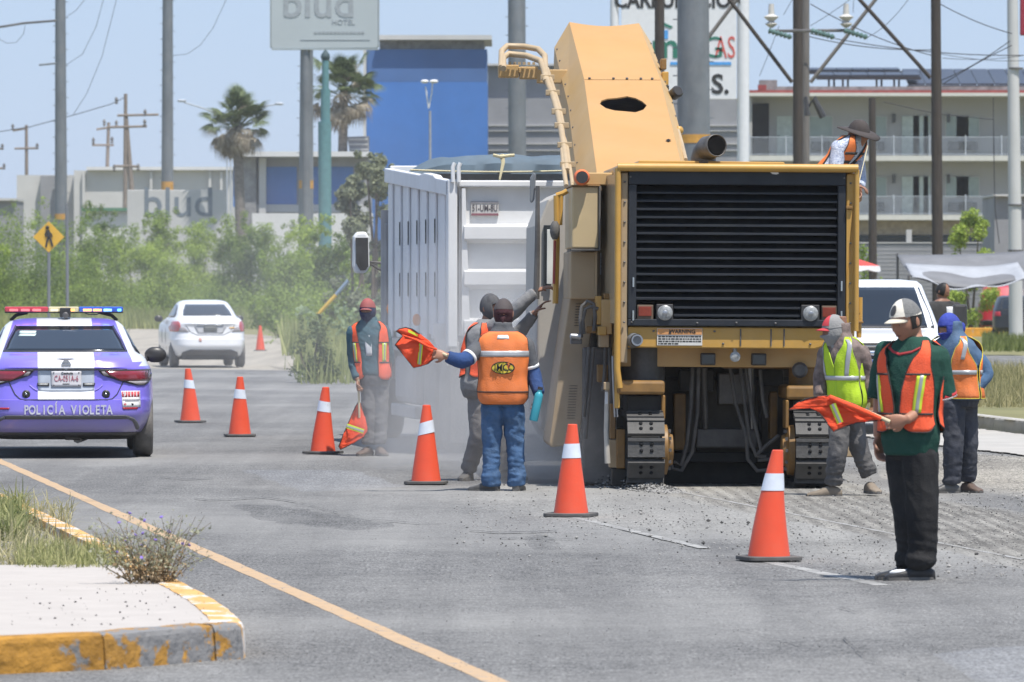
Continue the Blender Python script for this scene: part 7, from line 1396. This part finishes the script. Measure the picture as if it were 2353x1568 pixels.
# ---- flagman with the red cap, left of the truck
p = Person('flagman in red cap with dark blue face cover and flag lowered, beside the dump truck', 858, 1048, 59, -8, 1.585, [(.8, .0, 0), (1.5, -.05, 0)], 1.02); q = p.q
p.headframe(q(845, 716, -.02), -12, 6); p.head(q(846, 752)); p.torso(p.B, .8, 1.5, -.012)
A1 = [q(812, 764, .0), q(812, 830, .04), q(823, 874, -.10)]; A2 = [q(882, 766), q(893, 826, .05), q(888, 856, .14)]
for a in (A1, A2): p.limb(p.B, a, [.052, .042, .03])
p.hand(q(823, 875, -.10), V((.05, -.1, -1)), V((.8, -.3, 0)), 1, 1.25); p.hand(q(888, 857, .14), V((-.2, .1, -1)), V((-.6, 0, 0)), -1, .5)
LG = [[q(848, 870), q(850, 950, .0), q(846, 1020, .0)], [q(874, 870), q(874, 950), q(872, 1020)]]
for l in LG: p.limb(p.B, l, [.08, .055, .04])
p.done_body(mSkinD, .007)
g = MB(); p.torso(g, .84, 1.44, .012); p.limb(g, A1[:2] + [A1[1].lerp(A1[2], .9)], [.072, .060, .048]); p.limb(g, A2[:2] + [A2[1].lerp(A2[2], .9)], [.072, .06, .048]); p.garment('shirt', g, cloth('shirt_teal', (.03, .085, .115), .25, .1), .010, .008, (7, 7, 11), 6)
g = MB(); p.torso(g, .74, .96, .004)
for l in LG: p.limb(g, l, [.094, .074, .066])
p.garment('trousers', g, cloth('trousers_grey', (.115, .115, .125), .2, .2), .011, .010, (8, 8, 14), 7)
p.vest(VO, .82, hemr=.05, vin=[(.8, 16), (1.05, 20), (1.2, 22), (1.35, 26), (1.42, 42), (1.46, 62)])
p.panel('shirt_print', M('print_pale', (.5, .5, .52), .8), p.zs(1.08, 1.30, 6), lambda z: (86, 96), .017, 3)
for sg in (-1, 1):
    for w_, of, m_ in ((10, .030, mYl), (3.6, .0325, mSv)): p.panel('vest_stripe', m_, p.zs(1.02, 1.22, 8), lambda z, sg=sg, w_=w_: (90 + sg * 48 - w_, 90 + sg * 48 + w_), of, 4)
    for zz in (1.01, 1.225): p.panel('vest_strap', mTrimB, p.zs(zz - .006, zz + .006, 2), lambda z, sg=sg: tuple(sorted((90 + sg * 24, 90 + sg * 78))), .031, 8)
sb = M('shoe_brown', (.085, .052, .038), .7, dust=.1)
for l, tx in zip(LG, (-.55, .35)): p.shoe(V((l[2].x, l[2].y, .09)), V((tx, -1, 0)), sb)
p.cap(M('cap_red', (.26, .045, .045), .8, dust=.1), sz=1.1); p.hood(M('cover_navy', (.02, .025, .075), .9, var=.15, bump=.3, bs=70), 1.07, (.7, .0, .2), q(846, 770))
dF = lambda x, y: -.10 + .04 * sin(x * .09 + y * .03)
flag('lowered orange flag with one yellow stripe, held by the flagman in the red cap', [(824, 922), (830, 928), (838, 955), (846, 990), (836, 1003), (812, 1019), (782, 1034), (778, 1026), (790, 996), (804, 964), (816, 936)], 59, [((797, 979), (836, 992), 11)], [(823, 872), (826, 960)], dF)
# ---- worker in grey reaching up to the machine, half hidden
p = Person('worker in grey hood reaching up to the milling machine, seen through dust', 1092, 1103, 51.2, 60, 1.62, [(.8, .02, 0), (1.1, .03, 0), (1.5, .12, 0)], 1.0); q = p.q
p.headframe(q(1128, 706, 0), 50, -12); p.head(q(1124, 742)); p.torso(p.B, .8, 1.5, -.012)
A1 = [q(1136, 752, -.10), q(1184, 710, -.25), q(1232, 666, -.25)]; A2 = [q(1138, 775, .05), q(1190, 768, .0), q(1230, 715, -.12)]
for a in (A1, A2): p.limb(p.B, a, [.052, .042, .03])
p.hand(A1[2], V((1, 0, .35)), V((.2, .3, -1)), 1, .4); p.hand(A2[2], V((.7, 0, .8)), V((.7, 0, -.5)), -1, .3)
LG = [[q(1098, 905, 0), q(1100, 1000, -.05), q(1076, 1078, .1)], [q(1120, 905, .08), q(1150, 990, .1), q(1160, 1075, .15)]]
for l in LG: p.limb(p.B, l, [.08, .055, .04])
p.done_body(mSkinD, .007); g = MB(); p.torso(g, .82, 1.45, .012)
for a in (A1, A2): p.limb(g, [a[0], a[1], a[1].lerp(a[2], .92)], [.078, .064, .046])
p.garment('sweater', g, cloth('sweater_grey', (.17, .175, .185), .15, .15), .010, .007, (7, 7, 11), 8); g = MB(); p.torso(g, .76, .95, .004)
for l in LG: p.limb(g, l, [.094, .074, .068])
p.garment('trousers', g, cloth('trousers_dusk', (.09, .09, .10), .2, .2), .011, .010, (8, 8, 14), 9); p.vest(VO, .95)
for l in LG: p.shoe(V((l[2].x, l[2].y, l[2].z if l is LG[0] and 0 else .09)), V((-.3, -.9, 0)) if l is LG[0] else V((1, -.2, 0)), M('boot_grey', (.09, .085, .08), .8))
p.cap(M('cap_dark', (.06, .06, .065), .85), brim=.08); p.hood(M('hood_grey', (.085, .085, .09), .9, var=.15), 1.08, (.8, -.6, .2), q(1124, 752))
# ---- worker in the lime vest walking
p = Person('walking worker in lime yellow vest with grey headcloth under a red cap', 1942, 1142, 47.2, -48, 1.51, [(.8, .02, 0), (1.1, -.005, 0), (1.5, -.03, 0)], .93); q = p.q
p.headframe(q(1918, 762, 0), -70, 8); p.head(q(1930, 792)); p.torso(p.B, .8, 1.5, -.012)
A1 = [q(1978, 812, -.05), q(1994, 868, .0), q(2008, 908, -.08)]; A2 = [q(1900, 815, .12), q(1888, 868, .15), q(1886, 915, .05)]
for a in (A1, A2): p.limb(p.B, a, [.052, .042, .03])
p.hand(A1[2], V((-.1, -.1, -1)), V((-.6, -.4, 0)), 1, .5); p.hand(A2[2], V((-.1, -.1, -1)), V((.5, -.4, 0)), -1, .5)
LG = [[q(1930, 935, -.06), q(1924, 1030, -.12), q(1914, 1112, -.06)], [q(1958, 935, .05), q(1972, 1022, .06), q(2000, 1092, .10)]]
for l in LG: p.limb(p.B, l, [.08, .055, .04])
p.done_body(mSkinD, .0065); g = MB(); p.torso(g, .84, 1.44, .010)
for a in (A1, A2): p.limb(g, [a[0], a[1], a[1].lerp(a[2], .9)], [.072, .062, .052])
p.garment('shirt', g, cloth('shirt_plaid', (.14, .095, .085), .55, .2, scale=16), .010, .008, (8, 8, 12), 10); g = MB(); p.torso(g, .74, .96, .004)
for l in LG: p.limb(g, [l[0], l[0].lerp(l[1], .5), l[1], l[1].lerp(l[2], .5), l[2]], [.092, .082, .074, .071, .066])
p.garment('trousers', g, cloth('trousers_charcoal', (.045, .045, .05), .4, .25), .010, .012, (8, 8, 15), 11)
LIM = cloth('vest_lime', (.42, .60, .02), .1, .06); p.vest(LIM, .78, trim=cloth('trim_lime', (.45, .65, .03)), hemr=.01, vin=[(.9, 0), (1.2, 1), (1.3, 8), (1.42, 34), (1.46, 60)], phi=[(.9, 88), (1.14, 88), (1.22, 80), (1.30, 64), (1.37, 56), (1.41, 64), (1.445, 84), (1.46, 90)])
for a, b in ((2, 178), (182, 358)): p.panel('vest_band', mSv, p.zs(1.06, 1.10, 2), lambda z, a=a, b=b: (a, b), .032, 24)
for sg in (-1, 1): p.panel('vest_band', mSv, p.zs(1.10, 1.43, 12), lambda z, sg=sg: tuple(sorted((90 + sg * 30 + sg * (z - 1.1) * 40, 90 + sg * 46 + sg * (z - 1.1) * 50))), .032, 4)
bb = M('boot_tan', (.17, .13, .09), .8, dust=.3, dcol=(.30, .27, .23)); p.shoe(V((LG[0][2].x, LG[0][2].y, .09)), V((-1, -.25, .0)), bb, .30); p.shoe(V((LG[1][2].x, LG[1][2].y, .115)), V((.3, -1, 0)), bb, .28)
p.hood(M('headcloth_grey', (.24, .235, .23), .9, var=.12, bump=.4, bs=30), 1.10, (.7, -.12, .25), q(1936, 806)); p.cap(M('cap_crimson', (.45, .04, .05), .75), brim=.085, sz=1.13, low=.35)
MB().loft([[p.headpt(lerp(.85, 2 * pi - .85, j / 20), lerp(.25, 1.52, i / 8), 1.15, False) for j in range(21)] for i in range(9)], caps=False, closed=False).build('headcloth', M('headcloth_grey', (.24, .235, .23), .9, var=.12, bump=.4, bs=30), p.t)
# ---- man in blue with hand on hip
p = Person('man in blue jacket and blue head wrap, hand on hip, behind the flagger in green', 2200, 1136, 48, -40, 1.51, [(.8, .02, 0), (1.1, .0, 0), (1.5, -.05, 0)], 1.04); q = p.q
p.headframe(q(2182, 758, 0), -52, 10); p.head(q(2192, 792)); p.torso(p.B, .8, 1.5, -.012)
A1 = [q(2228, 812, -.04), q(2270, 862, .03), q(2226, 900, -.12)]; A2 = [q(2160, 812, .15), q(2150, 870, .2), q(2170, 905, .1)]
for a in (A1, A2): p.limb(p.B, a, [.055, .044, .032])
p.hand(A1[2], V((-.9, -.1, -.2)), V((0, .8, -.2)), 1, .7); p.hand(A2[2], V((.4, -.4, -.8)), V((.4, .5, 0)), -1, .5)
LG = [[q(2190, 935, -.05), q(2190, 1025, -.06), q(2186, 1112, -.04)], [q(2220, 935, .06), q(2226, 1025, .08), q(2226, 1105, .16)]]
for l in LG: p.limb(p.B, l, [.085, .06, .042])
p.done_body(mSkinD, .0065); g = MB(); p.torso(g, .80, 1.45, .018, flare=.015)
for a in (A1, A2): p.limb(g, [a[0], a[1], a[1].lerp(a[2], .85)], [.084, .076, .052])
p.garment('jacket', g, cloth('jacket_blue', (.045, .105, .20), .2, .12), .010, .009, (7, 7, 11), 12); g = MB(); p.torso(g, .74, .96, .004)
for l in LG: p.limb(g, [l[0], l[0].lerp(l[1], .5), l[1], l[1].lerp(l[2], .5), l[2]], [.098, .088, .080, .076, .070])
p.garment('trousers', g, cloth('trousers_navy', (.022, .028, .045), .3, .12), .010, .011, (8, 8, 14), 13)
p.vest(VOr, .88, trim=cloth('trim_yellow', (.62, .50, .05)), hemr=.0, off=.050, phi=[(.9, 88), (1.14, 88), (1.2, 84), (1.30, 60), (1.37, 52), (1.41, 60), (1.445, 84), (1.46, 90)])
for a, b in ((4, 176), (184, 356)): p.panel('vest_band', mSv, p.zs(1.10, 1.14, 2), lambda z, a=a, b=b: (a, b), .056, 24)
for sg in (-1, 1): p.panel('vest_band', mSv, p.zs(1.24, 1.44, 8), lambda z, sg=sg: tuple(sorted((90 + sg * (32 + (z - 1.24) * 70), 90 + sg * (44 + (z - 1.24) * 90)))), .056, 4)
p.shoe(V((LG[0][2].x, LG[0][2].y, .09)), V((-1, -.2, 0)), bt, .29); p.shoe(V((LG[1][2].x, LG[1][2].y, .09)), V((.5, -.9, 0)), sb, .28)
p.hood(M('wrap_blue', (.03, .045, .25), .85, var=.15, bump=.4, bs=40), 1.09, (.75, -.05, .28), q(2194, 806)); bl_ = M('wrap_blue', (.035, .055, .30), .85, var=.15, bump=.4, bs=40); p.cap(bl_, mbrim=M('brim_dark', (.05, .05, .05), .8), brim=.03, sz=1.12, low=.25); MB().ball(p.hp(-.03, -.115, -.01), (.03, .035, .05), 7).build('wrap_knot', bl_, p.t)
# ---- operator on the machine, leaning out
p = Person('machine operator in wide brimmed dark hat and patterned shirt leaning over the hood', 1946, 700, 52.6, 62, 1.62, [(.8, -.36, 0), (1.0, -.26, 0), (1.25, -.02, 0), (1.5, .10, -.03)], 1.0, z0=0); q = lambda x, y, dy=0: V(((x - 1946) / p.k, dy, CH + (HY - y) / p.k - 1.67)); ZO = 1.72; p.t.location.z = ZO
p.headframe(q(1972, 322, 0), 52, 12); p.head(q(1950, 352)); p.torso(p.B, .8, 1.46, -.012)
A1 = [q(1926, 352, -.14), q(1915, 410, -.2), q(1955, 440, -.3)]; A2 = [q(1968, 368, .14), q(1978, 425, .1), q(1972, 448, -.1)]
for a in (A1, A2): p.limb(p.B, a, [.052, .042, .03])
p.hand(A1[2], V((1, -.3, -.2)), V((0, 0, -1)), 1, .5); p.hand(A2[2], V((.2, -.6, -.8)), V((-.5, 0, 0)), -1, .8)
LG = [[V((-.44, 0, .84)), V((-.44, 0, .45)), V((-.46, 0, .09))], [V((-.28, .05, .84)), V((-.26, .05, .45)), V((-.28, .05, .09))]]
for l in LG: p.limb(p.B, l, [.08, .055, .04])
p.done_body(mSkinD, .007); g = MB(); p.torso(g, .84, 1.42, .010)
for a in (A1, A2): p.limb(g, [a[0], a[1], a[1].lerp(a[2], .8)], [.074, .06, .05])
m, n_, b = nodes('shirt_pattern'); N = n_.nodes; tc = N.new('ShaderNodeTexCoord'); wv = N.new('ShaderNodeTexWave'); wv.wave_type = 'RINGS'; wv.inputs['Scale'].default_value = 24; wv.inputs['Distortion'].default_value = 14; wv.inputs['Detail'].default_value = 2; wv.inputs['Detail Scale'].default_value = 2.2
rp = N.new('ShaderNodeValToRGB'); rp.color_ramp.elements[0].position = .42; rp.color_ramp.elements[1].position = .55; rp.color_ramp.elements[0].color = (.16, .20, .32, 1); rp.color_ramp.elements[1].color = (.62, .66, .74, 1)
n_.links.new(tc.outputs['Object'], wv.inputs[0]); n_.links.new(wv.outputs[1], rp.inputs[0]); n_.links.new(rp.outputs[0], b.inputs['Base Color']); b.inputs['Roughness'].default_value = .85
p.garment('shirt', g, m, .010, .006, (8, 8, 11), 14); g = MB(); p.torso(g, .76, .95, .004)
for l in LG: p.limb(g, l, [.10, .085, .08]); p.shoe(V((l[2].x, l[2].y, .09)), V((.6, -.6, 0)), bt)
p.garment('trousers', g, cloth('trousers_dark', (.04, .04, .05)), .012, .008, (8, 8, 14), 15); p.vest(VOr, .92)
for zz in (1.12, 1.2, 1.28): p.panel('vest_strap', mTrimB, p.zs(zz - .012, zz + .012, 2), lambda z: (96, 150), .032, 8); p.panel('vest_strap', mTrimB, p.zs(zz - .012, zz + .012, 2), lambda z: (30, 84), .032, 8)
hb = M('hat_brown', (.055, .045, .042), .85, var=.15); n = 36
ht = MB().loft([[p.headpt(2 * pi * j / n, .30 + (1.5 - .30) * i / 8, 1.12 + .02 * (i < 7), False) for j in range(n)] for i in range(9)]).build('hat', hb, p.t)
rows = [[p.hp((.08 + .115 * t) * sin(a), (.10 + .115 * t) * cos(a), .042 + .0 - .040 * t * t + .028 * t * abs(sin(a)) - .022 * t * cos(a)) for a in [2 * pi * j / n for j in range(n)]] for t in (0, .33, .66, 1)]
ob = MB().loft(rows, caps=False).build('brim', hb, ht); ob.modifiers.new('Solidify', 'SOLIDIFY').thickness = .006
MB().tube([p.hp(.06, .09, -.0), p.hp(.0, .104, -.0), p.hp(-.06, .09, .0), p.hp(-.08, .03, 0)], .003, 5).build('spectacles', mTrimB, p.t); p.panel('collar', cloth('collar_blue', (.25, .28, .38)), p.zs(1.40, 1.46, 3), lambda z: (20, 160), .02, 14)
o = MB().tube([P(1994, 335, 52.4), P(1988, 360, 52.2), P(1976, 410, 52.0), P(1972, 432, 51.9)], .0035, 6).build('pull_cord', m_rope, fix=False); tag(o, 'pale cord hanging beside the operator at the hood corner', 'cord')
# ---- vendor far behind the pickup
p = Person('dark haired bystander in black standing behind the pickup under the tarpaulin', 2166, 980, 82, 20, 1.80, None, 1.05, group='bystander'); q = p.q
p.headframe(V((0, 0, 1.70)), 60, 20); p.head(V((0, 0, 1.58))); p.torso(p.B, .88, 1.6, -.012)
A = [[V((-.2, 0, 1.48)), V((-.26, -.02, 1.2)), V((-.2, -.15, .98))], [V((.2, 0, 1.48)), V((.27, -.02, 1.2)), V((.2, -.15, .98))]]
for a in A: p.limb(p.B, a, [.055, .045, .032]); p.hand(a[2], V((0, -.5, -1)), V((.5, -.3, 0)), 1, .5)
LG = [[V((sx * .1, 0, .92)), V((sx * .1, 0, .5)), V((sx * .1, 0, .09))] for sx in (-1, 1)]
for l in LG: p.limb(p.B, l, [.085, .06, .042]); p.shoe(l[2], V((.2, -1, 0)), bt)
p.done_body(mSkinD, .009); g = MB(); p.torso(g, .9, 1.56, .012)
for a in A: p.limb(g, a[:2] + [a[1].lerp(a[2], .9)], [.075, .065, .05])
p.garment('shirt', g, cloth('shirt_black', (.02, .02, .022)), .014, .006, (8, 8, 11), 16); g = MB(); p.torso(g, .8, 1.0, .004)
for l in LG: p.limb(g, l, [.105, .09, .085])
p.garment('trousers', g, cloth('trousers_slate', (.05, .05, .06)), .014, .008, (8, 8, 14), 17)
MB().loft([[p.headpt(lerp(.9, 2 * pi - .9, j / 20), lerp(-.35, 1.5, i / 8), 1.07, False) for j in range(21)] for i in range(9)], caps=False, closed=False).build('hair', mHair, p.t)
p.panel('shirt_print', MT['white_dirty'], p.zs(1.22, 1.36, 4), lambda z: (50, 90), .02, 4)
# ================================================================ DUST AND HAZE
def volume(name, mb, dens, col, aniso=.35, noisy=None):
    m = bpy.data.materials.new(name); m.use_nodes = True; n = m.node_tree; n.nodes.remove(n.nodes['Principled BSDF']); v = n.nodes.new('ShaderNodeVolumePrincipled')
    v.inputs['Color'].default_value = (*col, 1); v.inputs['Density'].default_value = dens; v.inputs['Anisotropy'].default_value = aniso
    if noisy:
        tc = n.nodes.new('ShaderNodeTexCoord'); L = n.links; N = n.nodes
        gr = N.new('ShaderNodeTexGradient'); gr.gradient_type = 'SPHERICAL'; mp = N.new('ShaderNodeMapping'); mp.inputs['Scale'].default_value = [1 / k for k in noisy]; L.new(tc.outputs['Object'], mp.inputs[0]); L.new(mp.outputs[0], gr.inputs[0])
        ns = N.new('ShaderNodeTexNoise'); ns.inputs['Scale'].default_value = 1.1; ns.inputs['Detail'].default_value = 4; ns.inputs['Distortion'].default_value = .6; L.new(tc.outputs['Object'], ns.inputs[0])
        mr = N.new('ShaderNodeMapRange'); mr.inputs[1].default_value = .38; mr.inputs[2].default_value = .72; mr.inputs[3].default_value = .15; mr.inputs[4].default_value = 1.7; L.new(ns.outputs[0], mr.inputs[0])
        a = N.new('ShaderNodeMath'); a.operation = 'MULTIPLY'; L.new(gr.outputs[1], a.inputs[0]); L.new(mr.outputs[0], a.inputs[1]); b = N.new('ShaderNodeMath'); b.operation = 'MULTIPLY'; L.new(a.outputs[0], b.inputs[0]); b.inputs[1].default_value = dens; L.new(b.outputs[0], v.inputs['Density'])
    n.links.new(v.outputs[0], n.nodes['Material Output'].inputs['Volume']); return tag(mb.build(name, m), kind='stuff')
def puff(c, r, dens): mb = MB(); mb.ball((0, 0, 0), r, 10); o = volume('dust', mb, dens, (.86, .84, .82), .3, r); o.location = c; return o
puff((-.22, 57.0, .6), (1.5, 6.0, 1.9), .46)
puff((.55, 51.6, .35), (1.25, 2.8, 1.5), .85)
puff((-3.6, 85, 1.3), (4.5, 22, 3.6), .013)
mb = MB(); mb.box(-95, 95, -12, 520, -1.2, 32); volume('haze', mb, .00016, (.93, .96, 1.0), .2)
